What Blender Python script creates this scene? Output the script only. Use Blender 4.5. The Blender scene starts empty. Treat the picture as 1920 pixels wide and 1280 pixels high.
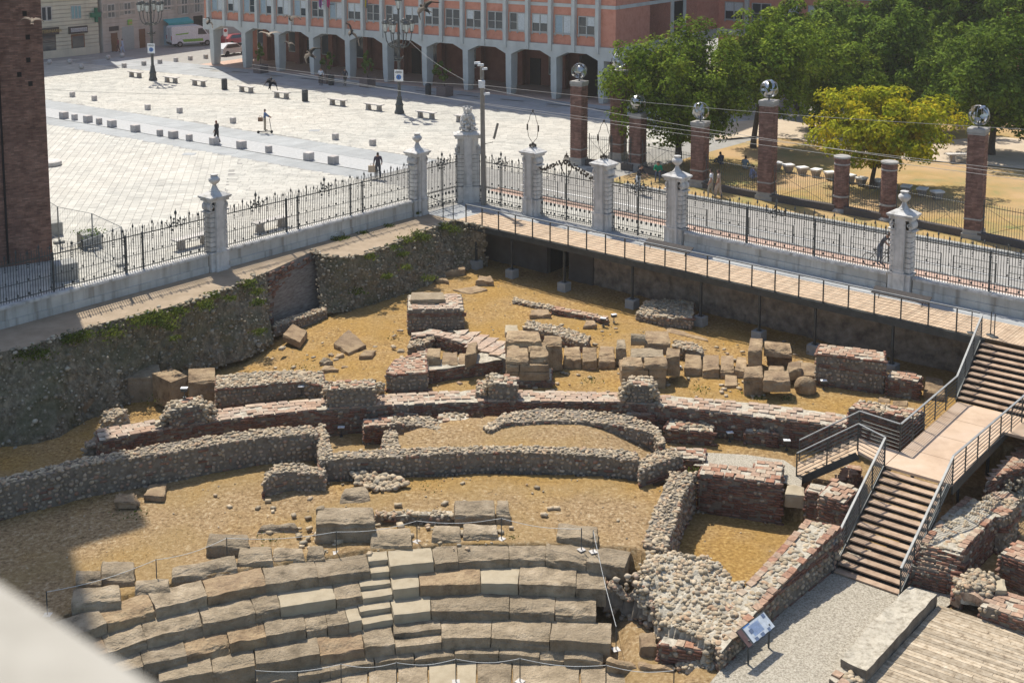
import bpy, math, random
import numpy as np
from mathutils import Vector, Matrix, noise
R = random.Random(7)
sc = bpy.context.scene
COL = sc.collection
PI = math.pi
rad = math.radians

# ------------------------------------------------------------------ camera, world, sun, exposure
F, CH, PITCH, U0, V0 = 2340.0, 17.5, rad(7.17), 960.0, 114.0
cam = bpy.data.cameras.new('camera')
cam.sensor_width = 36.0
cam.lens = 36.0 * F / 1920.0
cam.shift_y = -(640.0 - V0) / 1920.0
cam.clip_start = 0.05
cam.clip_end = 2000
cam.dof.use_dof = True
cam.dof.focus_distance = 50.0
cam.dof.aperture_fstop = 4.0
camo = bpy.data.objects.new('camera', cam)
COL.objects.link(camo)
camo.location = (0, 0, CH)
camo.rotation_euler = (PI / 2 - PITCH, 0, 0)
sc.camera = camo
SUN = Vector((-0.28, 0.565, 1.0)).normalized()          # direction towards the sun
world = bpy.data.worlds.new('World')
sc.world = world
world.use_nodes = True
wn = world.node_tree
sky = wn.nodes.new('ShaderNodeTexSky')
sky.sky_type = 'NISHITA'
sky.sun_disc = False
sky.sun_elevation = math.asin(SUN.z)
sky.sun_rotation = math.atan2(SUN.x, SUN.y)
sky.altitude = 240
sky.dust_density = 1.5
wn.links.new(sky.outputs[0], wn.nodes['Background'].inputs[0])
wn.nodes['Background'].inputs[1].default_value = 0.145
sl = bpy.data.lights.new('sun', 'SUN')
sl.energy = 5.0
sl.angle = rad(0.53)
sl.color = (1.0, 0.94, 0.84)
so = bpy.data.objects.new('sun', sl)
COL.objects.link(so)
so.rotation_euler = (-SUN).to_track_quat('-Z', 'Y').to_euler()
so.location = (-40, 90, 160)
sc.view_settings.view_transform = 'Standard'
sc.view_settings.look = 'None'
sc.view_settings.exposure = 0.3
sc.view_settings.gamma = 1.0
sc.cycles.max_bounces = 6
sc.cycles.transparent_max_bounces = 8

# ------------------------------------------------------------------ helpers
CP, SP = math.cos(PITCH), math.sin(PITCH)
def ray(u, v):
    a, b = (u - U0) / F, -(v - V0) / F
    return Vector((a, CP + b * SP, -SP + b * CP))
def P(u, v, z=0.0):
    d = ray(u, v)
    return Vector((0, 0, CH)) + d * ((z - CH) / d.z)
def ZAT(u, v, base):            # height of the picture ray (u, v) where it stands over / under depth of base
    d = ray(u, v)
    return CH + d.z * (base.y / d.y)
def XAT(u, v, y):
    d = ray(u, v)
    return Vector((0, 0, CH)) + d * (y / d.y)
def pxm(y):
    return F / y
def V(*a): return Vector(a)
def lerp(a, b, t): return a + (b - a) * t
def smooth(t):
    t = max(0.0, min(1.0, t)); return t * t * (3 - 2 * t)

def link(o, parent=None):
    COL.objects.link(o)
    if parent is not None: o.parent = parent
    return o
def tag(o, label=None, cat=None, group=None, kind=None):
    if label: o['label'] = label
    if cat: o['category'] = cat
    if group: o['group'] = group
    if kind: o['kind'] = kind
    return o
def thing(name, label, cat, loc=(0, 0, 0), rz=0.0, group=None):
    o = bpy.data.objects.new(name, None)
    o.empty_display_size = 0.2
    o.location = loc; o.rotation_euler = (0, 0, rz)
    link(o); tag(o, label, cat, group)
    return o
KIDS = {}
def dup(root, loc, rz=None, label=None):
    r = root.copy(); COL.objects.link(r); r.location = loc
    if rz is not None: r.rotation_euler = (0, 0, rz)
    if label: r['label'] = label
    for ch in list(root.children):
        c = ch.copy(); COL.objects.link(c); c.parent = r
        for g in list(ch.children):
            d = g.copy(); COL.objects.link(d); d.parent = c
    return r

class MB:
    def __init__(s): s.v = []; s.f = []; s.m = []; s.mi = 0
    def add(s, vs, fs):
        n = len(s.v); s.v.extend(vs); s.f.extend([tuple(i + n for i in f) for f in fs])
        s.m.extend([s.mi] * len(fs)); return s
    def box(s, c, d, rz=0.0, ax=None):
        x, y, z = d[0] / 2, d[1] / 2, d[2] / 2
        c = Vector(c)
        if ax is None:
            ca, sa = math.cos(rz), math.sin(rz)
            ax = (V(ca, sa, 0), V(-sa, ca, 0), V(0, 0, 1))
        vs = [tuple(c + ax[0] * (sx * x) + ax[1] * (sy * y) + ax[2] * (sz * z)) for sz in (-1, 1) for sy in (-1, 1) for sx in (-1, 1)]
        return s.add(vs, [(0, 2, 3, 1), (4, 5, 7, 6), (0, 1, 5, 4), (2, 6, 7, 3), (0, 4, 6, 2), (1, 3, 7, 5)])
    def b2(s, x0, x1, y0, y1, z0, z1):
        return s.box(((x0 + x1) / 2, (y0 + y1) / 2, (z0 + z1) / 2), (x1 - x0, y1 - y0, z1 - z0))
    def tube(s, p, q, r, n=6, r2=None, cap=True):
        p, q = Vector(p), Vector(q); d = q - p
        if d.length < 1e-6: return s
        d.normalize()
        a = d.orthogonal().normalized(); b = d.cross(a)
        r2 = r if r2 is None else r2
        vs = []
        for c, rr in ((p, r), (q, r2)):
            for i in range(n):
                t = 2 * PI * (i + .5) / n
                vs.append(tuple(c + a * (rr * math.cos(t)) + b * (rr * math.sin(t))))
        fs = [(i, (i + 1) % n, n + (i + 1) % n, n + i) for i in range(n)]
        if cap: fs += [tuple(range(n - 1, -1, -1)), tuple(range(n, 2 * n))]
        return s.add(vs, fs)
    def path(s, pts, r, n=6):
        for a, b in zip(pts[:-1], pts[1:]): s.tube(a, b, r, n)
        return s
    def lathe(s, prof, c=(0, 0, 0), n=16):
        vs = []; fs = []
        for r, z in prof:
            for i in range(n):
                t = 2 * PI * i / n
                vs.append((c[0] + r * math.cos(t), c[1] + r * math.sin(t), c[2] + z))
        for k in range(len(prof) - 1):
            for i in range(n):
                j = (i + 1) % n
                fs.append((k * n + i, k * n + j, (k + 1) * n + j, (k + 1) * n + i))
        fs.append(tuple(range(n - 1, -1, -1))); fs.append(tuple(range((len(prof) - 1) * n, len(prof) * n)))
        return s.add(vs, fs)
    def poly(s, pts, z0=None, z1=None):          # prism from a ccw footprint, or a flat face when z0 is None
        n = len(pts)
        if z0 is None: return s.add([tuple(p) for p in pts], [tuple(range(n))])
        vs = [(p[0], p[1], z0) for p in pts] + [(p[0], p[1], z1) for p in pts]
        fs = [tuple(range(n - 1, -1, -1)), tuple(range(n, 2 * n))] + [(i, (i + 1) % n, n + (i + 1) % n, n + i) for i in range(n)]
        return s.add(vs, fs)
    def ell(s, c, r, n=10, k=6, ax=None):
        vs = []; fs = []
        for j in range(1, k):
            ph = PI * j / k
            for i in range(n):
                t = 2 * PI * i / n
                q = V(r[0] * math.sin(ph) * math.cos(t), r[1] * math.sin(ph) * math.sin(t), r[2] * math.cos(ph))
                if ax: q = ax @ q
                vs.append((c[0] + q.x, c[1] + q.y, c[2] + q.z))
        for z in (1, -1):
            q = V(0, 0, r[2] * z)
            if ax: q = ax @ q
            vs.append((c[0] + q.x, c[1] + q.y, c[2] + q.z))
        T, B = (k - 1) * n, (k - 1) * n + 1
        for j in range(k - 2):
            for i in range(n):
                a, b = j * n + i, j * n + (i + 1) % n
                fs.append((a, a + n, b + n, b))
        for i in range(n):
            fs.append((T, i, (i + 1) % n)); fs.append((B, (k - 2) * n + (i + 1) % n, (k - 2) * n + i))
        return s.add(vs, fs)
    def mesh(s, name, mats, smooth=False):
        me = bpy.data.meshes.new(name)
        me.from_pydata(s.v, [], s.f)
        if not isinstance(mats, (list, tuple)): mats = [mats]
        for m in mats: me.materials.append(m)
        if len(mats) > 1: me.polygons.foreach_set('material_index', s.m)
        if smooth: me.polygons.foreach_set('use_smooth', [True] * len(me.polygons))
        me.update()
        return me
    def build(s, name, mats, parent=None, loc=None, smooth=False, rz=None):
        o = bpy.data.objects.new(name, s.mesh(name, mats, smooth))
        if loc is not None: o.location = loc
        if rz is not None: o.rotation_euler = (0, 0, rz)
        return link(o, parent)

# ------------------------------------------------------------------ materials
def mat(name, cols, scale=1.5, rough=.85, bump=.3, bscale=18, bdist=.03, isl=0.0, obj=0.0, metal=0.0, detail=5, streak=None, spec=.3, big=None, trans=0.0, stretch=(1, 1, 1)):
    m = bpy.data.materials.new(name); m.use_nodes = True
    nt = m.node_tree; N = nt.nodes; L = nt.links
    b = N['Principled BSDF']
    b.inputs['Roughness'].default_value = rough
    b.inputs['Metallic'].default_value = metal
    b.inputs['Specular IOR Level'].default_value = spec
    geo = N.new('ShaderNodeNewGeometry')
    mp = N.new('ShaderNodeMapping'); mp.inputs['Scale'].default_value = stretch
    L.new(geo.outputs['Position'], mp.inputs['Vector'])
    nz = N.new('ShaderNodeTexNoise'); nz.inputs['Scale'].default_value = scale; nz.inputs['Detail'].default_value = detail
    nz.inputs['Roughness'].default_value = .62
    L.new(mp.outputs[0], nz.inputs['Vector'])
    rp = N.new('ShaderNodeValToRGB')
    el = rp.color_ramp.elements
    n = len(cols)
    for i, c in enumerate(cols):
        pos = .3 + .4 * i / max(1, n - 1)
        e = el[i] if i < 2 else el.new(pos)
        e.position = pos; e.color = (*c, 1)
    L.new(nz.outputs[0], rp.inputs[0])
    col = rp.outputs[0]
    def mul(col, fac_out, lo, hi, blend='MULTIPLY'):
        mr = N.new('ShaderNodeMapRange')
        mr.inputs['To Min'].default_value = lo; mr.inputs['To Max'].default_value = hi
        L.new(fac_out, mr.inputs['Value'])
        mx = N.new('ShaderNodeMix'); mx.data_type = 'RGBA'; mx.blend_type = blend
        mx.inputs[0].default_value = 1.0
        L.new(col, mx.inputs[6]); L.new(mr.outputs[0], mx.inputs[7])
        return mx.outputs[2]
    if big:                                     # large soft variation (worn / damp areas)
        n2 = N.new('ShaderNodeTexNoise'); n2.inputs['Scale'].default_value = big[0]; n2.inputs['Detail'].default_value = 3
        L.new(geo.outputs['Position'], n2.inputs['Vector'])
        r2 = N.new('ShaderNodeValToRGB'); r2.color_ramp.elements[0].position = .42; r2.color_ramp.elements[1].position = .62
        L.new(n2.outputs[0], r2.inputs[0])
        mx = N.new('ShaderNodeMix'); mx.data_type = 'RGBA'
        mx.inputs[7].default_value = (*big[1], 1)
        ml = N.new('ShaderNodeMath'); ml.operation = 'MULTIPLY'; ml.inputs[1].default_value = big[2]
        L.new(r2.outputs[0], ml.inputs[0]); L.new(ml.outputs[0], mx.inputs[0]); L.new(col, mx.inputs[6])
        col = mx.outputs[2]
    if streak:                                  # vertical run-off stains
        m2 = N.new('ShaderNodeMapping'); m2.inputs['Scale'].default_value = (1, 1, .06)
        L.new(geo.outputs['Position'], m2.inputs['Vector'])
        n3 = N.new('ShaderNodeTexNoise'); n3.inputs['Scale'].default_value = streak[0]; n3.inputs['Detail'].default_value = 4
        L.new(m2.outputs[0], n3.inputs['Vector'])
        r3 = N.new('ShaderNodeValToRGB'); r3.color_ramp.elements[0].position = .5; r3.color_ramp.elements[1].position = .72
        L.new(n3.outputs[0], r3.inputs[0])
        ml = N.new('ShaderNodeMath'); ml.operation = 'MULTIPLY'; ml.inputs[1].default_value = streak[2]
        L.new(r3.outputs[0], ml.inputs[0])
        mx = N.new('ShaderNodeMix'); mx.data_type = 'RGBA'; mx.inputs[7].default_value = (*streak[1], 1)
        L.new(ml.outputs[0], mx.inputs[0]); L.new(col, mx.inputs[6]); col = mx.outputs[2]
    if isl: col = mul(col, geo.outputs['Random Per Island'], 1 - isl, 1 + isl)
    if obj:
        oi = N.new('ShaderNodeObjectInfo')
        col = mul(col, oi.outputs['Random'], 1 - obj, 1 + obj)
    L.new(col, b.inputs['Base Color'])
    if bump:
        bz = N.new('ShaderNodeTexNoise'); bz.inputs['Scale'].default_value = bscale; bz.inputs['Detail'].default_value = 6
        bz.inputs['Roughness'].default_value = .65
        L.new(mp.outputs[0], bz.inputs['Vector'])
        bp = N.new('ShaderNodeBump'); bp.inputs['Strength'].default_value = bump; bp.inputs['Distance'].default_value = bdist
        L.new(bz.outputs[0], bp.inputs['Height']); L.new(bp.outputs[0], b.inputs['Normal'])
    if trans:
        t = N.new('ShaderNodeBsdfTranslucent'); L.new(col, t.inputs['Color'])
        ms = N.new('ShaderNodeMixShader'); ms.inputs[0].default_value = trans
        L.new(b.outputs[0], ms.inputs[1]); L.new(t.outputs[0], ms.inputs[2])
        L.new(ms.outputs[0], N['Material Output'].inputs['Surface'])
    return m
def flat(name, c, rough=.6, metal=0.0, spec=.4):
    m = bpy.data.materials.new(name); m.use_nodes = True
    N = m.node_tree.nodes; L = m.node_tree.links; b = N['Principled BSDF']
    b.inputs['Roughness'].default_value = rough; b.inputs['Metallic'].default_value = metal
    b.inputs['Specular IOR Level'].default_value = spec
    geo = N.new('ShaderNodeNewGeometry'); nz = N.new('ShaderNodeTexNoise'); nz.inputs['Scale'].default_value = 9
    L.new(geo.outputs['Position'], nz.inputs['Vector'])
    rp = N.new('ShaderNodeValToRGB')
    rp.color_ramp.elements[0].position = .3; rp.color_ramp.elements[1].position = .7
    rp.color_ramp.elements[0].color = (*[x * .82 for x in c], 1); rp.color_ramp.elements[1].color = (*[min(1, x * 1.1) for x in c], 1)
    L.new(nz.outputs[0], rp.inputs[0]); L.new(rp.outputs[0], b.inputs['Base Color'])
    return m

M = {}
M['paving'] = mat('pale_paving', [(0.312, 0.303, 0.272), (0.406, 0.394, 0.347), (0.454, 0.437, 0.385)], .8, .8, .25, 9, .01, isl=.1, obj=.08, big=(.08, (.49, .45, .38), .4))
M['joint'] = mat('paving_joint', [(.25, .24, .22), (.33, .32, .29)], 1.5, .95, .2, 20)
M['roadslab'] = mat('road_slab', [(0.272, 0.283, 0.281), (0.344, 0.357, 0.353)], .9, .75, .2, 14, .01, isl=.08, obj=.06)
M['setts'] = mat('setts', [(0.325, 0.332, 0.327), (0.432, 0.432, 0.421)], 4, .8, .5, 14, .02)
M['asphalt'] = mat('asphalt', [(.25, .24, .22), (.33, .315, .285)], .6, .9, .3, 40, .01, big=(.15, (.32, .30, .27), .6))
M['pinkband'] = mat('pink_paving', [(.40, .27, .21), (.50, .36, .28)], 1.2, .9, .3, 25, .01, isl=.12)
M['whitepaint'] = mat('white_road_paint', [(.62, .61, .58), (.78, .77, .74)], 3, .7, .1, 30)
M['greystone'] = mat('grey_pavement', [(.27, .28, .28), (.36, .37, .37)], .7, .85, .2, 14, .01, isl=.1)
M['white'] = mat('white_stone', [(0.399, 0.389, 0.366), (0.541, 0.522, 0.489), (0.608, 0.589, 0.551)], 2.2, .8, .25, 26, .015, streak=(4.0, (.25, .23, .19), .75), obj=.06)
M['whitewall'] = mat('pale_wall_stone', [(.41, .395, .355), (.56, .54, .485)], 1.1, .85, .3, 22, .02, streak=(3.0, (.23, .20, .16), .8), obj=.08)
M['iron'] = mat('dark_iron', [(.055, .06, .058), (.10, .105, .10)], 6, .55, .1, 40, metal=.3)
M['ironrust'] = mat('brown_iron', [(.06, .05, .04), (.11, .085, .06)], 6, .7, .1, 40)
M['steel'] = mat('grey_steel', [(.05, .055, .055), (.09, .095, .09)], 3, .5, .1, 40, metal=.4)
M['rail'] = mat('galvanised_rail', [(.20, .205, .20), (.30, .305, .295)], 4, .55, .05, 40, metal=.2)
M['wood'] = mat('weathered_wood', [(0.311, 0.221, 0.144), (0.439, 0.323, 0.216), (0.485, 0.377, 0.261)], 3, .8, .3, 30, .01, isl=.14, obj=.14, stretch=(1, 1, 4))
M['tread'] = mat('tread_wood', [(.24, .16, .105), (.36, .255, .175), (.42, .31, .22)], 3, .8, .3, 30, .01, obj=.12)
M['palewood'] = mat('pale_boards', [(0.145, 0.106, 0.069), (0.323, 0.255, 0.172), (0.399, 0.327, 0.232), (0.451, 0.383, 0.284)], 5, .8, .4, 30, .01, obj=.24, isl=.1, detail=8)
M['brick'] = mat('tower_brick', [(0.132, 0.071, 0.052), (0.207, 0.113, 0.081), (0.270, 0.161, 0.121)], 2.0, .92, .3, 40, .01, isl=.3)
M['mortar'] = mat('dark_mortar', [(.11, .085, .07), (.17, .14, .115)], 3, .95, .3, 30)
M['redwall'] = mat('red_cladding', [(0.550, 0.220, 0.143), (0.627, 0.270, 0.182), (0.660, 0.303, 0.209)], 2.5, .9, .2, 30, .01, isl=.1, obj=.06)
M['concrete'] = mat('pale_concrete', [(0.493, 0.504, 0.470), (0.605, 0.616, 0.571)], .9, .85, .2, 18, .01, streak=(1.0, (.33, .33, .30), .4))
M['greyconc'] = mat('grey_concrete', [(.26, .26, .24), (.36, .355, .33)], 3, .9, .3, 22, .01)
M['shutter'] = flat('roller_blind', (.60, .63, .62), .6)
M['shutterblue'] = flat('blue_grey_blind', (.33, .42, .46), .6)
M['glass'] = flat('window_glass', (.035, .05, .06), .08, 0, .7)
M['frame'] = flat('window_frame', (.46, .46, .42), .6)
M['dark'] = flat('dark_interior', (.03, .026, .024), .9, 0, .1)
M['cream'] = mat('cream_render', [(.52, .51, .39), (.62, .59, .45)], .8, .9, .2, 14, streak=(.8, (.25, .24, .2), .4))
M['greyrender'] = mat('grey_render', [(.42, .385, .33), (.50, .46, .40)], .8, .9, .2, 14, streak=(.8, (.2, .18, .16), .5))
M['doorwood'] = flat('brown_door', (.16, .075, .035), .6)
M['stonebench'] = mat('bench_stone', [(.42, .39, .35), (.56, .53, .49)], 5, .8, .2, 30, obj=.08)
M['benchleg'] = mat('bench_leg_stone', [(.24, .22, .20), (.34, .31, .28)], 5, .85, .3, 30, obj=.08)
M['bollard'] = mat('bollard_stone', [(.36, .33, .30), (.50, .46, .43)], 6, .85, .25, 40, obj=.15)
M['chrome'] = flat('polished_steel', (.48, .49, .48), .28, 1.0)
M['colbrick'] = mat('column_brick', [(.14, .075, .057), (.21, .115, .088), (.26, .155, .12)], 3, .92, .3, 40, .01, isl=.28)
M['grass'] = mat('dry_park_grass', [(0.153, 0.198, 0.059), (0.304, 0.231, 0.084), (0.376, 0.248, 0.089), (0.447, 0.330, 0.155)], .55, .95, .8, 30, .06, big=(.13, (.50, .33, .19), .65), detail=12)
M['path'] = mat('park_path', [(.42, .34, .25), (.52, .43, .32)], .9, .95, .4, 40, .01)
M['bark'] = mat('tree_bark', [(.06, .045, .035), (.11, .085, .065)], 6, .95, .6, 14, .03)
M['leaf'] = mat('green_leaves', [(0.072, 0.127, 0.012), (0.145, 0.207, 0.017), (0.248, 0.288, 0.027)], .8, .8, 0, isl=.5, spec=.06, trans=.3, obj=.1)
M['leafdark'] = mat('dark_green_leaves', [(0.058, 0.108, 0.015), (0.109, 0.170, 0.019), (0.183, 0.240, 0.032)], .8, .8, 0, isl=.5, spec=.06, trans=.32, obj=.1)
M['leafyellow'] = mat('yellowing_leaves', [(0.169, 0.223, 0.016), (0.349, 0.347, 0.017), (0.613, 0.425, 0.017)], .6, .8, 0, isl=.4, spec=.06, trans=.36)
M['weed'] = mat('weed_leaves', [(0.058, 0.090, 0.015), (0.145, 0.168, 0.030)], .9, .8, 0, isl=.4, spec=.06, trans=.35)
M['planter'] = flat('planter_stone', (.17, .13, .12), .8)
M['van'] = flat('white_van_paint', (.66, .68, .70), .35)
M['green'] = flat('green_print', (.20, .42, .05), .5)
M['teal'] = flat('teal_awning', (.05, .36, .36), .7)
M['rubber'] = flat('tyre_rubber', (.02, .02, .02), .8)
M['bin'] = flat('dark_bin', (.03, .035, .04), .5)
M['signblue'] = flat('sign_blue', (.05, .16, .42), .5)
M['signwhite'] = flat('sign_white', (.72, .73, .72), .5)
M['signdark'] = flat('sign_dark', (.035, .03, .03), .5)
M['signgold'] = flat('sign_letters', (.42, .30, .10), .5)
M['wire'] = flat('overhead_wire', (.22, .22, .21), .6)
M['pole'] = mat('utility_pole', [(.20, .18, .15), (.27, .245, .21)], 2, .8, .2, 20)
# ------------------------------------------------------------------ frames of the place (two fence lines meeting at a corner)
LW0, LW1 = P(0, 617), P(785, 403)
DL = (LW1 - LW0).normalized()                 # along the left wall, away from the viewer
NL = V(DL.y, -DL.x, 0)                        # towards the pit
RW0, RW1 = P(1264, 459), P(1920, 597)
DR = (RW1 - RW0).normalized()
NR = V(DR.y, -DR.x, 0)
if NR.y > 0: NR = -NR
TL = math.atan2(NL.x, -NL.y); TR = math.atan2(NR.x, -NR.y)
def isect(p, d, q, e):
    k = d.x * e.y - d.y * e.x
    t = ((q.x - p.x) * e.y - (q.y - p.y) * e.x) / k
    return p + d * t
CORNER = isect(LW0, DL, RW0, DR)

def pip(x, y, poly):
    c = False; j = len(poly) - 1
    for i in range(len(poly)):
        a, b = poly[i], poly[j]
        if (a[1] > y) != (b[1] > y) and x < (b[0] - a[0]) * (y - a[1]) / (b[1] - a[1]) + a[0]: c = not c
        j = i
    return c

class Fac:                                     # a vertical plane: o + s*d, height z, n points out of it
    def __init__(s, o, d, flip=False):
        s.o = Vector((o.x, o.y, 0)); s.d = Vector((d.x, d.y, 0)).normalized()
        s.n = V(s.d.y, -s.d.x, 0)
        if flip: s.n = -s.n
    def at(s, a, z, t=0.0): return s.o + s.d * a + s.n * t + V(0, 0, z)
    def uv(s, u, v):
        d = ray(u, v); c = V(0, 0, CH)
        k = (s.o - c).dot(s.n) / d.dot(s.n)
        p = c + d * k
        return (p - s.o).dot(s.d), p.z
    def box(s, mb, a0, a1, z0, z1, t0, t1):
        return mb.box(s.at((a0 + a1) / 2, (z0 + z1) / 2, (t0 + t1) / 2), (abs(a1 - a0), abs(t1 - t0), abs(z1 - z0)), ax=(s.d, s.n, V(0, 0, 1)))
    def obj(s, name, m, a0, a1, z0, z1, t0, t1, parent=None):
        mb = MB(); s.box(mb, a0, a1, z0, z1, t0, t1)
        return mb.build(name, m, parent)

# ------------------------------------------------------------------ ground sheets
g = MB()
far = 420
pts = [LW0 - DL * 90, CORNER, RW0 + DR * 90, V(far, -60, 0), V(far, far, 0), V(-far, far, 0), V(-far, -60, 0)]
g.add([(p.x, p.y, -.014) for p in pts], [(0, 1, 5), (1, 4, 5), (1, 2, 4), (2, 3, 4), (0, 5, 6)])
tag(g.build('ground', M['joint']), kind='structure')

RP = [P(80, 186), P(480, 248), P(780, 293), P(1000, 338)]      # far edge of the road strip
A0, A1 = P(407, 120), P(1133, 193)
AF = Fac(A0, A1 - A0)
ALEN = (A1 - A0).length
BAY = ALEN / 10
# grey pavement along the arcade
pav = MB()
for k in range(60):
    a = -14 + k * 1.35
    for j in range(6):
        if R.random() < .05: continue
        AF.box(pav, a + .008, a + 1.34, -.05, .0 + R.uniform(-.002, .003), 1.4 + j * 1.1, 1.4 + j * 1.1 + 1.085)
root = tag(pav.build('arcade_pavement', M['greystone']), kind='structure')
pv2 = MB()
for k in range(11):
    AF.box(pv2, BAY * k + 1.0, BAY * k + 3.4, -.03, .008, 3.2, 3.55)
pv2.build('drain_grate', M['steel'], root)
pf = MB(); AF.box(pf, -1.3, ALEN + 1.4, -.06, -.006, -6, 1.4); pf.build('arcade_floor', M['pinkband'], root)

rd = (RP[1] - RP[0]).normalized()
rn = V(rd.y, -rd.x, 0)
if rn.y > 0: rn = -rn
ROADW = 7.4
def road_t(p): return (p - RP[1]).dot(rn)
plaza = tag(bpy.data.objects.new('plaza', None), kind='structure'); link(plaza)
slabs = []
def slab(x0, x1, y0, y1, c, s_, zz):
    return [(c * x - s_ * y, s_ * x + c * y, zz + R.uniform(-.004, .004)) for x, y in ((x0, y0), (x1, y0), (x1, y1), (x0, y1))]
wall_pt = LW0
def keep(x, y):
    p = V(x, y, 0)
    t = road_t(p)
    if -.1 < t < ROADW + .1: return 0
    if (p - LW0).dot(NL) > -.3: return 0
    if (p - RW0).dot(NR) > -9.8 and (p - RW0).dot(DR) > -15.5: return 0
    if (p - RW0).dot(DR) > -10.5 and (p - RW0).dot(NR) < -9.8: return 0
    if (p - A0).dot(AF.n) < 8.05 and -16 < (p - A0).dot(AF.d) < 60: return 0
    if x > 32 or x < -62 or y > 147: return 0
    return 1 if t < 0 else 2
for zone, ang in ((1, rad(1.5)), (2, rad(1.5)), (3, rad(100.5))):
    c, s_ = math.cos(ang), math.sin(ang)
    y = -80.0 if zone < 3 else -40
    yend = 150 if zone < 3 else 90
    while y < yend:
        w = R.uniform(.34, .46)
        if zone == 3: w = R.uniform(.40, .52)
        x = -75 + R.random() if zone < 3 else 20
        xend = 20 if zone < 3 else 120
        while x < xend:
            l = R.uniform(.55, 1.0)
            cx, cy = x + l / 2, y + w / 2
            wx, wy = c * cx - s_ * cy, s_ * cx + c * cy
            k = keep(wx, wy)
            if k == 2 and wx < -16 - (wy - 60) * .12: k = 3
            if k == zone:
                slabs.append((slab(x + .012, x + l - .012, y + .012, y + w - .012, c, s_, 0), wy, wx))
            x += l
        y += w
slabs.sort(key=lambda q: q[1] * 1.0 + (200 if not (-.40 < q[2] / q[1] < -.09) else 0))
def slab_add(mb, q):
    top = q; bot = [(x, y, -.03) for x, y, z in q]
    mb.add(top + bot, [(0, 1, 2, 3), (0, 4, 5, 1), (1, 5, 6, 2), (2, 6, 7, 3), (3, 7, 4, 0)])
for q, _, _ in slabs[:290]:
    mb = MB(); slab_add(mb, q); mb.build('paving_slab', M['paving'], plaza)
mb = MB()
for q, _, _ in slabs[290:]: slab_add(mb, q)
tag(mb.build('paving_slabs', M['paving'], plaza), kind='stuff')

for u, v, w_ in ((427, 286, 1.3), (355, 289, .9), (314, 123, 1.2), (590, 245, .8)):
    p = P(u, v); mb = MB(); mb.box((p.x, p.y, -.01), (w_, .8, .045), .02); mb.build('manhole_cover', M['greystone'], plaza)
# road strip through the square
def strip(name, m, t0, t1, z, a0=-45, a1=60, parent=None, step=None):
    mb = MB()
    a = a0
    while a < a1:
        b = min(a1, a + (step or a1 - a0))
        g_ = .01 if step else 0
        qs = [RP[1] + rd * (a + g_) + rn * t0, RP[1] + rd * (b - g_) + rn * t0, RP[1] + rd * (b - g_) + rn * t1, RP[1] + rd * a + rn * t1]
        top = [(p.x, p.y, z) for p in qs]; bot = [(p.x, p.y, -.04) for p in qs]
        mb.add(top + bot, [(0, 1, 2, 3), (0, 4, 5, 1), (1, 5, 6, 2), (2, 6, 7, 3), (3, 7, 4, 0)])
        a = b
    return mb.build(name, m, parent)
rdobj = tag(strip('road', M['setts'], 0, ROADW, -.006, a1=18), kind='structure')
strip('guide_strip', M['roadslab'], 0, 2.6, .002, parent=rdobj, step=1.6, a1=18)
strip('guide_strip', M['roadslab'], ROADW - 1.9, ROADW - .15, .002, parent=rdobj, step=1.6, a1=18)
strip('drain', M['steel'], ROADW - 2.05, ROADW - 1.93, .004, parent=rdobj, a1=18)

# street between the right fence and the park: parallel to the right wall, behind it
def rstrip(name, m, t0, t1, z, a0, a1, parent=None, step=None, zb=-.05):
    mb = MB(); a = a0
    while a < a1 - 1e-6:
        b = min(a1, a + (step or a1 - a0)); g_ = .008 if step else 0
        qs = [RW0 + DR * (a + g_) - NR * t0, RW0 + DR * (b - g_) - NR * t0, RW0 + DR * (b - g_) - NR * t1, RW0 + DR * (a + g_) - NR * t1]
        top = [(p.x, p.y, z) for p in qs]; bot = [(p.x, p.y, zb) for p in qs]
        mb.add(top + bot, [(3, 2, 1, 0), (1, 5, 4, 0), (2, 6, 5, 1), (3, 7, 6, 2), (0, 4, 7, 3)])
        a = b
    return mb.build(name, m, parent)
street = tag(rstrip('street', M['asphalt'], 4.3, 9.4, -.004, -15.5, 60), kind='structure')
rstrip('lane_marking', M['whitepaint'], 5.35, 5.5, .002, -15, 60, street)
fp = tag(rstrip('footpath', M['paving'], .35, 2.9, .01, -15.5, 60, step=1.1), kind='structure')
rstrip('paving_band', M['pinkband'], 2.9, 3.9, .01, -15.5, 60, fp, step=.6)
rstrip('kerb', M['greyconc'], 3.9, 4.3, .06, -15.5, 60, fp, step=1.2)
tag(rstrip('park_kerb', M['greyconc'], 9.4, 9.75, .12, -10, 60, step=1.0), kind='structure')

# park ground: one uneven sheet of scorched lawn
park = MB(); nx, ny = 90, 70
for j in range(ny + 1):
    for i in range(nx + 1):
        p = RW0 + DR * (-11.5 + i * .95) - NR * (9.7 + j * 1.25)
        z = .05 + .05 * noise.noise(p * .4) + .02 * noise.noise(p * 2)
        park.v.append((p.x, p.y, z))
for j in range(ny):
    for i in range(nx):
        a = j * (nx + 1) + i
        park.f.append((a, a + nx + 1, a + nx + 2, a + 1)); park.m.append(0)
tag(park.build('park_lawn', M['grass'], smooth=True), kind='structure')
pp = MB()
pathpts = [(1340, 262), (1420, 255), (1500, 262), (1600, 285), (1720, 300), (1800, 305), (1930, 318), (2050, 330), (2050, 270), (1930, 262), (1860, 255), (1790, 262), (1690, 262), (1560, 240), (1450, 222), (1340, 232)]
ps = [P(u, v, .115) for u, v in pathpts]
pp.add([tuple(p) for p in ps], [(i, i + 1, 14 - i, 15 - i) for i in range(7)])
tag(pp.build('park_path', M['path']), kind='structure')

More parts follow.
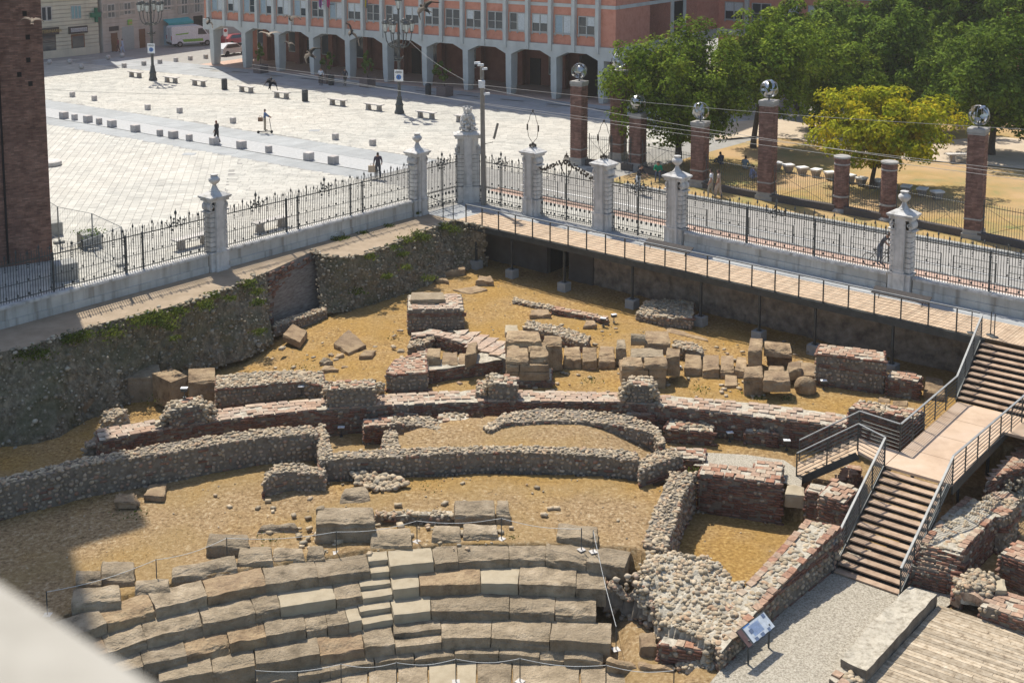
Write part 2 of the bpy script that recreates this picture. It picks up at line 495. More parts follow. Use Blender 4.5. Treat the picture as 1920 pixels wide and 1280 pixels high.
# ------------------------------------------------------------------ arcade building
ab = thing('arcade_building', 'long red building over a white concrete arcade across the square', 'building', A0)
def abuild(mb, name, m, parent=None):
    o = mb.build(name, m, parent or ab)
    if parent is None: o.location = -A0
    return o
L0, L1 = -1.3, ALEN + 1.3
mb = MB()
for k in range(11):
    s = k * BAY
    for z0, z1, w in ((0, .6, .50), (.6, 3.8, .62)):
        pass
    n = MB()
    w0, w1 = .21, .30
    vs = []
    for z, w, t in ((0, w0, .9), (.9, w1, 1.0), (3.85, w1, 1.1)):
        for a, b in ((-w, -t / 2), (w, -t / 2), (w, t / 2), (-w, t / 2)):
            vs.append(tuple(AF.at(s + a, z, .15 + b)))
    fs = [(0, 1, 5, 4), (1, 2, 6, 5), (2, 3, 7, 6), (3, 0, 4, 7), (4, 5, 9, 8), (5, 6, 10, 9), (6, 7, 11, 10), (7, 4, 8, 11)]
    n.add(vs, fs); abuild(n, 'column', M['concrete'])
bm = MB()
def prism_sz(mb, pts, t0, t1):
    n = len(pts)
    vs = [tuple(AF.at(a, z, t0)) for a, z in pts] + [tuple(AF.at(a, z, t1)) for a, z in pts]
    mb.add(vs, [tuple(range(n)), tuple(range(2 * n - 1, n - 1, -1))] + [(i, n + i, n + (i + 1) % n, (i + 1) % n) for i in range(n)])
for k in range(10):
    a, b = k * BAY + .3, (k + 1) * BAY - .3
    prism_sz(bm, [(k * BAY, 3.8), (a, 3.8), (a + 1.15, 4.32), (a + 1.15, 4.98), (k * BAY, 4.98)], -.4, .7)
    prism_sz(bm, [(a + 1.15, 4.32), (b - 1.15, 4.32), (b - 1.15, 4.98), (a + 1.15, 4.98)], -.4, .7)
    prism_sz(bm, [(b - 1.15, 4.32), (b, 3.8), ((k + 1) * BAY, 3.8), ((k + 1) * BAY, 4.98), (b - 1.15, 4.98)], -.4, .7)
prism_sz(bm, [(L0, 3.8), (0, 3.8), (0, 4.98), (L0, 4.98)], -.4, .7)
prism_sz(bm, [(ALEN, 3.8), (L1, 3.8), (L1, 4.98), (ALEN, 4.98)], -.4, .7)
abuild(bm, 'arcade_beam', M['concrete'])
w = MB(); AF.box(w, L0, L1, 4.98, 8.35, -.2, .42); AF.box(w, L0, L1, 8.66, 27, -.2, .42)
AF.box(w, L0, L0 + .4, 4.98, 27, -16, -.2); abuild(w, 'cladding', M['redwall'])
w = MB(); AF.box(w, L0, L1, 8.35, 8.66, -.2, .5); abuild(w, 'string_course', M['concrete'])
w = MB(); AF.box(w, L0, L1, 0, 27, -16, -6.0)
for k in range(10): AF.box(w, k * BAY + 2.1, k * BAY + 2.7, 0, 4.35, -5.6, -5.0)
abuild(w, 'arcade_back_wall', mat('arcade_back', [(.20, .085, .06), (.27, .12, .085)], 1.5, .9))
w = MB(); AF.box(w, L0, L1, 4.36, 4.5, -6, -.4); abuild(w, 'arcade_ceiling', M['concrete'])
for k in range(10):
    s = k * BAY + 1.0
    wi = AF.obj('arcade_window', M['frame'], s - .75 + .0, s + .75, 1.1, 3.4, -6.0, -5.93, ab); wi.location = -A0
    AF.obj('pane', M['glass'], s - .66, s + .66, 1.2, 3.3, -5.93, -5.9, wi)
    if k % 3 == 1:
        w = AF.obj('arcade_door', M['dark'], s + 2.0, s + 3.2, 0, 2.6, -6.0, -5.92, ab); w.location = -A0
nr = 21
for k in range(nr):
    s = -.35 + k * BAY / 2
    w = AF.obj('rib', M['concrete'], s - .17, s + .17, 4.38, 27, .42, .86, ab); w.location = -A0
blinds = [(2, 2), (1, 2), (2, 0), (2, 1), (1, 2), (2, 1), (0, 1), (2, 2), (1, 1), (0, 0), (0, 1), (1, 1), (1, 0), (0, 0), (1, 0), (0, 0), (0, 2), (1, 1), (2, 2), (0, 1), (0, 0)]
def window(f, s0, s1, z0, z1, parent, loc, bl, t=.42):
    fr = MB()
    f.box(fr, s0, s1, z0, z0 + .09, t, t + .12); f.box(fr, s0, s1, z1 - .08, z1, t, t + .1)
    m_ = (s0 + s1) / 2
    for a in (s0, m_ - .06, s1 - .08): f.box(fr, a, a + (.12 if a == m_ - .06 else .08), z0 + .09, z1 - .08, t, t + .1)
    fo = fr.build('window', M['frame'], parent); fo.location = loc
    for i, (a, b) in enumerate(((s0 + .08, m_ - .06), (m_ + .06, s1 - .08))):
        f.obj('pane', M['glass'], a, b, z0 + .09, z1 - .08, t - .0, t + .03, fo)
        hb = (z1 - z0) * (0, .52, .985)[bl[i]] - .1
        if bl[i]:
            f.obj('blind', M['shutterblue' if (bl[i] == 2 and i == 0) else 'shutter'], a + .01, b - .01, z1 - .08 - hb, z1 - .085, t + .03, t + .06, fo)
        else:
            f.obj('glazing_bar', M['frame'], a, b, z0 + .75, z0 + .8, t + .03, t + .05, fo)
    sl_ = MB(); f.box(sl_, s0 - .06, s1 + .06, z0 - .07, z0 - .005, t, t + .2)
    for a in (s0, m_ - .05, s1 - .1): f.box(sl_, a, a + .1, z0 - .2, z0 - .075, t, t + .14)
    sl_.build('sill', M['frame'], fo)
for k in range(nr - 1):
    s = -.35 + k * BAY / 2
    window(AF, s + .36, s + BAY / 2 - .36, 5.95, 7.62, ab, -A0, blinds[k % len(blinds)])
# right-hand return of the building, going away from the square, and its rear wing
SF = Fac(AF.at(L1, 0, .42), -AF.n, flip=True)
if SF.n.dot(AF.d) < 0: SF.n = -SF.n
w = MB(); SF.box(w, 0.65, 24, 4.98, 8.35, -.3, 0); SF.box(w, 0.65, 24, 8.66, 27, -.3, 0); abuild(w, 'side_cladding', M['redwall'])
w = MB(); SF.box(w, 0.65, 24, 8.35, 8.66, -.3, .08); SF.box(w, .2, 24, 4.0, 4.98, -.3, .1)
for a in (10.6, 13.2): SF.box(w, a, a + .45, 4.98, 27, -.2, .16)
for a in (0.7, 6, 12, 18): SF.box(w, a, a + .6, 0, 4.0, -.4, .06)
abuild(w, 'side_frame', M['concrete'])
w = MB(); SF.box(w, 11.05, 13.2, 6.0, 8.3, 0, .03); SF.box(w, 11.05, 13.2, 4.98, 5.7, 0, .03); SF.box(w, .6, 24, 0, 4.0, -4, -3.8); abuild(w, 'recess', M['dark'])
WF = Fac(SF.at(21.5, 0, 0), AF.d)
w = MB(); WF.box(w, 0, 46, 0, 27, -14, 0); abuild(w, 'wing_cladding', M['redwall'])
w = MB()
for k in range(10): WF.box(w, k * 4.6 + 2.9, k * 4.6 + 3.3, 4.4, 27, 0, .35)
WF.box(w, 0, 46, 8.4, 8.7, 0, .08); WF.box(w, 0, 46, 4.3, 4.95, 0, .1); abuild(w, 'wing_rib', M['concrete'])
for k in range(6):
    window(WF, k * 2.9 + 3.6 - 2.9, k * 2.9 + 5.6 - 2.9, 5.9, 7.7, ab, -A0, blinds[(k + 8) % 21], 0.02)
# flags on the facade
for i, (u, v, c, nm) in enumerate(((617, 4, (.30, .06, .30), 'purple'), (632, 4, (.55, .03, .16), 'magenta'), (702, 3, (.06, .12, .42), 'blue and yellow'))):
    a, z = AF.uv(u, v)
    t = thing('flag', '%s flag hanging from the red building front' % nm, 'flag', AF.at(a, z - .2, 1.25), 0, 'flags on the red building')
    f_ = MB(); f_.tube((0, 0, 0), tuple(-AF.n * .8 + V(0, 0, .2 - .2)), .03); f_.tube((0, 0, -.4), (0, 0, 2.4), .03); f_.build('pole', M['iron'], t)
    fm = flat('flag_cloth_' + nm.split()[0], c, .8); fy = flat('flag_yellow', (.55, .42, .03), .8)
    for q in range(1 + (i == 2)):
        f_ = MB(); d = AF.d
        vs = []
        for j in range(5):
            x = (j / 4 - .5) * .9 * (1 - .55 * 0)
            off = .1 * math.sin(j * 2.2)
            for z_ in (0, 1):
                zz = 1.9 if z_ else -.45 + abs(j / 4 - .5) * 1.0
                vs.append(tuple(d * (x * (.5 if q == 0 else .3)) + AF.n * (off + .03 + q * .05) + V(0, 0, zz + .6 * q * 0)))
        f_.add(vs, [(2 * j, 2 * j + 2, 2 * j + 3, 2 * j + 1) for j in range(4)])
        o = f_.build('cloth', fy if q else fm, t)
        md = o.modifiers.new('thick', 'SOLIDIFY'); md.thickness = .015

# ------------------------------------------------------------------ old street fronts at the far left
B1a, B1b = P(60, 113.5), P(186, 100)
BF = Fac(B1a, B1b - B1a)
hb = thing('corner_house', 'cream rusticated corner house with dark shop signs over its windows', 'house', B1a)
def hbox(f, name, m, px, t0, t1, parent, org):
    (u0, v0, u1, v1) = px
    um = (u0 + u1) / 2
    a0, z1 = f.uv(u0, v0); a1, _ = f.uv(u1, v0); _, z0 = f.uv(um, v1); _, z1 = f.uv(um, v0)
    o = f.obj(name, m, a0, a1, z0, z1, t0, t1, parent)
    if parent.type == 'EMPTY': o.location = -org
    return o, (a0, a1, z0, z1)
bl = (B1b - B1a).length
w = MB(); BF.box(w, -30, bl, 0, 24, -12, -.06); o = w.build('wall', M['greyrender'], hb); o.location = -B1a
w = MB()
for k in range(26): BF.box(w, -30, bl + .03, .9 + k * .46, .9 + k * .46 + .375, -.06, .04)
BF.box(w, -30, bl + .05, 0, .88, -.06, .08); BF.box(w, -30, bl + .06, 6.55, 6.75, -.06, .14)
o = w.build('stone_course', M['cream'], hb); o.location = -B1a
q, r_ = hbox(BF, 'window', M['frame'], (76, 12.5, 96, 40), .0, .06, hb, B1a)
a0, a1, z0, z1 = r_
for i in (0, 1): BF.obj('pane', M['glass'], a0 + .12 + i * (a1 - a0) / 2, a0 + (a1 - a0) / 2 * (i + 1) - .1, z0 + .12, z1 - .1, .06, .075, q)
q, r_ = hbox(BF, 'window', M['frame'], (131.5, 10.5, 151, 36.5), .0, .06, hb, B1a)
a0, a1, z0, z1 = r_
for i in (0, 1, 2): BF.obj('shutter', flat('teal_shutter', (.20, .36, .37), .6), a0 + .1 + i * (a1 - a0) / 3, a0 + (a1 - a0) / 3 * (i + 1) - .04, z0 + .1, z1 - .1, .06, .1, q)
q, r_ = hbox(BF, 'shop_window', M['signdark'], (75, 66, 104, 104), .0, .05, hb, B1a)
a0, a1, z0, z1 = r_
BF.obj('pane', M['glass'], a0 + .1, a1 - .1, z0 + .1, z0 + (z1 - z0) * .62, .05, .07, q)
BF.obj('pane', M['glass'], a0 + .1, a1 - .1, z0 + (z1 - z0) * .66, z1 - .1, .05, .07, q)
q, r_ = hbox(BF, 'shop_door', M['doorwood'], (132.5, 64, 158, 105), .0, .05, hb, B1a)
a0, a1, z0, z1 = r_
BF.obj('pane', M['glass'], a0 + .15, a1 - .15, z0 + .7, z1 - .25, .05, .07, q)
def text(body, size, m, pos, d, n, parent, name='lettering', ext=.01):
    cu = bpy.data.curves.new(name, 'FONT'); cu.body = body; cu.size = size; cu.extrude = ext
    cu.align_x = 'CENTER'; cu.align_y = 'CENTER'; cu.materials.append(m)
    o = bpy.data.objects.new(name, cu)
    z = V(0, 0, 1) if abs(n.z) < .5 else d.cross(n) * -1
    up = n.cross(d)
    mw = Matrix(((d.x, up.x, n.x, pos.x), (d.y, up.y, n.y, pos.y), (d.z, up.z, n.z, pos.z), (0, 0, 0, 1)))
    link(o); bpy.context.view_layer.update()
    me = bpy.data.meshes.new_from_object(o.evaluated_get(bpy.context.evaluated_depsgraph_get()))
    bpy.data.objects.remove(o); me.transform(Matrix.Translation(-Vector(parent.location)) @ mw)
    o = bpy.data.objects.new(name, me); link(o, parent); tag(o, kind='stuff')
    return o
bpy.context.view_layer.update()
for (px, body, sz) in (((72, 52.5, 109, 66), 'VETERINARIA', .62), ((127, 49.5, 162.5, 63), None, .6)):
    a0, z1 = BF.uv(px[0], px[1]); a1, _ = BF.uv(px[2], px[1]); um = (px[0] + px[2]) / 2
    _, z0 = BF.uv(um, px[3]); _, z1 = BF.uv(um, px[1])
    lab = 'dark shop sign reading VETERINARIA on the cream corner house' if body else 'dark shop sign with pale lettering over the brown shop door'
    t = thing('shop_sign', lab, 'sign', BF.at((a0 + a1) / 2, (z0 + z1) / 2, .1))
    o = BF.obj('board', M['signdark'], a0, a1, z0, z1, .09, .2, t); o.location = -t.location
    bpy.context.view_layer.update()
    if body: text(body, .52, M['signgold'], BF.at((a0 + a1) / 2, (z0 + z1) / 2, .215), BF.d, BF.n, t)
    else:
        w = MB()
        mid = (a0 + a1) / 2
        for i in range(8):
            x = mid - .95 + i * .27
            for aa, bb, zz0, zz1 in ((x, x + .05, -.22, .22), (x + .13, x + .18, -.22, .22), (x + .05, x + .13, .15, .22)):
                BF.box(w, aa, bb, (z0 + z1) / 2 + zz0, (z0 + z1) / 2 + zz1, .2, .22)
        o = w.build('lettering', M['signwhite'], t); o.location = -t.location
a, z = BF.uv(176, 28)
t = thing('pharmacy_cross', 'green pharmacy cross sign sticking out of the cream corner house', 'sign', BF.at(a, z, .1))
w = MB(); gm = flat('cross_green', (.0, .13, .07), .4)
BF.box(w, a - .15, a + .15, z - .85, z + .85, .3, .6); BF.box(w, a - .75, a + .55, z - .28, z + .28, .31, .59); o = w.build('cross', gm, t); o.location = -t.location
w = MB(); w.tube(BF.at(a, z, .02), BF.at(a, z, .3), .05); o = w.build('bracket', M['iron'], t); o.location = -t.location

B2b = P(405, 72)
GF = Fac(B1b + V(.4, .3, 0), B2b - B1b)
hb2 = thing('grey_house', 'grey brown terrace house with tall shuttered windows and teal awning', 'house', B1b)
bl2 = 60
w = MB(); GF.box(w, 0, bl2, 0, 15, -10, -.05); o = w.build('wall', M['greyrender'], hb2); o.location = -B1b
w = MB()
for k in range(30): GF.box(w, 0, bl2, .95 + k * .42, .95 + k * .42 + .34, -.05, .03)
GF.box(w, 0, bl2, 0, .93, -.05, .05); GF.box(w, -.02, bl2, 4.7, 4.9, -.05, .15)
o = w.build('stone_course', M['greyrender'], hb2); o.location = -B1b
for i, px in enumerate(((231, 5, 245, 28), (305, -8, 320, 19), (338, -10, 351, 27), (363, -10, 374, 24), (200, 8, 215, 34))):
    q, r_ = hbox(GF, 'window', M['frame'], px, 0, .06, hb2, B1b); a0, a1, z0, z1 = r_
    GF.obj('pane', M['glass'], a0 + .12, (a0 + a1) / 2 - .05, z0 + .1, z1 - .1, .06, .07, q)
    GF.obj('pane', M['glass'], (a0 + a1) / 2 + .05, a1 - .12, z0 + .1, z1 - .1, .06, .07, q)
    for sx in (a0 - .55, a1 + .02): GF.obj('shutter', flat('grey_shutter', (.30, .29, .25), .8), sx, sx + .52, z0, z1, 0, .07, q)
for nm, mm, px in (('garage_shutter', flat('pale_garage_shutter', (.33, .37, .35), .6), (228, 50, 250, 95)), ('front_door', M['doorwood'], (260, 54.5, 271.5, 92)), ('front_door', M['doorwood'], (207.5, 62, 219.5, 103)),
                   ('glass_door', M['shutterblue'], (306, 48, 319.5, 87)), ('shop_board', M['signdark'], (204, 50, 222, 58.5)), ('shop_board', M['dark'], (362, 30, 379, 60))):
    hbox(GF, nm, mm, px, 0, .06, hb2, B1b)
a0, z1 = GF.uv(305, 37); a1, _ = GF.uv(352, 32); _, z0 = GF.uv(305, 44)
t = thing('shop_awning', 'teal shop awning on the grey house above a parked white van', 'awning', GF.at(a0, z0, 0))
w = MB(); p = [GF.at(a0, z1, .05), GF.at(a1, z1, .05), GF.at(a1, z0, 1.0), GF.at(a0, z0, 1.0)]
w.add([tuple(x) for x in p] + [tuple(x + V(0, 0, -.06)) for x in p], [(0, 1, 2, 3), (7, 6, 5, 4), (0, 4, 5, 1), (1, 5, 6, 2), (2, 6, 7, 3), (3, 7, 4, 0)])
o = w.build('canopy', M['teal'], t); o.location = -t.location
w = MB(); GF.box(w, a0, a1, z0 - .3, z0 - .06, .96, 1.0); o = w.build('valance', M['teal'], t); o.location = -t.location
a, z = GF.uv(242, 42)
t = thing('shop_sign', 'small green and yellow sign on the grey house above a garage shutter', 'sign', GF.at(a, z, .1))
o = GF.obj('board', M['green'], a - .32, a + .32, z - .32, z + .32, .1, .2, t); o.location = -t.location
o = GF.obj('panel', M['signgold'], a - .2, a + .26, z - .2, z + .05, .2, .22, t); o.location = -t.location
# dark tarmac street in front of the old houses, pavement
st = MB(); qs = [P(60, 119, .004), P(186, 107, .004), P(230, 104, .004), P(450, 78, .004), P(450, 50, .004), P(186, 92, .004), P(60, 108, .004)]
st.add([tuple(q) for q in qs], [(0, 1, 5, 6), (1, 2, 3, 4, 5)]); tag(st.build('back_street', M['asphalt']), kind='structure')

# ------------------------------------------------------------------ brick bell tower at the left edge
TR0 = P(99, 488)
TD = V(-.85, -.525, 0)
TF = Fac(TR0, TD, flip=True)
if TF.n.y > 0: TF.n = -TF.n
tw = thing('brick_tower', 'tall dark brick bell tower cut off by the left edge', 'tower', TR0)
w = MB(); TF.box(w, 0, 10, 0, 31.5, -9.5, 0); o = w.build('wall', M['mortar'], tw); o.location = -TR0
w = MB(); TF.box(w, -.15, 11, 31.5, 33, -10.5, 1.1); TF.box(w, -.1, 10.5, 30.5, 31.49, -10, .5); TF.box(w, 2.1, 9, 33.01, 55, -8, -1.0); o = w.build('tower_top', M['brick'], tw); o.location = -TR0  # unseen cornice and upper stage, shaped to place the tower's shadow
w = MB(); zz = .02; row = 0
while zz < 13.6:
    s = -.005 + (.13 if row % 2 else 0)
    if row % 2: TF.box(w, -.006, .122, zz, zz + .064, -.05, R.uniform(.008, .018))
    while s < 4.0:
        TF.box(w, s, s + .247, zz, zz + .064, -.02, R.uniform(.006, .02)); s += .26
    zz += .078; row += 1
tag(w.build('bricks', M['brick'], tw), kind='stuff').location = -TR0
w = MB(); a_, z_ = TF.uv(12, 430); w.tube(TF.at(a_, .1, .07), TF.at(a_, 20, .07), .05); o = w.build('downpipe', M['dark'], tw); o.location = -TR0
w = MB()
for u, v in ((46, 26), (52, 70), (53, 113), (36, 140), (57, 157)):
    a_, z_ = TF.uv(u, v); TF.box(w, a_ - .1, a_ + .1, z_ - .12, z_ + .12, -.01, .022)
o = w.build('putlog_hole', M['dark'], tw); o.location = -TR0
# ------------------------------------------------------------------ white boundary wall, pillars and railings
def wall_run(label, f, a0, a1, h=.93, th=.34, seg=2.2):
    t = thing('boundary_wall', label, 'wall', f.at(a0, 0))
    n = max(1, round((a1 - a0) / seg)); L = (a1 - a0) / n
    for k in range(n):
        x0, x1 = a0 + k * L + .003, a0 + (k + 1) * L - .003
        o = f.obj('plinth_stone', M['whitewall'], x0, x1, -.05, .30, -th, .06, t); o.location = -t.location
        o = f.obj('wall_stone', M['whitewall'], x0, x1, .302, h - .13, -th, 0, t); o.location = -t.location
        m = MB(); f.box(m, x0, x1, h - .128, h - .03, -th - .05, .09); f.box(m, x0, x1, h - .03, h, -th - .02, .05)
        o = m.build('coping_stone', M['white'], t); o.location = -t.location
    return t
def railing(label, f, a0, a1, zb, zt, thick=(), orn=(), name='iron_railing', group='iron railings on the white wall', pitch=.12, t=-.17, mid=True, midh=.45):
    r = thing(name, label, 'railing', f.at(a0, zb, t), 0, group)
    org = r.location
    m = MB(); n = int((a1 - a0) / pitch)
    zr = zt - .42
    for k in range(n):
        s = a0 + (k + .5) * (a1 - a0) / n
        long_ = k % 2 == 0
        top = zt if long_ else zt - .16
        m.tube(f.at(s, zb, t), f.at(s, top - .12, t), .0155, 4, cap=False)
        m.tube(f.at(s, top - .12, t), f.at(s, top, t), .022, 4, .001, cap=False)
        if k % 2: m.ell(f.at(s, zb + .62 * (zr - zb), t), (.026, .026, .026), 5, 4)
    o = m.build('bars', M['iron'], r); o.location = -org; tag(o, kind='stuff')
    for z, hh in ((zb + .12, .035), (zr, .045)) + (((zb + midh * (zr - zb), .018),) if mid else ()):
        m = MB(); f.box(m, a0, a1, z - hh / 2, z + hh / 2, t - .02, t + .02)
        o = m.build('rail', M['iron'], r); o.location = -org
    for s in thick:
        m = MB(); m.tube(f.at(s, zb, t), f.at(s, zt - .45, t), .05, 8)
        for z in (zb + .1, zb + .45, zt - .6): m.ell(f.at(s, z, t), (.075, .075, .05), 8, 5)
        m.ell(f.at(s, zt - .4, t), (.06, .06, .09), 8, 5)
        o = m.build('post', M['iron'], r); o.location = -org
    m = MB(); x = a0 + .5
    while x < a1:                                   # finials and leafy tufts along the railing
        z = zt + .06 - (0 if int(x * 2) % 2 else .14)
        m.tube(f.at(x, zr, t), f.at(x, z - .1, t), .018, 5); m.ell(f.at(x, zb + .5 * (zr - zb), t), (.035, .02, .06), 6, 4); m.ell(f.at(x, z - .04, t), (.05, .05, .08), 6, 4); m.tube(f.at(x, z, t), f.at(x, z + .12, t), .03, 5, .002)
        for dz in (-.12, -.2, -.3): m.ell(f.at(x, zr + dz, t), (.045, .03, .03), 5, 4)
        m.ell(f.at(x, zb + .22, t), (.05, .03, .07), 5, 4)
        x += .51
    o = m.build('finials', M['iron'], r); o.location = -org; tag(o, kind='stuff')
    for s in orn:
        m = MB()
        for i in range(9):                          # scrolls around a centre
            an = i * 2.4; rr = .06 + i * .032
            c = f.at(s + rr * math.cos(an) * 1.5, zr + .1 + rr * math.sin(an), t)
            m.ell(c, (.07, .03, .05), 6, 4, Matrix.Rotation(an, 3, 'Y'))
        for sg in (-1, 1):
            pts = [f.at(s + sg * (.1 + .5 * q / 8), zr + .12 + .16 * math.cos(q * .8), t + .02) for q in range(9)]
            m.path(pts, .018, 5)
        m.tube(f.at(s, zr, t), f.at(s, zt + .28, t), .025, 6); m.ell(f.at(s, zt + .2, t), (.07, .05, .11), 7, 5); m.tube(f.at(s, zt + .28, t), f.at(s, zt + .42, t), .03, 5, .002)
        o = m.build('scrollwork', M['iron'], r); o.location = -org
    return r

FL_ = Fac(LW0, DL); FL_.n = NL.copy()
FR_ = Fac(RW0, DR); FR_.n = NR.copy()
def sL(u, v): return (P(u, v) - LW0).dot(DL)
def sR(u, v): return (P(u, v) - RW0).dot(DR)
sA, sB = sL(414, 506), sL(786, 402)
sC_L = (CORNER - LW0).dot(DL)
sC = (CORNER - RW0).dot(DR)
sD, sG, sE, sF = sR(1000, 401), sR(1131, 429), sR(1264, 459), sR(1684, 549)
PW = .62
wall_run('stained white wall from the brick tower to the first urn pillar', FL_, -22, sA - PW)
wall_run('stained white wall between the two urn pillars on the left', FL_, sA + PW, sB - PW)
wall_run('clean white wall between the two urn pillars on the right', FR_, sE + PW, sF - PW, .82)
wall_run('clean white wall running off the right edge of the photo', FR_, sF + PW, sF + 22, .82)
LT = lambda u, v: sL(u, v + 38)
railing('spiked iron railing beside the brick tower on the white wall', FL_, -22, sA - PW, .93, 3.0, (sL(246, 552), sL(277, 543), sL(108, 588)), (sL(337, 525),))
railing('spiked iron railing between the two left urn pillars', FL_, sA + PW, sB - PW, .93, 3.0, (sL(545, 470), sL(567, 464), sL(664, 437), sL(686, 431)), (sL(488, 485), sL(615, 450)))
railing('spiked iron railing between the two right urn pillars', FR_, sE + PW, sF - PW, .82, 2.95, (sR(1395, 487), sR(1521, 514)), (sR(1450, 498),))
railing('spiked iron railing running off the right edge', FR_, sF + PW, sF + 22, .82, 2.95, (sR(1850, 582),), ())
GN = 'tall iron gates between the white pillars'
def gate(label, f, a0, a1, crown=0, ornz=1.15):
    r = railing(label, f, a0, a1, .06, 2.95, ((a0 + a1) / 2,), (() if crown else ((a0 + a1) / 2,)), 'iron_gate', GN, .125, -.1, True, .42)
    r['category'] = 'gate'
    m = MB(); f.box(m, a0, a1, 1.02, 1.06, -.12, -.08); f.box(m, a0, a1, .45, .47, -.12, -.08)
    x = a0 + .15
    while x < a1:
        m.ell(f.at(x, .8, -.1), (.06, .03, .1), 6, 4); m.ell(f.at(x, .3, -.1), (.05, .03, .06), 5, 4); x += .3
    o = m.build('lower_ornament', M['iron'], r); o.location = -r.location; tag(o, kind='stuff')
    if crown:
        m = MB(); s = (a0 + a1) / 2; rr = R
        for k in range(60):                          # arch of scroll leaves
            q = k / 59; x = a0 + (a1 - a0) * q
            zz = 2.75 + .55 * math.sin(q * PI) ** 2 + rr.uniform(-.14, .14)
            m.ell(f.at(x, zz, -.1 + rr.uniform(-.03, .03)), (rr.uniform(.05, .11), .03, rr.uniform(.03, .08)), 6, 4, Matrix.Rotation(rr.uniform(0, 3), 3, 'Y'))
        for sg in (-1, 1):
            m.path([f.at(s + sg * (.12 + .22 * math.sin(q / 8 * PI)), 2.6 + .11 * q, -.1) for q in range(9)], .025, 5)
        m.tube(f.at(s, 2.4, -.1), f.at(s, 3.4, -.1), .03, 6)
        for k in range(7):
            a = (k - 3) / 3 * .22; m.tube(f.at(s + a, 3.42, -.1), f.at(s + a * .5, 3.75, -.1), .018, 5)
        f.box(m, s - .25, s + .25, 3.38, 3.44, -.14, -.06); m.ell(f.at(s, 3.8, -.1), (.06, .06, .06), 7, 5); m.tube(f.at(s, 3.8, -.1), f.at(s, 4.0, -.1), .02, 5, .002)
        o = m.build('crown_ornament', M['ironrust'], r); o.location = -r.location
    return r
gate('iron gate left of the corner pillar with the coat of arms', FL_, sB + PW, sC_L - .8)
gate('iron gate just right of the pillar with the coat of arms', FR_, sC + .8, sD - PW)
gate('double iron gate with a crown on its scrolled top', FR_, sD + PW, sG - PW, 1)
gate('plain iron gate next to the urn pillar and the white wall', FR_, sG + PW, sE - PW)

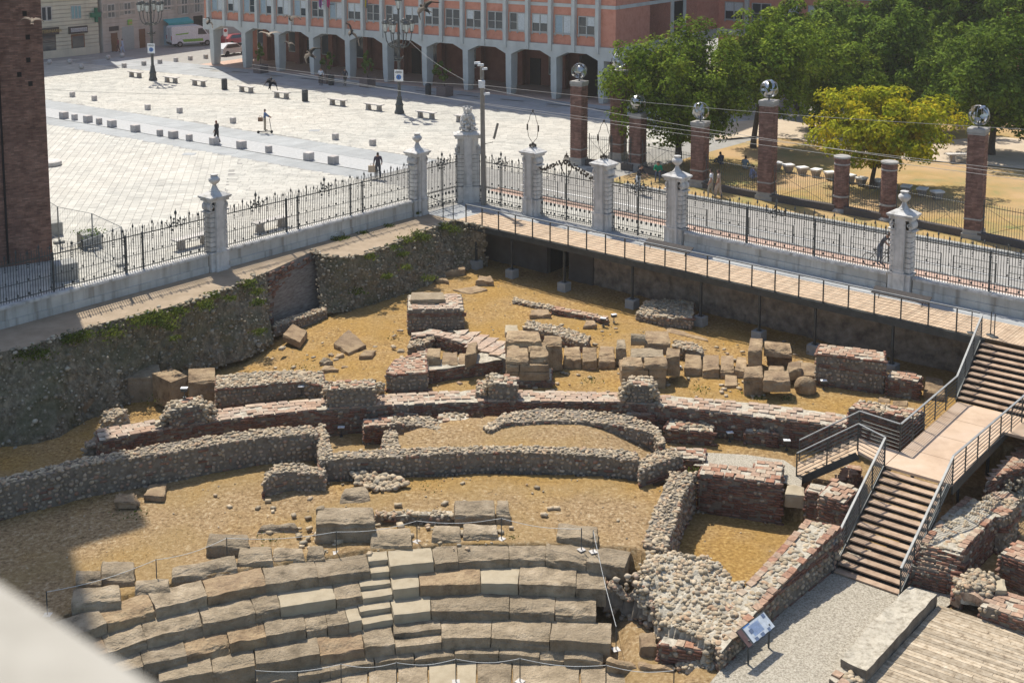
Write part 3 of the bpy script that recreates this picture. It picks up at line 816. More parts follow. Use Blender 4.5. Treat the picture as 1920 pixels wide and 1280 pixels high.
def pillar(top, name, label, loc, rz, w=1.0, hgt=3.52):
    t = thing(name, label, 'pillar', loc, rz, 'white stone fence pillars')
    d = .62
    m = MB(); m.b2(-w / 2 - .06, w / 2 + .06, -d / 2 - .04, d / 2 + .04, -.05, .12); m.b2(-w / 2 - .02, w / 2 + .02, -d / 2, d / 2, .12, .84); m.b2(-w / 2 - .05, w / 2 + .05, -d / 2 - .04, d / 2 + .04, .84, .93)
    m.b2(-.33, .33, -d / 2 - .16, -d / 2, -.05, .12); m.b2(-.30, .30, -d / 2 - .13, -d / 2, .12, .84); m.b2(-.34, .34, -d / 2 - .17, -d / 2 - .04, .84, .96)
    m.build('plinth', M['white'], t)
    nb = 8; z0, z1 = .96, 2.86; h = (z1 - z0) / nb
    for k in range(nb):
        m = MB(); b = .0 if k else .02
        zc0, zc1 = z0 + k * h + .018, z0 + (k + 1) * h - .018
        m.b2(-w / 2 + .01, w / 2 - .01, -d / 2 + .03, d / 2 - .03, zc0, zc1); m.b2(-w / 2 + .07, w / 2 - .07, -d / 2 + .09, d / 2 - .09, zc1, zc1 + .036)
        m.build('stone_course', M['white'], t)
    m = MB(); m.b2(-.24, .24, -d / 2 - .1, -d / 2 + .03, .96, hgt - .12)
    for x in (-.24, .20): m.b2(x, x + .04, -d / 2 - .125, -d / 2 - .1, 1.1, hgt - .3)
    m.b2(-.24, .24, -d / 2 - .125, -d / 2 - .1, hgt - .34, hgt - .12); m.b2(-.27, .27, -d / 2 - .13, -d / 2 + .02, .963, 1.08)
    m.build('pilaster', M['white'], t)
    for sg in (-1, 1):                               # side volutes
        m = MB(); m.b2(sg * (w / 2 - .03) - .14, sg * (w / 2 - .03) + .14, -d / 2 + .0, d / 2, 2.87, 2.94)
        prof = [(.10, 2.95), (.17, 3.02), (.20, 3.14), (.17, 3.26), (.10, 3.33), (.06, 3.40)]
        x = sg * (w / 2 - .14)
        pts = [(x + sg * a - 0, z) for a, z in prof]
        vs = []
        for yy in (-d / 2 + .02, d / 2 - .02):
            vs += [(x - sg * .12, yy, 2.95)] + [(px, yy, z) for px, z in pts] + [(x - sg * .12, yy, 3.40)]
        n = len(vs) // 2
        m.add(vs, [tuple(range(n)), tuple(range(2 * n - 1, n - 1, -1))] + [(i, (i + 1) % n, n + (i + 1) % n, n + i) for i in range(n)])
        for k in range(10):                          # carved curl on the front
            an = k * .7; r_ = .11 - k * .009
            m.ell((x + sg * .03 + r_ * math.cos(an), -d / 2 - .0, 3.15 + r_ * math.sin(an)), (.035, .035, .035), 6, 4)
        m.build('volute', M['white'], t)
    m = MB(); m.b2(-w / 2 + .12, w / 2 - .12, -d / 2 + .02, d / 2 - .02, 2.87, hgt - .12)
    m.build('neck', M['white'], t)
    m = MB(); cw, cd = w / 2 + .12, d / 2 + .2
    m.b2(-cw + .1, cw - .1, -cd + .08, cd - .08, hgt - .12, hgt); m.b2(-cw + .04, cw - .04, -cd + .03, cd - .03, hgt, hgt + .05); m.b2(-cw, cw, -cd, cd, hgt + .05, hgt + .12)
    q = hgt + .12
    vs = [(-cw, -cd, q), (cw, -cd, q), (cw, cd, q), (-cw, cd, q), (-.22, -.22, q + .2), (.22, -.22, q + .2), (.22, .22, q + .2), (-.22, .22, q + .2)]
    m.add(vs, [(0, 1, 5, 4), (1, 2, 6, 5), (2, 3, 7, 6), (3, 0, 4, 7), (4, 5, 6, 7)]); m.build('cap', M['white'], t)
    z = q + .16
    if top == 'urn':
        m = MB(); m.lathe([(.24, 0), (.25, .05), (.2, .1), (.14, .2), (.1, .3), (.09, .36), (.14, .4), (.2, .45), (.26, .52), (.28, .6), (.25, .68), (.17, .75), (.15, .79), (.19, .82), (.19, .86), (.1, .87)], (0, 0, z), 18)
        m.build('urn', M['white'], t, smooth=False)
    elif top == 'loop':
        m = MB(); m.lathe([(.26, 0), (.24, .1), (.1, .12)], (0, 0, z - .02), 10); m.build('stand', M['white'], t)
        m = MB()
        for k in range(8):
            a = k / 8 * 2 * PI; m.ell((.17 * math.cos(a), .17 * math.sin(a), z + .16), (.05, .05, .1), 6, 4)
        m.ell((0, 0, z + .24), (.09, .09, .12), 8, 5)
        prof = [(0, .3), (.14, .45), (.30, .62), (.36, .9), (.40, 1.15), (.36, 1.42), (.26, 1.62), (.20, 1.86), (.1, 2.0), (0, 2.12)]
        for sg in (-1, 1): m.path([(sg * x, 0, z + zz) for x, zz in prof], .016, 5)
        m.ell((0, 0, z + 2.14), (.06, .06, .08), 6, 5)
        for sg in (-1, 1): m.b2(sg * .4 - .035, sg * .4 + .035, -.03, .03, z + 1.0, z + 1.35)
        m.build('lantern_frame', M['ironrust'], t)
    else:
        m = MB(); m.ell((0, .02, z + .55), (.46, .24, .62), 16, 10)
        rr = random.Random(3)
        for k in range(90):                          # carved garland, helmet and scrolls
            a = rr.uniform(0, 2 * PI); h = rr.uniform(0, 1.0); wd = .62 * (1 - h * .55)
            m.ell((wd * math.cos(a) * rr.uniform(.6, 1), .32 * math.sin(a), z + h), (rr.uniform(.05, .11), rr.uniform(.05, .1), rr.uniform(.05, .11)), 7, 5)
        m.build('coat_of_arms', M['white'], t)
        m = MB(); m.lathe([(.2, 0), (.24, .06), (.2, .1)], (0, 0, z + 1.05), 14)
        for k in range(8):
            a = k / 8 * 2 * PI; m.tube((.2 * math.cos(a), .2 * math.sin(a), z + 1.12), (.25 * math.cos(a), .25 * math.sin(a), z + 1.36), .035, 6); m.ell((.26 * math.cos(a), .26 * math.sin(a), z + 1.4), (.05, .05, .05), 6, 4)
        m.ell((0, 0, z + 1.2), (.16, .16, .18), 10, 6); m.build('crown', M['white'], t)
    return t
pa = pillar('urn', 'urn_pillar', 'white urn pillar standing alone in the left fence nearest the tower', FL_.at(sA, 0, -.17), TL)
dup(pa, FL_.at(sB, 0, -.17), TL, 'white urn pillar beside the gate left of the coat of arms')
dup(pa, FR_.at(sE, 0, -.17), TR, 'white urn pillar where the right gates end and the low wall starts')
dup(pa, FR_.at(sF, 0, -.17), TR, 'white urn pillar beside a crouching cyclist at the right')
pc = pillar('arms', 'arms_pillar', 'broad white corner pillar topped by a carved coat of arms', CORNER + (NL + NR).normalized() * -.1, (TL + TR) / 2, 1.45, 3.95)
pd = pillar('loop', 'lantern_pillar', 'white gate pillar with a tall looped iron lantern frame', FR_.at(sD, 0, -.17), TR)
dup(pd, FR_.at(sG, 0, -.17), TR, 'white gate pillar with dark iron lantern frame in front of the park fence')

# ------------------------------------------------------------------ timber walkway along the right wall
W0, W1 = P(850, 411), P(1842, 632)
WD = (W1 - W0).normalized()
WN = V(WD.y, -WD.x, 0)
if WN.y > 0: WN = -WN
WFc = Fac(W0, WD); WFc.n = WN
WL = (W1 - W0).length
wk = thing('walkway', 'raised timber walkway with slim grey railing along the right wall', 'walkway', W0)
def wkb(mb, name, m): 
    o = mb.build(name, m, wk); o.location = -W0; return o
s0w = (P(875, 416) - W0).dot(WD); s1w = (P(1793, 621) - W0).dot(WD)
nb = 0; x = .2
while x < WL + 14 and nb < 290:
    wdt = .14
    o = MB()
    WFc.box(o, x, x + wdt - .012, -.045, .0 + R.uniform(-.003, .003), -2.35, -.02)
    nb += 1; x += wdt
    wkb(o, 'deck_board', M['wood'])
m = MB(); WFc.box(m, -.2, WL + .1, -.36, -.05, -.06, .06); WFc.box(m, -.2, WL, -.30, -.05, -2.3, -2.2); wkb(m, 'edge_beam', M['steel'])
for k in range(24):
    s = s0w + (s1w - s0w) * k / 23
    m = MB(); WFc.box(m, s - .022, s + .022, -.12, .98, -.03, .03); wkb(m, 'post', M['steel'])
m = MB(); WFc.box(m, s0w, WL - .15, .97, 1.02, -.035, .035); wkb(m, 'handrail', M['rail'])
m = MB()
for j in range(7): m.tube(WFc.at(s0w, .12 + j * .12, 0), WFc.at(WL - .15, .12 + j * .12, 0), .006, 4)
tag(wkb(m, 'cables', M['steel']), kind='stuff')
for i, (u0, v0, u1, v1) in enumerate(((1208, 454, 1288, 472), (1640, 545, 1742, 568))):
    a0 = (P(u0, v0 + 37) - W0).dot(WD); a1 = (P(u1, v1 + 40) - W0).dot(WD)
    t = thing('display_panel', ('slanted dark display panel on the walkway rail before an urn pillar', 'slanted dark display panel on the walkway rail nearest the stairs')[i], 'panel', WFc.at(a0, .98, 0), 0, 'display panels on the walkway rail')
    m = MB(); c = WFc.at((a0 + a1) / 2, 1.02, -.1)
    ax = (WD, (-WN * .9 + V(0, 0, .42)).normalized(), (WN * .42 + V(0, 0, .9)).normalized())
    m.box(c, (a1 - a0, .46, .04), ax=ax); o = m.build('board', flat('dark_panel', (.045, .038, .035), .75, 0, .2), t); o.location = -t.location
    m = MB()
    for a in (a0 + .3, a1 - .3): m.tube(WFc.at(a, .7, 0), WFc.at(a, 1.0, -.1), .02, 5)
    o = m.build('bracket', M['steel'], t); o.location = -t.location
# posts and concrete feet under the walkway
for u, v in ((888, 505), (955, 522), (1058, 545), (1186, 577), (1315, 609), (1418, 640), (1530, 662), (1672, 700)):
    s = None
    zg = -2.55
    p = P(u, v, zg); s = (p - W0).dot(WD)
    q = WFc.at(s, 0, -.12)
    t = thing('walkway_support', 'dark steel post on a concrete block under the walkway', 'post', (q.x, q.y, zg), TR, 'posts under the walkway')
    t['label'] = 'dark steel post on a concrete block under the walkway, ' + {888: 'in the pit corner', 955: 'left of the dark doorway', 1058: 'right of the dark doorway', 1186: 'left of the dark masonry lump', 1315: 'right of the dark masonry lump', 1418: 'behind the tall square stone post', 1530: 'behind the long brick wall block', 1672: 'nearest the stairs'}[u]
    m = MB(); m.b2(-.26, .26, -.26, .26, -.1, .46); m.build('concrete_block', M['greyconc'], t)
    m = MB(); m.b2(-.045, .045, -.06, .06, .46, 2.2); m.b2(-.11, .11, -.11, .11, .46, .48); m.build('post', M['steel'], t)
# short gate-end rail at the corner
m = MB()
q0, q1, q2 = P(798, 398), P(831, 412), W0
for a, b in ((q0, q1), (q1, q2)):
    m.tube(a + V(0, 0, .98), b + V(0, 0, .98), .025, 5)
    for j in range(7): m.tube(a + V(0, 0, .12 + j * .12), b + V(0, 0, .12 + j * .12), .006, 4)
for q in (q0, q1, q2): m.box(q + V(0, 0, .49), (.05, .05, .98))
o = m.build('end_rail', M['steel'], wk); o.location = -W0
# dark retaining wall behind the walkway, with a doorway
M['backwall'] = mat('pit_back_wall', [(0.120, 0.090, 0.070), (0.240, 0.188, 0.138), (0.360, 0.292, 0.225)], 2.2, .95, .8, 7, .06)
bw = thing('retaining_wall', 'dark rough masonry wall in the shade under the walkway', 'wall', WFc.at(0, 0, -1.9))
def rough_plane(mb, f, a0, a1, z0, z1, t, nx, nz, amp):
    vs = []; 
    for j in range(nz + 1):
        for i in range(nx + 1):
            a = lerp(a0, a1, i / nx); z = lerp(z0, z1, j / nz)
            p = f.at(a, z, t)
            vs.append(tuple(p + f.n * (amp * noise.noise(p * 1.7) + amp * .6 * noise.noise(p * 5))))
    mb.add(vs, [(j * (nx + 1) + i, j * (nx + 1) + i + 1, (j + 1) * (nx + 1) + i + 1, (j + 1) * (nx + 1) + i) for j in range(nz) for i in range(nx)])
def aW(u, v, z, t): return (P(u, v, z) - W0).dot(WD)
d0, d1 = 5.2, 6.8
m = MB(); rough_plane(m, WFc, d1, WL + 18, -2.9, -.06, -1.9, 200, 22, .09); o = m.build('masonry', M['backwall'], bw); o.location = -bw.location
m = MB(); WFc.box(m, .6, d0, -2.9, -.06, -2.2, -1.9); WFc.box(m, d0, d1, -.45, -.06, -2.2, -1.92); WFc.box(m, d1, d1 + 1.6, -2.9, -.06, -2.0, -1.78); o = m.build('concrete_panel', mat('dark_concrete', [(.07, .06, .05), (.11, .095, .08)], 1.5), bw); o.location = -bw.location  # concrete in a very dark grey brown tone
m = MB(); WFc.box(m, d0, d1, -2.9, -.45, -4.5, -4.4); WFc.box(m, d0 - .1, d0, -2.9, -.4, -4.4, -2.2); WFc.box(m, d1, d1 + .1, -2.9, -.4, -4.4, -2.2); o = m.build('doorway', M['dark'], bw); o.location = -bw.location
# strip of paving between walkway and wall
qs = [FL_.at(sB, 0), CORNER, RW0 + DR * 46 - NR * .1, WFc.at(WL + 24, 0, -2.3), WFc.at(1.2, 0, -2.3), WFc.at(1.2, 0, 0), W0, P(800, 403)]
m = MB(); m.add([(q.x, q.y, -.008) for q in qs], [tuple(range(8))]); tag(m.build('pavement', M['greystone']), kind='structure')

# ------------------------------------------------------------------ stairs and landing
T0 = P(1842, 634); ZL = -1.63; ZG = -3.75
q1, q3 = P(1795, 752, ZL), P(1660, 872, ZL)
SD = (q3 - q1); SD.z = 0; SD.normalize()              # downhill direction
SW = V(-SD.y, SD.x, 0)
if SW.x < 0: SW = -SW                                  # across the stairs, to the right
# upper flight: top at the walkway, wide
st = thing('stairs', 'grey steel and timber stairs from the walkway down into the ruins', 'stairs', q1)
def sbuild(mb, name, m, **k):
    o = mb.build(name, m, st, **k); o.location = -q1; return o
SAX = (SW, SD, V(0, 0, 1))
def flight(top, bot, width, n, z0, z1):
    for k in range(n):
        t = (k + .5) / n
        c = top.lerp(bot, t); z = z0 + (z1 - z0) * (k + 1) / (n + 1)
        m = MB(); m.box(V(c.x, c.y, z - .03) + SW * (width / 2), (width, .27, .045), ax=SAX); sbuild(m, 'tread', M['tread'])
        m = MB(); m.box(V(c.x, c.y, z - .12) + SW * (width / 2) + SD * .05, (width, .02, .125), ax=SAX); sbuild(m, 'dark_gap', M['dark'])  # dark strip painted in for the shaded open gap below each tread
    m = MB()
    for off in (-.04, width + .04):
        a, b = V(top.x, top.y, z0 - .12) + SW * off, V(bot.x, bot.y, z1 - .02) + SW * off
        d = (b - a); l = d.length; d.normalize()
        m.box((a + b) / 2, (.05, l, .3), ax=(SW, d, SW.cross(d)))
    sbuild(m, 'stringer', M['steel'])
def guard(pts, name='guard_rail', post=1.15, n=6, h=1.0, wide=.07):
    m = MB(); pb = MB(); cb = MB()
    for a, b in zip(pts[:-1], pts[1:]):
        d = b - a; l = d.length; dn = d.normalized(); side = dn.cross(V(0, 0, 1)).normalized(); upv = side.cross(dn)
        m.box((a + b) / 2 + V(0, 0, h), (wide, l, .035), ax=(side, dn, upv))
        k = max(1, round(l / post))
        for i in range(k + 1):
            p = a.lerp(b, i / k); pb = MB(); pb.box(p + V(0, 0, h / 2), (.035, .05, h), ax=(side, V(dn.x, dn.y, 0).normalized(), V(0, 0, 1))); sbuild(pb, 'post', M['steel'])
        for j in range(n): cb.tube(a + V(0, 0, .12 + j * (h - .15) / n), b + V(0, 0, .12 + j * (h - .15) / n), .014, 4)
    sbuild(m, 'handrail', M['rail']); tag(sbuild(cb, 'rail_bars', M['steel']), kind='stuff')
flight(V(T0.x, T0.y, 0), V(q1.x, q1.y, 0), 4.4, 10, 0, ZL)
q4 = P(1770, 910, ZL)
wl = (q4 - q3).dot(SW)
q2r = q1 + SW * (4.4)
lb = P(1563, 1078, ZG)
lo_top = q3; lo_dir = lb - q3; lo_dir.z = 0
flight(V(q3.x, q3.y, 0), V(q3.x + lo_dir.x, q3.y + lo_dir.y, 0), wl, 14, ZL, ZG)
# landing slabs
lmat = mat('landing_concrete', [(.40, .28, .185), (.49, .36, .25), (.54, .41, .30)], .9, .85, .15, 20, .01, streak=(.5, (.35, .26, .2), .3))
LLen = (q3 - q1).dot(SD)
for k in range(4):
    m = MB(); a = q1 + SD * (LLen * k / 4 + .01); b = q1 + SD * (LLen * (k + 1) / 4 - .01)
    w0 = lerp(4.4, wl, k / 4); w1 = lerp(4.4, wl, (k + 1) / 4)
    w0 = w1 = max(wl, 2.3) if k else 4.4
    pts = [a, b, b + SW * w1, a + SW * w0]
    m.poly([(p.x, p.y) for p in pts], ZL - .1, ZL); sbuild(m, 'landing_slab', lmat)
m = MB()
for off in (0, max(wl, 2.3)): 
    a, b = q1 + SW * off, q3 + SW * off
    m.box((a + b) / 2 + V(0, 0, -.2), (.06, (b - a).length, .3), ax=SAX)
for k in (.3, .75): 
    for off in (.3, 1.9): 
        p = q1 + SD * LLen * k + SW * off; m.box(V(p.x, p.y, -2.9), (.1, .1, 2.4))
sbuild(m, 'landing_frame', M['steel'])
up0 = V(T0.x, T0.y, 0) - SW * .05; up1 = V(q1.x, q1.y, ZL) - SW * .05
br0 = P(1687, 846, ZL)
guard([up0, up1, V(br0.x, br0.y, ZL)])
rr0 = q1 + SW * max(wl, 2.3); rr1 = q3 + SW * max(wl, 2.3)
guard([V(rr0.x, rr0.y, ZL) + SW * .3 - SD * .6, V(rr1.x, rr1.y, ZL), V(q3.x + lo_dir.x, q3.y + lo_dir.y, ZG) + SW * (wl + .06)])
l0 = P(1658, 872, ZL)
guard([V(l0.x, l0.y, ZL), V(q3.x + lo_dir.x, q3.y + lo_dir.y, ZG) - SW * .06])
# small branch flight to the left, down to the corridor
bz = -3.0
ba, bb_ = P(1608, 846, ZL - .02), P(1493, 899, bz)
bd = (bb_ - ba); bd.z = 0; bd.normalize(); bs = V(-bd.y, bd.x, 0)
if bs.y < 0: bs = -bs
bw_ = 1.15
m = MB(); m.poly([(p.x, p.y) for p in (ba, l0, br0, ba + bs * bw_)], ZL - .1, ZL - .005); sbuild(m, 'branch_landing', lmat)
bl_ = (bb_ - ba).length; V2 = (bb_ - ba); V2.z = 0; bl_ = V2.length
for k in range(7):
    c = ba + bd * (bl_ * (k + .5) / 7) + bs * (bw_ / 2); z = ZL + (bz - ZL) * (k + 1) / 8
    m = MB(); m.box(V(c.x, c.y, z), (bl_ / 7 + .03, bw_, .05), ax=(bd, bs, V(0, 0, 1))); sbuild(m, 'tread', M['wood'])
m = MB()
for off in (-.03, bw_ + .03):
    a, b = V(ba.x, ba.y, ZL - .16) + bs * off, V(bb_.x, bb_.y, bz - .1) + bs * off
    d = (b - a).normalized(); m.box((a + b) / 2, ((b - a).length, .05, .26), ax=(d, bs, d.cross(bs)))
sbuild(m, 'stringer', M['steel'])
e = bb_ + V(0, 0, 0); f2 = bb_ + bs * bw_
guard([V(l0.x, l0.y, ZL), V(ba.x, ba.y, ZL), V(e.x, e.y, bz)], post=1.3, n=6)
a2 = ba + bs * bw_
guard([V(br0.x, br0.y, ZL), V(a2.x, a2.y, ZL), V(f2.x, f2.y, bz)], post=1.3, n=6)
# rope stands on the deck
for i, (u, v) in enumerate(((1821, 624), (1857, 628), (1864, 632))):
    p = P(u, v)
    t = thing('barrier_post', ('slim black barrier post on a round foot left of the stair rail', 'slim black barrier post at the stair head, left one of two', 'slim black barrier post at the stair head, right one of two')[i], 'post', p, 0, 'barrier posts at the stair head')
    m = MB(); m.lathe([(.17, 0), (.17, .02), (.05, .035)], n=14); m.build('foot', M['steel'], t)
    m = MB(); m.tube((0, 0, .03), (0, 0, .95), .022, 8); m.ell((0, 0, .96), (.03, .03, .03), 8, 5); m.build('pole', M['iron'], t)
# ------------------------------------------------------------------ the ruins: materials and piece makers
def piece_mat(name, cols, rough=.9, bump=.35, bscale=45, var=.25, nscale=9):
    m = bpy.data.materials.new(name); m.use_nodes = True
    N = m.node_tree.nodes; L = m.node_tree.links; b = N['Principled BSDF']
    b.inputs['Roughness'].default_value = rough; b.inputs['Specular IOR Level'].default_value = .25
    geo = N.new('ShaderNodeNewGeometry'); oi = N.new('ShaderNodeObjectInfo')
    ad = N.new('ShaderNodeMath'); ad.operation = 'ADD'; L.new(geo.outputs['Random Per Island'], ad.inputs[0]); L.new(oi.outputs['Random'], ad.inputs[1])
    fr = N.new('ShaderNodeMath'); fr.operation = 'FRACT'; L.new(ad.outputs[0], fr.inputs[0])
    rp = N.new('ShaderNodeValToRGB'); el = rp.color_ramp.elements; n = len(cols)
    for i, c in enumerate(cols):
        e = el[i] if i < 2 else el.new(i / (n - 1)); e.position = i / (n - 1); e.color = (*c, 1)
    L.new(fr.outputs[0], rp.inputs[0])
    nz = N.new('ShaderNodeTexNoise'); nz.inputs['Scale'].default_value = nscale; nz.inputs['Detail'].default_value = 6; L.new(geo.outputs['Position'], nz.inputs['Vector'])
    mr = N.new('ShaderNodeMapRange'); mr.inputs['From Min'].default_value = .3; mr.inputs['From Max'].default_value = .7
    mr.inputs['To Min'].default_value = 1 - var; mr.inputs['To Max'].default_value = 1 + var; L.new(nz.outputs[0], mr.inputs['Value'])
    mx = N.new('ShaderNodeMix'); mx.data_type = 'RGBA'; mx.blend_type = 'MULTIPLY'; mx.inputs[0].default_value = 1
    L.new(rp.outputs[0], mx.inputs[6]); L.new(mr.outputs[0], mx.inputs[7]); L.new(mx.outputs[2], b.inputs['Base Color'])
    bz = N.new('ShaderNodeTexNoise'); bz.inputs['Scale'].default_value = bscale; bz.inputs['Detail'].default_value = 5; L.new(geo.outputs['Position'], bz.inputs['Vector'])
    bp = N.new('ShaderNodeBump'); bp.inputs['Strength'].default_value = bump; bp.inputs['Distance'].default_value = .02
    L.new(bz.outputs[0], bp.inputs['Height']); L.new(bp.outputs[0], b.inputs['Normal'])
    return m
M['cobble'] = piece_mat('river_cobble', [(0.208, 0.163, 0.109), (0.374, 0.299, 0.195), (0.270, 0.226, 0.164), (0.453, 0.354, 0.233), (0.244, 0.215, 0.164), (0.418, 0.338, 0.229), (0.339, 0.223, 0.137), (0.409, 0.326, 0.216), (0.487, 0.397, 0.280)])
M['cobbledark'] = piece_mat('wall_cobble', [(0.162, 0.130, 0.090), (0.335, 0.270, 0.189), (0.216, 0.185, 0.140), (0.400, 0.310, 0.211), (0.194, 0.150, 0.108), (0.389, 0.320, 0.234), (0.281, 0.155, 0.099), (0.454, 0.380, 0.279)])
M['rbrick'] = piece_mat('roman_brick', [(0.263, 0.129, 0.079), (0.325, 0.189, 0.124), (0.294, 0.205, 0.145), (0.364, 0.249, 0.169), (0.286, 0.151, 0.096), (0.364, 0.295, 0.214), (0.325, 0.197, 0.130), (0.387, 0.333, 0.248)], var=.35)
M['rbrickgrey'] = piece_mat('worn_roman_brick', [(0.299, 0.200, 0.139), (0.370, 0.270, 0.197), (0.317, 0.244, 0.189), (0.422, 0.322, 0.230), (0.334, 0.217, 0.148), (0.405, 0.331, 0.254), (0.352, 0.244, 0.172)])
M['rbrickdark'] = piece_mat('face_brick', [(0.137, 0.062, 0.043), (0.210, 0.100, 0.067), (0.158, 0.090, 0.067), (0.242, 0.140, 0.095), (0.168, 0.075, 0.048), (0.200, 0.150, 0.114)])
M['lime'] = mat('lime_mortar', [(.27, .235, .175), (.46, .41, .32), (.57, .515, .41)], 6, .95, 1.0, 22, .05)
M['limedark'] = mat('darker_lime', [(.12, .10, .075), (.19, .16, .125), (.23, .20, .155)], 4, .95, .8, 22, .04)  # darker copy of the lime, holds wall face shade and dark gaps in colour
def rockmat(name, cols, **k):
    return mat(name, cols, k.pop('scale', 2.2), .92, k.pop('bump', .9), k.pop('bscale', 11), k.pop('bdist', .1), isl=0, obj=k.pop('obj', .14), detail=9, **k)
M['sand'] = rockmat('grey_sandstone', [(0.134, 0.104, 0.066), (0.278, 0.217, 0.142), (0.375, 0.296, 0.198), (0.463, 0.376, 0.263)], big=(.45, (.25, .195, .125), .5), bump=1.0, bscale=12)
M['sandbrown'] = rockmat('brown_sandstone', [(0.126, 0.086, 0.048), (0.272, 0.188, 0.107), (0.370, 0.267, 0.154), (0.449, 0.335, 0.206)], big=(.6, (.235, .16, .10), .45))
M['sandpale'] = mat('new_pale_stone', [(0.286, 0.232, 0.153), (0.354, 0.296, 0.203), (0.392, 0.332, 0.233)], 2, .9, .5, 30, .02, obj=.06)
M['ground'] = mat('scorched_turf', [(0.119, 0.079, 0.035), (0.273, 0.178, 0.086), (0.387, 0.266, 0.135), (0.546, 0.441, 0.294)], 8, .97, 1.0, 36, .055, big=(.32, (.32, .215, .08), .5), detail=14)
def golden_moss(m):                                  # the turf is mossier and more golden in the damp upper part and along the walls
    N = m.node_tree.nodes; L = m.node_tree.links; b = N['Principled BSDF']
    src = b.inputs['Base Color'].links[0].from_socket
    at = N.new('ShaderNodeAttribute'); at.attribute_name = 'damp'
    mx = N.new('ShaderNodeMix'); mx.data_type = 'RGBA'; mx.blend_type = 'MULTIPLY'; mx.inputs[7].default_value = (1.08, .95, .56, 1)
    L.new(at.outputs['Fac'], mx.inputs[0]); L.new(src, mx.inputs[6]); L.new(mx.outputs[2], b.inputs['Base Color'])
golden_moss(M['ground'])
M['gravel'] = mat('gravel', [(0.160, 0.138, 0.103), (0.400, 0.356, 0.277), (0.608, 0.553, 0.448)], 20, .95, 1.0, 44, .04, detail=8)
M['earth'] = mat('pit_bank_earth', [(0.091, 0.073, 0.046), (0.221, 0.181, 0.121), (0.390, 0.325, 0.224)], 5, .97, 1.0, 12, .12, big=(.6, (.11, .115, .055), .55), stretch=(1, 1, .7))
M['dirt'] = mat('terrace_dirt', [(.25, .19, .125), (.36, .28, .195)], 1.2, .95, .4, 25, .02)

def variant(kind, seed):
    r = random.Random(seed); mb = MB()
    if kind == 'cobble':
        mb.ell((0, 0, 0), (1, 1, 1), 7, 5)
        q = V(seed * 3.1, seed, 0)
        vs = []
        for p in mb.v:
            p = Vector(p); p *= 1 + .28 * noise.noise(p * 1.1 + q); vs.append((p.x, p.y, p.z))
        mb.v = vs
    else:
        c = [(sx, sy, sz) for sz in (-1, 1) for sy in (-1, 1) for sx in (-1, 1)]
        mb.v = [(x + r.uniform(-.07, .07), y + r.uniform(-.1, .1), z + r.uniform(-.16, .16)) for x, y, z in c]
        mb.f = [(0, 2, 3, 1), (4, 5, 7, 6), (0, 1, 5, 4), (2, 6, 7, 3), (0, 4, 6, 2), (1, 3, 7, 5)]; mb.m = [0] * 6
    tris = []
    for f in mb.f:
        for i in range(1, len(f) - 1): tris.append((f[0], f[i], f[i + 1]))
    return np.array(mb.v, dtype=np.float32), np.array(tris, dtype=np.int32), mb
VAR = {k: [variant(k, i + 1) for i in range(6)] for k in ('cobble', 'brick')}
MESHC = {}
def vmesh(kind, i, m):
    key = (kind, i, m.name)
    if key not in MESHC: MESHC[key] = VAR[kind][i][2].mesh(kind, m, smooth=(kind == 'cobble'))
    return MESHC[key]
OBJS = [0]
class Pieces:
    def __init__(s, kind, m, name=None): s.kind = kind; s.m = m; s.name = name or kind; s.it = []
    def add(s, loc, size, ax):                         # ax: three axes, size: half extents
        s.it.append((loc, size, ax))
    def build(s, parent, nobj=0):
        if not s.it: return
        org = parent.matrix_world.translation if parent else Vector()
        org = Vector(parent.location) if parent else org
        it = s.it
        if nobj:
            it.sort(key=lambda q: -(q[1][0] * q[1][1]) / (q[0].y ** 2))
        for loc, size, ax in it[:nobj]:
            o = bpy.data.objects.new(s.name, vmesh(s.kind, R.randrange(6), s.m))
            a, b, c = ax; l = loc - org
            o.matrix_basis = Matrix(((a.x * size[0], b.x * size[1], c.x * size[2], l.x), (a.y * size[0], b.y * size[1], c.y * size[2], l.y), (a.z * size[0], b.z * size[1], c.z * size[2], l.z), (0, 0, 0, 1)))
            COL.objects.link(o); o.parent = parent; OBJS[0] += 1
        rest = it[nobj:]
        if rest:
            vv = []; tt = []; n = 0
            for loc, size, ax in rest:
                v, t, _ = VAR[s.kind][R.randrange(6)]
                A = np.array([[ax[k][i] * size[k] for k in range(3)] for i in range(3)], dtype=np.float32)
                l = loc - org
                vv.append(v @ A.T + np.array((l.x, l.y, l.z), dtype=np.float32)); tt.append(t + n); n += len(v)
            vv = np.concatenate(vv); tt = np.concatenate(tt)
            me = bpy.data.meshes.new(s.name + 's')
            me.vertices.add(len(vv)); me.vertices.foreach_set('co', vv.ravel())
            me.loops.add(len(tt) * 3); me.loops.foreach_set('vertex_index', tt.ravel())
            me.polygons.add(len(tt)); me.polygons.foreach_set('loop_start', np.arange(0, len(tt) * 3, 3, dtype=np.int32)); me.polygons.foreach_set('loop_total', np.full(len(tt), 3, dtype=np.int32))
            if s.kind == 'cobble': me.polygons.foreach_set('use_smooth', np.ones(len(tt), dtype=bool))
            me.materials.append(s.m); me.update(calc_edges=True)
            o = bpy.data.objects.new(s.name + 's', me); link(o, parent); tag(o, kind='stuff')
            return o

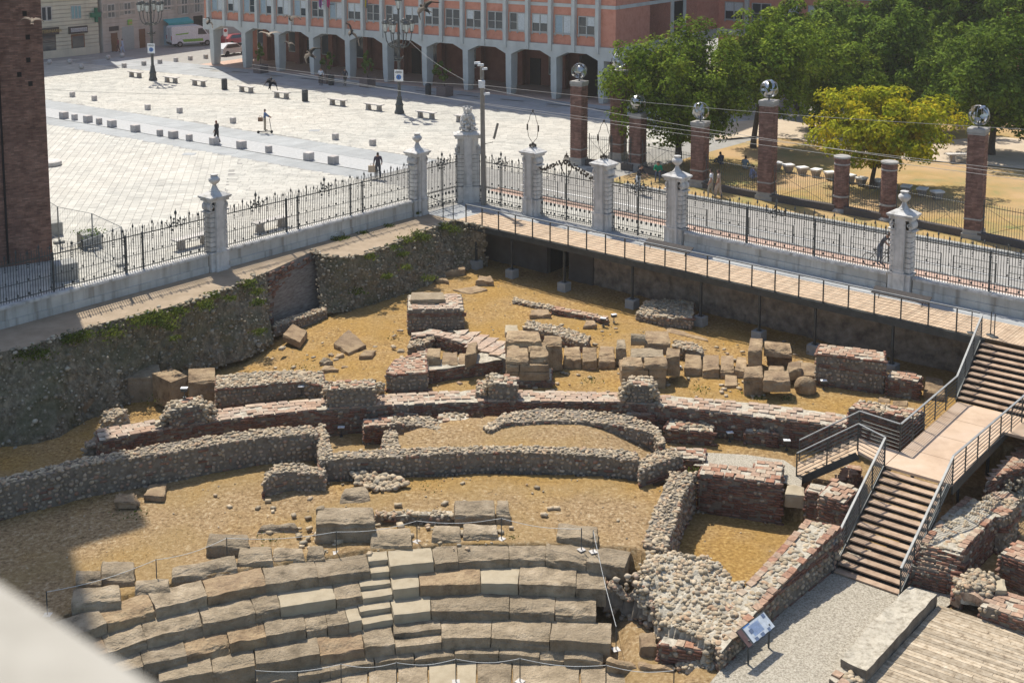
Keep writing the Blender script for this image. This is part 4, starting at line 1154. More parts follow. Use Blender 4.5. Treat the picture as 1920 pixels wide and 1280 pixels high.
def resample(pts, n):
    d = [0.0]
    for a, b in zip(pts[:-1], pts[1:]): d.append(d[-1] + (b - a).length)
    out = []; k = 0
    for i in range(n + 1):
        s = d[-1] * i / n
        while k < len(d) - 2 and d[k + 1] < s: k += 1
        t = (s - d[k]) / max(1e-9, d[k + 1] - d[k]); out.append(pts[k].lerp(pts[k + 1], t))
    return out
def wp(px, z):
    if isinstance(z, (int, float)): z = [z] * len(px)
    return [P(u, v, q) for (u, v), q in zip(px, z)]
Z = V(0, 0, 1)
def wall_face(t, a, b, zb, style, pc, pb, pbd):      # lay pieces on a vertical face from a to b (tops at a.z, b.z)
    d = b - a; d.z = 0; l = d.length
    if l < .05: return
    d.normalize(); n = V(d.y, -d.x, 0)
    if n.y > 0 and abs(n.y) > .2: n = -n
    h = (a.z + b.z) / 2 - zb
    z = zb + .03; row = 0
    while z < zb + h - .03:
        frac = (z - zb) / h
        if style == 'cob': brick = R.random() < .08
        elif style == 'brick': brick = R.random() < .88
        else: brick = (row % 6) in (0, 1) or frac > .86
        hh = .045 if brick else .075
        x = R.uniform(0, .15)
        while x < l - .02:
            ln = R.uniform(.11, .19) if brick else R.uniform(.06, .11)
            if x + ln > l + .05: break
            p = a + d * (x + ln); p.z = z + hh + R.uniform(-.035, .035)*(0 if brick else 1)
            if p.z < lerp(a.z, b.z, x / l) - .02 and R.random() > .07:
                if brick: pbd.add(p + n * R.uniform(-.035, .004), (ln - .008, .05, hh - .012), (d, n, Z))
                else: pc.add(p + n * R.uniform(-.025, .02), (ln * R.uniform(.6, 1.15), .075, hh * R.uniform(.55, 1.15)), rotd(d, n))
            x += 2 * ln + .008
        z += 2 * hh + .006; row += 1
def ruin(name, label, cat, front, back, zt, zb, top='brick', face='mix', group=None, nobj=110, parent=None, step=.22, rough=.04, ends=True, tile=(.36, .25), topm=None, gap=.1, zback=None, batter=0.0):
    Fp, Bp = wp(front, zt), wp(back, zback if zback is not None else (zt if isinstance(zt, (int, float)) or len(zt) == len(back) else zt[0]))
    L = sum((q - p).length for p, q in zip(Fp[:-1], Fp[1:]))
    n = max(2, int(L / step)); Fr, Br = resample(Fp, n), resample(Bp, n)
    wdt = sum((f - b).length for f, b in zip(Fr, Br)) / (n + 1); m = max(2, int(wdt / step))
    base = Fr[n // 2].copy(); base.z = zb
    t = thing(name, label, cat, base, 0, group) if parent is None else None
    if parent is not None:
        t = bpy.data.objects.new(name, None); t.location = base - Vector(parent.location); link(t, parent)
    org = base
    mb = MB(); grid = {}
    def tp(i, j):
        p = Fr[i].lerp(Br[i], j / m); k = .0 if j in (0, m) or i in (0, n) else 1
        return V(p.x, p.y, p.z + rough * (noise.noise(p * 2.3) * 1.2 + noise.noise(p * 7) * .5) - .02)
    for i in range(n + 1):
        for j in range(m + 1):
            grid[i, j] = len(mb.v); mb.v.append(tuple(tp(i, j) - org))
    for i in range(n):
        for j in range(m): mb.f.append((grid[i, j], grid[i + 1, j], grid[i + 1, j + 1], grid[i, j + 1])); mb.m.append(0)
    ring = [(i, 0) for i in range(n + 1)] + [(n, j) for j in range(1, m + 1)] + [(i, m) for i in range(n - 1, -1, -1)] + [(0, j) for j in range(m - 1, 0, -1)]
    low = []
    nz = 3
    cen = sum(Fr, V(0, 0, 0)) / (n + 1)
    prev = [grid[r] for r in ring]
    for k in range(1, nz + 1):
        cur = []
        for r in ring:
            p = Vector(mb.v[grid[r]]) + org; z = lerp(p.z, zb - .08, k / nz)
            q = V(p.x, p.y, z); dv = Fr[r[0]] - Br[r[0]]; dv.z = 0; dv.normalize()
            off = .035 * noise.noise(q * 3) + (batter * (p.z - z) if r[1] < m else 0)
            q += dv * off * (1 if r[1] < m / 2 else -1)
            cur.append(len(mb.v)); mb.v.append(tuple(q - org))
        for a in range(len(ring)):
            b = (a + 1) % len(ring); mb.f.append((prev[a], cur[a], cur[b], prev[b])); mb.m.append(1)
        prev = cur
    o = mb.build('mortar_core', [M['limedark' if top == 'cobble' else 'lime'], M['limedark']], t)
    if parent is not None and False: pass
    T = bpy.data.objects.new('x', None) if False else t
    class Q: pass
    # top pieces
    fake = Q(); 
    pc = Pieces('cobble', M['cobble']); pb = Pieces('brick', topm or M['rbrick']); pcd = Pieces('cobble', M['cobbledark'], 'face_cobble'); pbd = Pieces('brick', M['rbrickdark'], 'face_brick')  # face pieces take darker copies, the shade of the faces put into colour
    def at(s, q):
        i = min(n - 1, int(s * n)); f = s * n - i
        a = Fr[i].lerp(Fr[i + 1], f); b = Br[i].lerp(Br[i + 1], f)
        return a.lerp(b, q), (Fr[i + 1] - Fr[i]).normalized(), (b - a)
    if top in ('brick', 'mix', 'tile'):
        rows = max(1, round(wdt / tile[1])); cols = max(1, round(L / tile[0]))
        for r in range(rows):
            for c in range(cols + 1):
                if R.random() < gap: continue
                s = (c + (.5 if r % 2 else 0) + R.uniform(-.06, .06)) / cols
                ln = L / cols / 2 - .012
                if s * L - ln < -.12 or s * L + ln > L + .12: continue
                s = min(1, max(0, s))
                p, d, w = at(s, (r + .5) / rows); w = w.normalized(); up = d.cross(w)
                if up.z < 0: up = -up
                if top == 'mix' and R.random() < .55:
                    for _ in range(4):
                        p2, d, w2 = at(min(1, max(0, s + R.uniform(-.5, .5) / cols)), (r + R.random()) / rows)
                        k = R.uniform(.05, .095); pc.add(p2 + Z * R.uniform(-.01, .015), (k * R.uniform(1, 1.5), k, k * .7), rotax(R.uniform(0, PI)))
                else:
                    aj = R.uniform(-.04, .04); d2 = d + w * aj
                    pb.add(p + up * R.uniform(-.022, .004), (ln * R.uniform(.9, 1), wdt / rows / 2 - .014, .035), (d2.normalized(), (w - d * aj).normalized(), up))
    if top == 'bed':                                 # cobbles set flush in a light lime bed, a course of bricks along each edge
        cols = max(1, round(L / .3))
        for r in (.08, .92):
            for c in range(cols):
                if R.random() < .3: continue
                p, d, w = at((c + .5) / cols, r); w = w.normalized(); up = d.cross(w); up = up if up.z > 0 else -up
                pb.add(p + up * R.uniform(-.03, -.005), (L / cols / 2 - .012, .11, .035), (d, w, up))
        for _ in range(int(L * wdt * 26)):
            p, d, w = at(R.random(), R.uniform(.1, .9)); k = R.uniform(.045, .10)
            pc.add(p + Z * R.uniform(-.035, -.012), (k * R.uniform(1, 1.6), k, k * .45), rotax(R.uniform(0, PI)))
    if top in ('cobble', 'rubble'):
        a_ = .118; rows = max(1, round(wdt / a_)); cols = max(1, round(L / a_))
        for r in range(rows):
            for c in range(cols):
                if R.random() < .12: continue
                p, d, w = at((c + R.random()) / cols, (r + .5 + R.uniform(-.4, .4)) / rows)
                k = R.uniform(.035, .08) * (1.2 if top == 'rubble' else 1)
                pc.add(p + Z * (R.uniform(-.035, .02) + rough * noise.noise(p * 2.3)), (k * R.uniform(1, 1.9), k * R.uniform(.8, 1.1), k * R.uniform(.5, .8)), rotax(R.uniform(0, PI)))
    if face:
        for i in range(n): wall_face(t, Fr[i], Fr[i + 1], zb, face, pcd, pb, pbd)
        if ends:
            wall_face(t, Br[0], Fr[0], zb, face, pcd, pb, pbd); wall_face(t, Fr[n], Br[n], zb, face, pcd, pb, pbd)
    loc = t.location.copy(); t.location = org          # pieces are laid in world space relative to org
    pb.build(t, min(nobj, 290)); pc.build(t, min(nobj, 290)); pbd.build(t, 0); pcd.build(t, 0)
    t.location = loc
    return t
def rotd(d, n):
    a = R.uniform(-.35, .35); return (d * math.cos(a) + Z * math.sin(a), n, Z * math.cos(a) - d * math.sin(a))
def rotax(a):
    return (V(math.cos(a), math.sin(a), 0), V(-math.sin(a), math.cos(a), 0), Z)

def rock_mesh(name, quad, zt, zb, m, amp=.05, rnd=.035, cut=.1, seed=0, worn=0.0):
    # a weathered block: quad = FL, FR, BR, BL in the world, worn edges, split and hollowed faces
    FL, FR, BR, BL = quad
    lx = max((FR - FL).length, (BR - BL).length); ly = max((BL - FL).length, (BR - FR).length); lz = max(.05, zt - zb)
    nx, ny, nz = [max(2, min(26, round(q / cut))) for q in (lx, ly, lz)]
    c0 = (FL + FR + BR + BL) / 4; c0.z = zb
    ud = (FR - FL).normalized(); ux, uy = ud.x, ud.y; nin = V(-uy, ux, 0)
    if nin.dot(BL - FL) < 0: nin = -nin
    idx = {}; mb = MB(); off = V(seed * 7.3, seed * 3.7, seed * 1.9)
    def pt(i, j, k):
        if (i, j, k) in idx: return idx[i, j, k]
        a, b, c = i / nx, j / ny, k / nz
        p = FL.lerp(FR, a).lerp(BL.lerp(BR, a), b); p = V(p.x, p.y, lerp(zb, zt, c))
        e = [min(a, 1 - a) * lx, min(b, 1 - b) * ly, (1 - c) * lz]
        ctr = V(c0.x, c0.y, (zt + zb) / 2)
        near = sum(1 for q in e if q < 1e-6)
        if near >= 2: p = p + (ctr - p).normalized() * rnd * (1.0 if near == 2 else 1.5) * (.5 + 1.0 * abs(noise.noise(p * 1.9 + off)) * 1.6)
        nv = noise.noise_vector(p * 2.1 + off) * 1.3 + noise.noise_vector(p * 5.5 + off) * .5
        s = amp * (1 if c > .05 else .3)
        rid = abs(noise.noise(V(p.x * 1.3, p.y * 1.3, p.z * 4) + off))
        p = p + nv * s + V(0, 0, -rid * s * .9 if c > .9 else 0)
        if worn:                                       # the front top edge has split away along the grain
            q_ = V((p.x * ux + p.y * uy) * 1.25 + p.z * 1.5, (p.y * ux - p.x * uy) * 3.2, p.z * 3.6) + off
            rg = noise.ridged_multi_fractal(q_, .9, 2.1, 4, .95, 1.6) / 2.2
            big_ = max(0.0, noise.noise(q_ * .45 + V(9, 4, 2)) + .35)
            f_ = smooth(1 - b / .6)
            p.z -= worn * c * f_ * (rg * .75 + big_ * .9) + worn * .22 * c * rg * (1 - f_) * .5
            if b < .3: p += nin * (worn * .8 * smooth((c - .3) / .7) * (rg * .7 + big_ * .6) * (1 - b / .3))
        idx[i, j, k] = len(mb.v); mb.v.append(tuple(p - c0)); return idx[i, j, k]
    for i in range(nx):
        for j in range(ny): mb.f.append((pt(i, j, nz), pt(i + 1, j, nz), pt(i + 1, j + 1, nz), pt(i, j + 1, nz)))
        for k in range(nz):
            mb.f.append((pt(i, 0, k), pt(i + 1, 0, k), pt(i + 1, 0, k + 1), pt(i, 0, k + 1))); mb.f.append((pt(i + 1, ny, k), pt(i, ny, k), pt(i, ny, k + 1), pt(i + 1, ny, k + 1)))
    for j in range(ny):
        for k in range(nz):
            mb.f.append((pt(0, j + 1, k), pt(0, j, k), pt(0, j, k + 1), pt(0, j + 1, k + 1))); mb.f.append((pt(nx, j, k), pt(nx, j + 1, k), pt(nx, j + 1, k + 1), pt(nx, j, k + 1)))
    mb.m = [0] * len(mb.f)
    return mb, c0
SEED = [1]
def rock(name, quad, zt, zb, m, parent=None, label=None, cat=None, group=None, **k):
    SEED[0] += 1
    mb, c0 = rock_mesh(name, quad, zt, zb, m, seed=SEED[0], **k)
    o = mb.build(name, m, parent, loc=(c0 - Vector(parent.location)) if parent else c0)
    if label: tag(o, label, cat, group)
    return o
def fit_quad(px, zt): return [P(u + R.uniform(-1.6, 1.6), v + R.uniform(-1.1, 1.1), zt) for u, v in px]
def stone(label, px, vbot=None, zg=-2.42, zt=None, h=None, m='sandbrown', name='stone_block', cat='stone', group='loose blocks of the ancient theatre', **k):
    if zt is None:
        base = P(px[0][0], vbot, zg); zt = ZAT(px[0][0], px[0][1], base); zb = zg - .06
    else: zb = zt - h
    return rock(name, fit_quad(px, zt), zt, zb, M[m], None, label, cat, group, **k)
def S(label, u0, u1, vb, vf, vbot, zg=-2.42, sl=0, k=2, **kw):
    return stone(label, [(u0, vf), (u1, vf + sl), (u1 - k, vb + sl), (u0 + k, vb)], vbot, zg, **kw)
# ------------------------------------------------------------------ pit floor
ZA, ZC, ZK = -2.42, -2.8, -3.3
W1F = [(187, 825), (218, 820), (304, 805), (399, 790), (440, 785), (480, 779), (607, 767), (710, 760), (917, 752), (980, 752), (1167, 754), (1232, 759), (1440, 782), (1590, 800)]
W1B = [(180, 806), (215, 800), (302, 785), (396, 768), (440, 764), (480, 747 + 10), (605, 747), (715, 740), (892, 730), (975, 731), (1160, 736), (1235, 739), (1440, 757), (1590, 777)]
def curve(px, z):
    w = wp(px, z); w.sort(key=lambda p: p.x); return w
def yat(c, x):
    if x <= c[0].x:
        a, b = c[0], c[1]
    elif x >= c[-1].x: a, b = c[-2], c[-1]
    else:
        for a, b in zip(c[:-1], c[1:]):
            if a.x <= x <= b.x: break
    return a.y + (b.y - a.y) * (x - a.x) / max(1e-6, b.x - a.x)
c1 = curve([((a[0] + b[0]) / 2, (a[1] + b[1]) / 2) for a, b in zip(W1F, W1B)], -2.2)
c6 = curve([(-40, 912), (0, 903), (160, 864), (370, 830), (480, 812), (588, 802), (600, 840), (612, 856), (750, 848), (960, 841), (1080, 844), (1195, 853), (1240, 862), (1290, 876), (1400, 884), (1600, 905)], -1.9)
cs = curve([(-60, 1190), (60, 1170), (150, 1140), (215, 1120), (330, 1090), (480, 1064), (600, 1047), (700, 1032), (815, 1024), (960, 1020), (1030, 1020), (1170, 1027), (1215, 1040)], -2.68)
W9L = [P(1340, 1290, -3.75), P(1445, 1150, -3.75), P(1566, 1030, -3.75), P(1600, 960, -3.0), P(1640, 900, -3.0)]
mound = [(p.x, p.y) for p in wp([(745, 850), (730, 815), (800, 790), (935, 775), (970, 782), (1110, 782), (1180, 795), (1228, 815), (1240, 850), (1195, 858), (1080, 842), (960, 840)], -2.1)]
encl = [(p.x, p.y) for p in wp([(1284, 884), (1262, 925), (1247, 975), (1232, 1025), (1262, 1085), (1345, 1150), (1405, 1090), (1470, 1020), (1545, 975), (1545, 930), (1466, 895), (1315, 877)], -2.5)]
orchR = P(1168, 1060, -3)
sl0, sl1 = P(150, 1105, -2.8), P(60, 1285, -4)
def seatL(y): return sl0.x + (sl1.x - sl0.x) * (y - sl0.y) / (sl1.y - sl0.y)
def gz(x, y):
    # right of the diagonal wall: gravel level
    for a, b in zip(W9L[:-1], W9L[1:]):
        if a.y <= y <= b.y and x > a.x + (b.x - a.x) * (y - a.y) / (b.y - a.y): return -3.75
        if a.y <= y <= b.y and b.y < 46 and x > a.x + (b.x - a.x) * (y - a.y) / (b.y - a.y) - 1.1: return -3.86
    if y < W9L[0].y and x > W9L[0].x + (y - W9L[0].y) * .3: return -3.75
    if pip(x, y, encl): return -3.86
    y1 = yat(c1, x)
    left = max(0.0, min(1.0, (-6.0 - x) / 9.0))
    if y > y1: return ZA - .12 * smooth((y - y1) / 10) - .85 * smooth(left) 
    if y > yat(c6, x):
        if pip(x, y, mound): return -2.12 - .55 * smooth((x - 2.4) / 3.2) - .12 * smooth((-1 - x) / 3)
        return ZK - .25 * smooth(left)
    if y > yat(cs, x) or x < seatL(y): return ZC + .1 * smooth(1 - (y - yat(cs, x)) / 2) - .15 * smooth((-9 - x) / 6)
    return -4.4 + .35 * smooth((x - orchR.x + .4) / .5)
gm = MB(); x0, x1, y0, y1, st_ = -27.0, 27.0, 31.0, 80.0, .17
nx, ny = int((x1 - x0) / st_), int((y1 - y0) / st_)
for j in range(ny + 1):
    for i in range(nx + 1):
        x, y = x0 + i * st_, y0 + j * st_
        z = gz(x, y); q = V(x, y, 0)
        gm.v.append((x, y, z + .05 * noise.noise(q * .7) + .025 * noise.noise(q * 2.2) + .012 * noise.noise(q * 7)))
fidx = []; mi = []
for j in range(ny):
    for i in range(nx):
        a = j * (nx + 1) + i; fidx.append((a, a + 1, a + nx + 2, a + nx + 1)); mi.append(0)
gm.f = fidx; gm.m = mi
go = tag(gm.build('pit_ground', [M['ground']], smooth=True), kind='structure')
da = go.data.attributes.new('damp', 'FLOAT', 'POINT')
dv = []
for x, y, z in gm.v:
    n_ = noise.noise(V(x * .45, y * .45, 2)) * .5 + noise.noise(V(x * 1.6, y * 1.6, 5)) * .3
    up = smooth((y - yat(c1, x)) / 3 + .4) * .75 - .05
    for cc in (c1, c6):
        d_ = yat(cc, x) - y
        if 0 < d_ < 2.2: up = max(up, .75 * (1 - d_ / 2.2))
    if pip(x, y, encl): up = .8
    dv.append(max(0.0, min(1.0, up + n_)))
da.data.foreach_set('value', dv)
def sheet(name, px, z, m, kind='structure', nn=None):
    mb = MB(); pts = wp(px, z); mb.add([tuple(p) for p in pts], [tuple(range(len(pts)))]); return tag(mb.build(name, m), kind=kind)
sheet('gravel_path', [(1290, 1330), (1345, 1262), (1445, 1140), (1570, 1030), (1800, 1030), (1800, 1120), (1680, 1200), (1560, 1330)], -3.68, M['gravel'])
sheet('gravel_bed', [(1300, 872), (1325, 848), (1400, 852), (1470, 862), (1505, 885), (1502, 915), (1470, 905), (1400, 880)], -2.86, M['gravel'])
# pebbles and straw lying on the scorched turf
pe = Pieces('cobble', M['cobble'], 'pebble')
for _ in range(800):
    x, y = R.uniform(-15, 15), R.uniform(36, 66)
    k = R.uniform(.012, .035); pe.add(V(x, y, gz(x, y) + .02), (k * 1.4, k, k * .6), rotax(R.uniform(0, PI)))
pr = thing('pebbles', None, None); pe.build(pr, 0); pr['kind'] = 'stuff'
tuft = MB()
for _ in range(70000):
    y = R.uniform(36, 68); x = R.uniform(-.42, .36) * y
    z = gz(x, y)
    if z < -3.6: continue
    q = V(x, y, 0)
    if noise.noise(q * .5) + R.uniform(-.6, .6) < -.15: continue
    z += .05 * noise.noise(q * .7) + .025 * noise.noise(q * 2.2)
    a = R.uniform(0, 2 * PI); w = R.uniform(.006, .014); h = R.uniform(.02, .06); dx, dy = math.cos(a), math.sin(a)
    tuft.add([(x - dx * w, y - dy * w, z - .01), (x + dx * w, y + dy * w, z - .01), (x + R.uniform(-.06, .06), y + R.uniform(-.06, .06), z + h)], [(0, 1, 2)])
M['straw'] = mat('straw_tufts', [(0.270, 0.175, 0.070), (0.450, 0.331, 0.160), (0.522, 0.423, 0.260)], 3, .95, 0, isl=.35)
tag(tuft.build('dry_grass', M['straw']), kind='stuff')

# ------------------------------------------------------------------ left bank of the pit and the terrace above it
def bank(name, label, top, bot, zb, m, amp, cob=True, cat='wall', nz=26, step=.22):
    T, B = wp(top, -.01), []
    for (u, v), z in zip(bot, zb): B.append(P(u, v, z))
    L = sum((b - a).length for a, b in zip(T[:-1], T[1:])); n = int(L / step)
    Tr, Br = resample(T, n), resample(B, n)
    t = thing(name, label, cat, V(Br[n // 2].x, Br[n // 2].y, Br[n // 2].z)); org = t.location.copy()
    mb = MB(); pc = Pieces('cobble', M['bankstone'], 'embedded_cobble')
    for k in range(nz + 1):
        f = k / nz
        for i in range(n + 1):
            p = Tr[i].lerp(Br[i], f); e = (Br[i] - Tr[i]); nn = V(e.x, e.y, 0)
            nn = (nn.normalized() if nn.length > .05 else NL)
            nn = (nn + NL).normalized()
            a = amp * math.sin(min(1, f * 3) * PI / 2) * (1 if f < .95 else .3)
            d = noise.noise(p * .8) * .9 + noise.noise(p * 2.1) * .7 + noise.noise(V(p.x * 4, p.y * 4, p.z * 1.6)) * .55
            q = p + nn * (a * d)
            mb.v.append(tuple(q - org + V(0, 0, 0)))
            if cob and k and R.random() < .85:
                s = R.uniform(.03, .065) if R.random() < .9 else R.uniform(.065, .11); pc.add(q + V(R.uniform(-.1, .1), R.uniform(-.1, .1), R.uniform(-.06, .06)), (s * 1.25, s, s * .85), rotax(R.uniform(0, PI)))
    for k in range(nz):
        for i in range(n):
            a = k * (n + 1) + i; mb.f.append((a, a + n + 1, a + n + 2, a + 1)); mb.m.append(0)
    if cob:                                            # loose stones and clods along the broken lip
        for i in range(n * 3):
            p = Tr[R.randrange(n + 1)] + V(R.uniform(-.2, .2), R.uniform(-.2, .2), R.uniform(-.05, .05)) + NL * R.uniform(-.15, .2); s = R.uniform(.03, .10)
            pc.add(p, (s * 1.4, s, s * .7), rotax(R.uniform(0, PI)))
    mb.build('bank_face', m, t); pc.build(t, 0)
    return t
M['bankstone'] = piece_mat('bank_stone', [(0.132, 0.109, 0.074), (0.264, 0.218, 0.147), (0.192, 0.167, 0.121), (0.348, 0.282, 0.189), (0.168, 0.149, 0.105), (0.432, 0.380, 0.284), (0.288, 0.253, 0.189)])
T1 = [(-120, 690), (-60, 672), (0, 660), (60, 648), (130, 625), (200, 603), (280, 585), (360, 565), (430, 540), (470, 522), (497, 511)]
B1_ = [(-120, 870), (-60, 850), (0, 842), (60, 838), (110, 826), (165, 790), (215, 772), (290, 722), (390, 692), (460, 672), (513, 642)]
ZB1 = [-3.4] * 6 + [-3.3, -3.15, -3.05, -2.95, -2.85]
bank('pit_bank', 'overgrown cobbled bank in the shade left of the brick recess', T1, B1_, ZB1, M['earth'], .22)
T2 = [(588, 470), (604, 478), (630, 482), (680, 478), (720, 462), (760, 448), (800, 432), (832, 418), (852, 412), (885, 420), (905, 425)]
B2_ = [(604, 588), (618, 588), (640, 584), (690, 574), (730, 563), (770, 550), (805, 535), (835, 524), (860, 514), (895, 503), (915, 500)]
bank('pit_bank', 'overgrown cobbled bank between the brick recess and the walkway corner', T2, B2_, [-2.6] * 11, M['earth'], .26)
M['oldbrickwall'] = mat('recess_brickwork', [(.13, .105, .085), (.21, .18, .15), (.28, .25, .215)], 3, .95, .6, 12, .04, stretch=(1, 1, 5))
rw = bank('recess_wall', 'flat old brick wall recessed between the two overgrown banks', [(490, 514), (510, 506), (560, 483), (592, 468)], [(508, 612), (525, 606), (575, 585), (606, 572)], [-2.75, -2.7, -2.65, -2.6], M['oldbrickwall'], .03, False)
p0, p1 = P(500, 511), P(590, 470)
d_ = (p1 - p0); d_.z = 0; ln_ = d_.length; d_.normalize()
pbw = Pieces('brick', M['rbrickdark'], 'face_brick')
for row in range(27):
    x = .1
    while x < ln_ - .1:
        if R.random() < .45: pbw.add(p0 + d_ * (x + .13) + NL * .03 + V(0, 0, -.1 - row * .095), (.125, .04, .038), (d_, NL, Z))
        x += .27
pbw.build(rw, 0)
mb = MB(); edge = T1 + [(510, 506), (560, 483)] + T2[:-1]
E = wp(edge, -.006)
for p in E:
    k = (p - LW0).dot(NL); mb.v.append(tuple(p)); q = p - NL * k; mb.v.append((q.x, q.y, -.006))
mb.f = [(2 * i, 2 * i + 2, 2 * i + 3, 2 * i + 1) for i in range(len(E) - 1)]; mb.m = [0] * len(mb.f)
tag(mb.build('terrace', M['dirt']), kind='structure')
# weeds along the lip of the banks
def leaves(mb, c, r, n, s, flatness=.8, rr=R):
    for _ in range(n):
        q = V(rr.gauss(0, .45), rr.gauss(0, .45), rr.gauss(0, .4)); p = c + V(q.x * r[0], q.y * r[1], q.z * r[2])
        a = V(rr.uniform(-1, 1), rr.uniform(-1, 1), rr.uniform(-.5, 1)).normalized(); b = a.orthogonal().normalized(); k = s * rr.uniform(.6, 1.3)
        cx = a.cross(b)
        mb.add([tuple(p - b * k), tuple(p + cx * k * .6), tuple(p + b * k), tuple(p - cx * k * .6)], [(0, 1, 2, 3)])
wd = MB()
for u, v, dz, r, n in ((40, 660, -.2, .5, 130), (70, 660, -.3, .5, 130), (125, 632, -.1, .4, 140), (150, 628, -.15, .5, 160), (205, 620, -.3, .6, 200), (255, 600, -.1, .5, 170), (285, 592, -.1, .55, 300), (300, 600, -.25, .5, 260), (330, 582, -.1, .4, 240), (318, 612, -.5, .3, 90), (322, 632, -.6, .25, 70), (380, 570, -.1, .4, 160), (395, 552, -.05, .35, 150), (430, 558, -.2, .3, 70), (460, 530, -.05, .4, 190), (478, 545, -.3, .35, 120), (482, 620, -1.3, .3, 80), (480, 565, -.6, .3, 100),
                      (690, 480, -.05, .3, 90), (735, 462, -.05, .3, 70), (757, 448, -.03, .4, 220), (780, 440, -.03, .45, 260), (793, 445, -.1, .3, 150), (752, 475, -.5, .3, 110), (757, 500, -.9, .3, 90), (722, 517, -1.1, .25, 120), (830, 424, -.1, .4, 150), (848, 430, -.2, .4, 110), (628, 448, .02, .35, 80), (640, 445, .02, .3, 70), (680, 436, .02, .3, 60), (725, 423, .02, .3, 50), (780, 398, .2, .15, 50), (668, 545, -1.6, .4, 60), (800, 520, -1.6, .4, 60)):
    leaves(wd, P(u, v, dz) + NL * .15, (r * 1.1, r * 1.1, r * .5), int(n * 1.5), .065)
for u, v, z, r, n in ((1402, 738, -2.4, .35, 70), (1425, 745, -2.4, .3, 60), (1478, 748, -2.4, .4, 60), (1110, 712, -2.4, .6, 60), (1310, 728, -2.4, .7, 70), (880, 722, -2.45, .6, 60), (962, 1008, -2.75, .25, 50), (742, 632, -2.5, .5, 50), (560, 690, -2.6, .8, 60), (300, 745, -2.9, .8, 70), (505, 1010, -2.75, .5, 40), (1300, 880, -2.5, .3, 60), (800, 912, -2.8, .7, 50), (250, 960, -2.85, .9, 60)):
    leaves(wd, P(u, v, z), (r, r, .05), n, .04)
tag(wd.build('weeds', M['weed']), kind='stuff')
ch = Pieces('brick', M['cobble'], 'stone_chip')
for u0, v0, u1, v1, z, n in ((720, 610, 960, 730, -2.42, 110), (960, 610, 1180, 735, -2.42, 110), (1180, 640, 1520, 745, -2.42, 120), (500, 640, 720, 700, -2.6, 40), (400, 900, 1180, 1010, -2.78, 70), (560, 985, 710, 1040, -2.72, 50), (690, 985, 960, 1030, -2.7, 40), (1640, 700, 1760, 765, -2.4, 30)):
    for _ in range(int(n * .6)):
        p = P(R.uniform(u0, u1), R.uniform(v0, v1), z); s = R.uniform(.02, .075) * (1.6 if R.random() < .12 else 1)
        ch.add(p + Z * s * .3, (s * 1.5, s, s * .6), rotax(R.uniform(0, PI)))
cr = tag(bpy.data.objects.new('stone_chips', None), kind='stuff'); link(cr); ch.build(cr, 0)

# ------------------------------------------------------------------ the ruined walls
w1 = ruin('brick_wall', 'long curved low brick wall running across the whole ruin', 'wall', W1F, W1B, -2.2, ZK - .1, 'tile', 'brick', nobj=290, tile=(.42, .30), topm=M['rbrickgrey'], gap=.16)
def pier(label, FLp, FRp, BRp, BLp, zt=-1.48, zb=-2.25, top='mix', face='cob', flare=None, cat='pier', name='brick_pier', nobj=24, **k):
    t = ruin(name, label, cat, [FLp, FRp], [BLp, BRp], zt, zb, top, face, 'brick piers of the ruin', nobj, tile=(.3, .24), **k)
    if flare:                                        # crumbled sides
        pc = Pieces('cobble', M['cobble']); 
        for (u0, v0, u1, v1) in flare:
            a, b = P(u0, v0, zt), P(u1, v1, zb)
            for _ in range(60):
                q = R.random(); p = a.lerp(b, q) + V(R.uniform(-.13, .13), R.uniform(-.2, .75), R.uniform(-.06, .1)); s = R.uniform(.06, .11)
                pc.add(p, (s * 1.2, s, s * .8), rotax(R.uniform(0, PI)))
        pc.build(t, 30)
    return t
pier('flared brick pier on the curved wall, leftmost of four', (318, 769), (381, 757), (377, 741), (313, 754), -1.48, -2.25, flare=((316, 768, 302, 800), (381, 758, 398, 789)))
pier('broad brick pier on the curved wall, second from left', (613, 730), (704, 725), (702, 711), (615, 714), -1.45, -3.3, flare=((613, 730, 605, 765), (706, 726, 716, 758)))
pier('square brick pier on the curved wall, third from left', (918, 718), (969, 720), (968, 704), (919, 700), -1.5, -2.3, flare=((918, 719, 905, 745),))
pier('brick pier with crumbled cobble sides, rightmost on the curved wall', (1178, 722), (1224, 724), (1224, 707), (1180, 705), -1.5, -2.25, flare=((1178, 723, 1166, 752), (1225, 725, 1232, 756)))
pier('low broad brick block at the right end of the curved wall', (1592, 764), (1715, 784), (1732, 770), (1612, 750), -1.5, -3.2, face='brick', nobj=40)
pier('brick steps left of the third pier', (893, 734), (918, 735), (917, 712), (897, 714), -1.95, -2.3, name='brick_step', cat='step', nobj=10)
# behind the curved wall
ruin('brick_wall', 'thick low brick wall left of the stacked sandstone blocks', 'wall', [(724, 697), (738, 702), (800, 698)], [(742, 672), (765, 668), (800, 655)], -1.6, ZA - .1, 'brick', 'mix', nobj=30)
ruin('brick_wall', 'dark brick footing under the flat slabs and the leaning block', 'wall', [(800, 694), (880, 683), (948, 672)], [(800, 676), (880, 664), (948, 652)], -1.85, ZA - .1, None, 'brick', nobj=0)
ruin('brick_wall', 'angled pink slab ridge below the brick plinth', 'wall', [(769, 634), (805, 626), (873, 644)], [(775, 626), (808, 616), (885, 634)], -1.95, ZA - .1, 'tile', 'brick', nobj=24, tile=(.5, .4), topm=M['rbrickgrey'])
ruin('paving', 'pinkish flagstone floor behind the leaning block', 'paving', [(873, 646), (905, 656), (948, 672)], [(850, 618), (890, 622), (946, 642)], [-2.0, -1.85, -1.75], ZA - .1, 'tile', None, nobj=24, tile=(.6, .6), topm=M['rbrickgrey'], zback=-2.05)
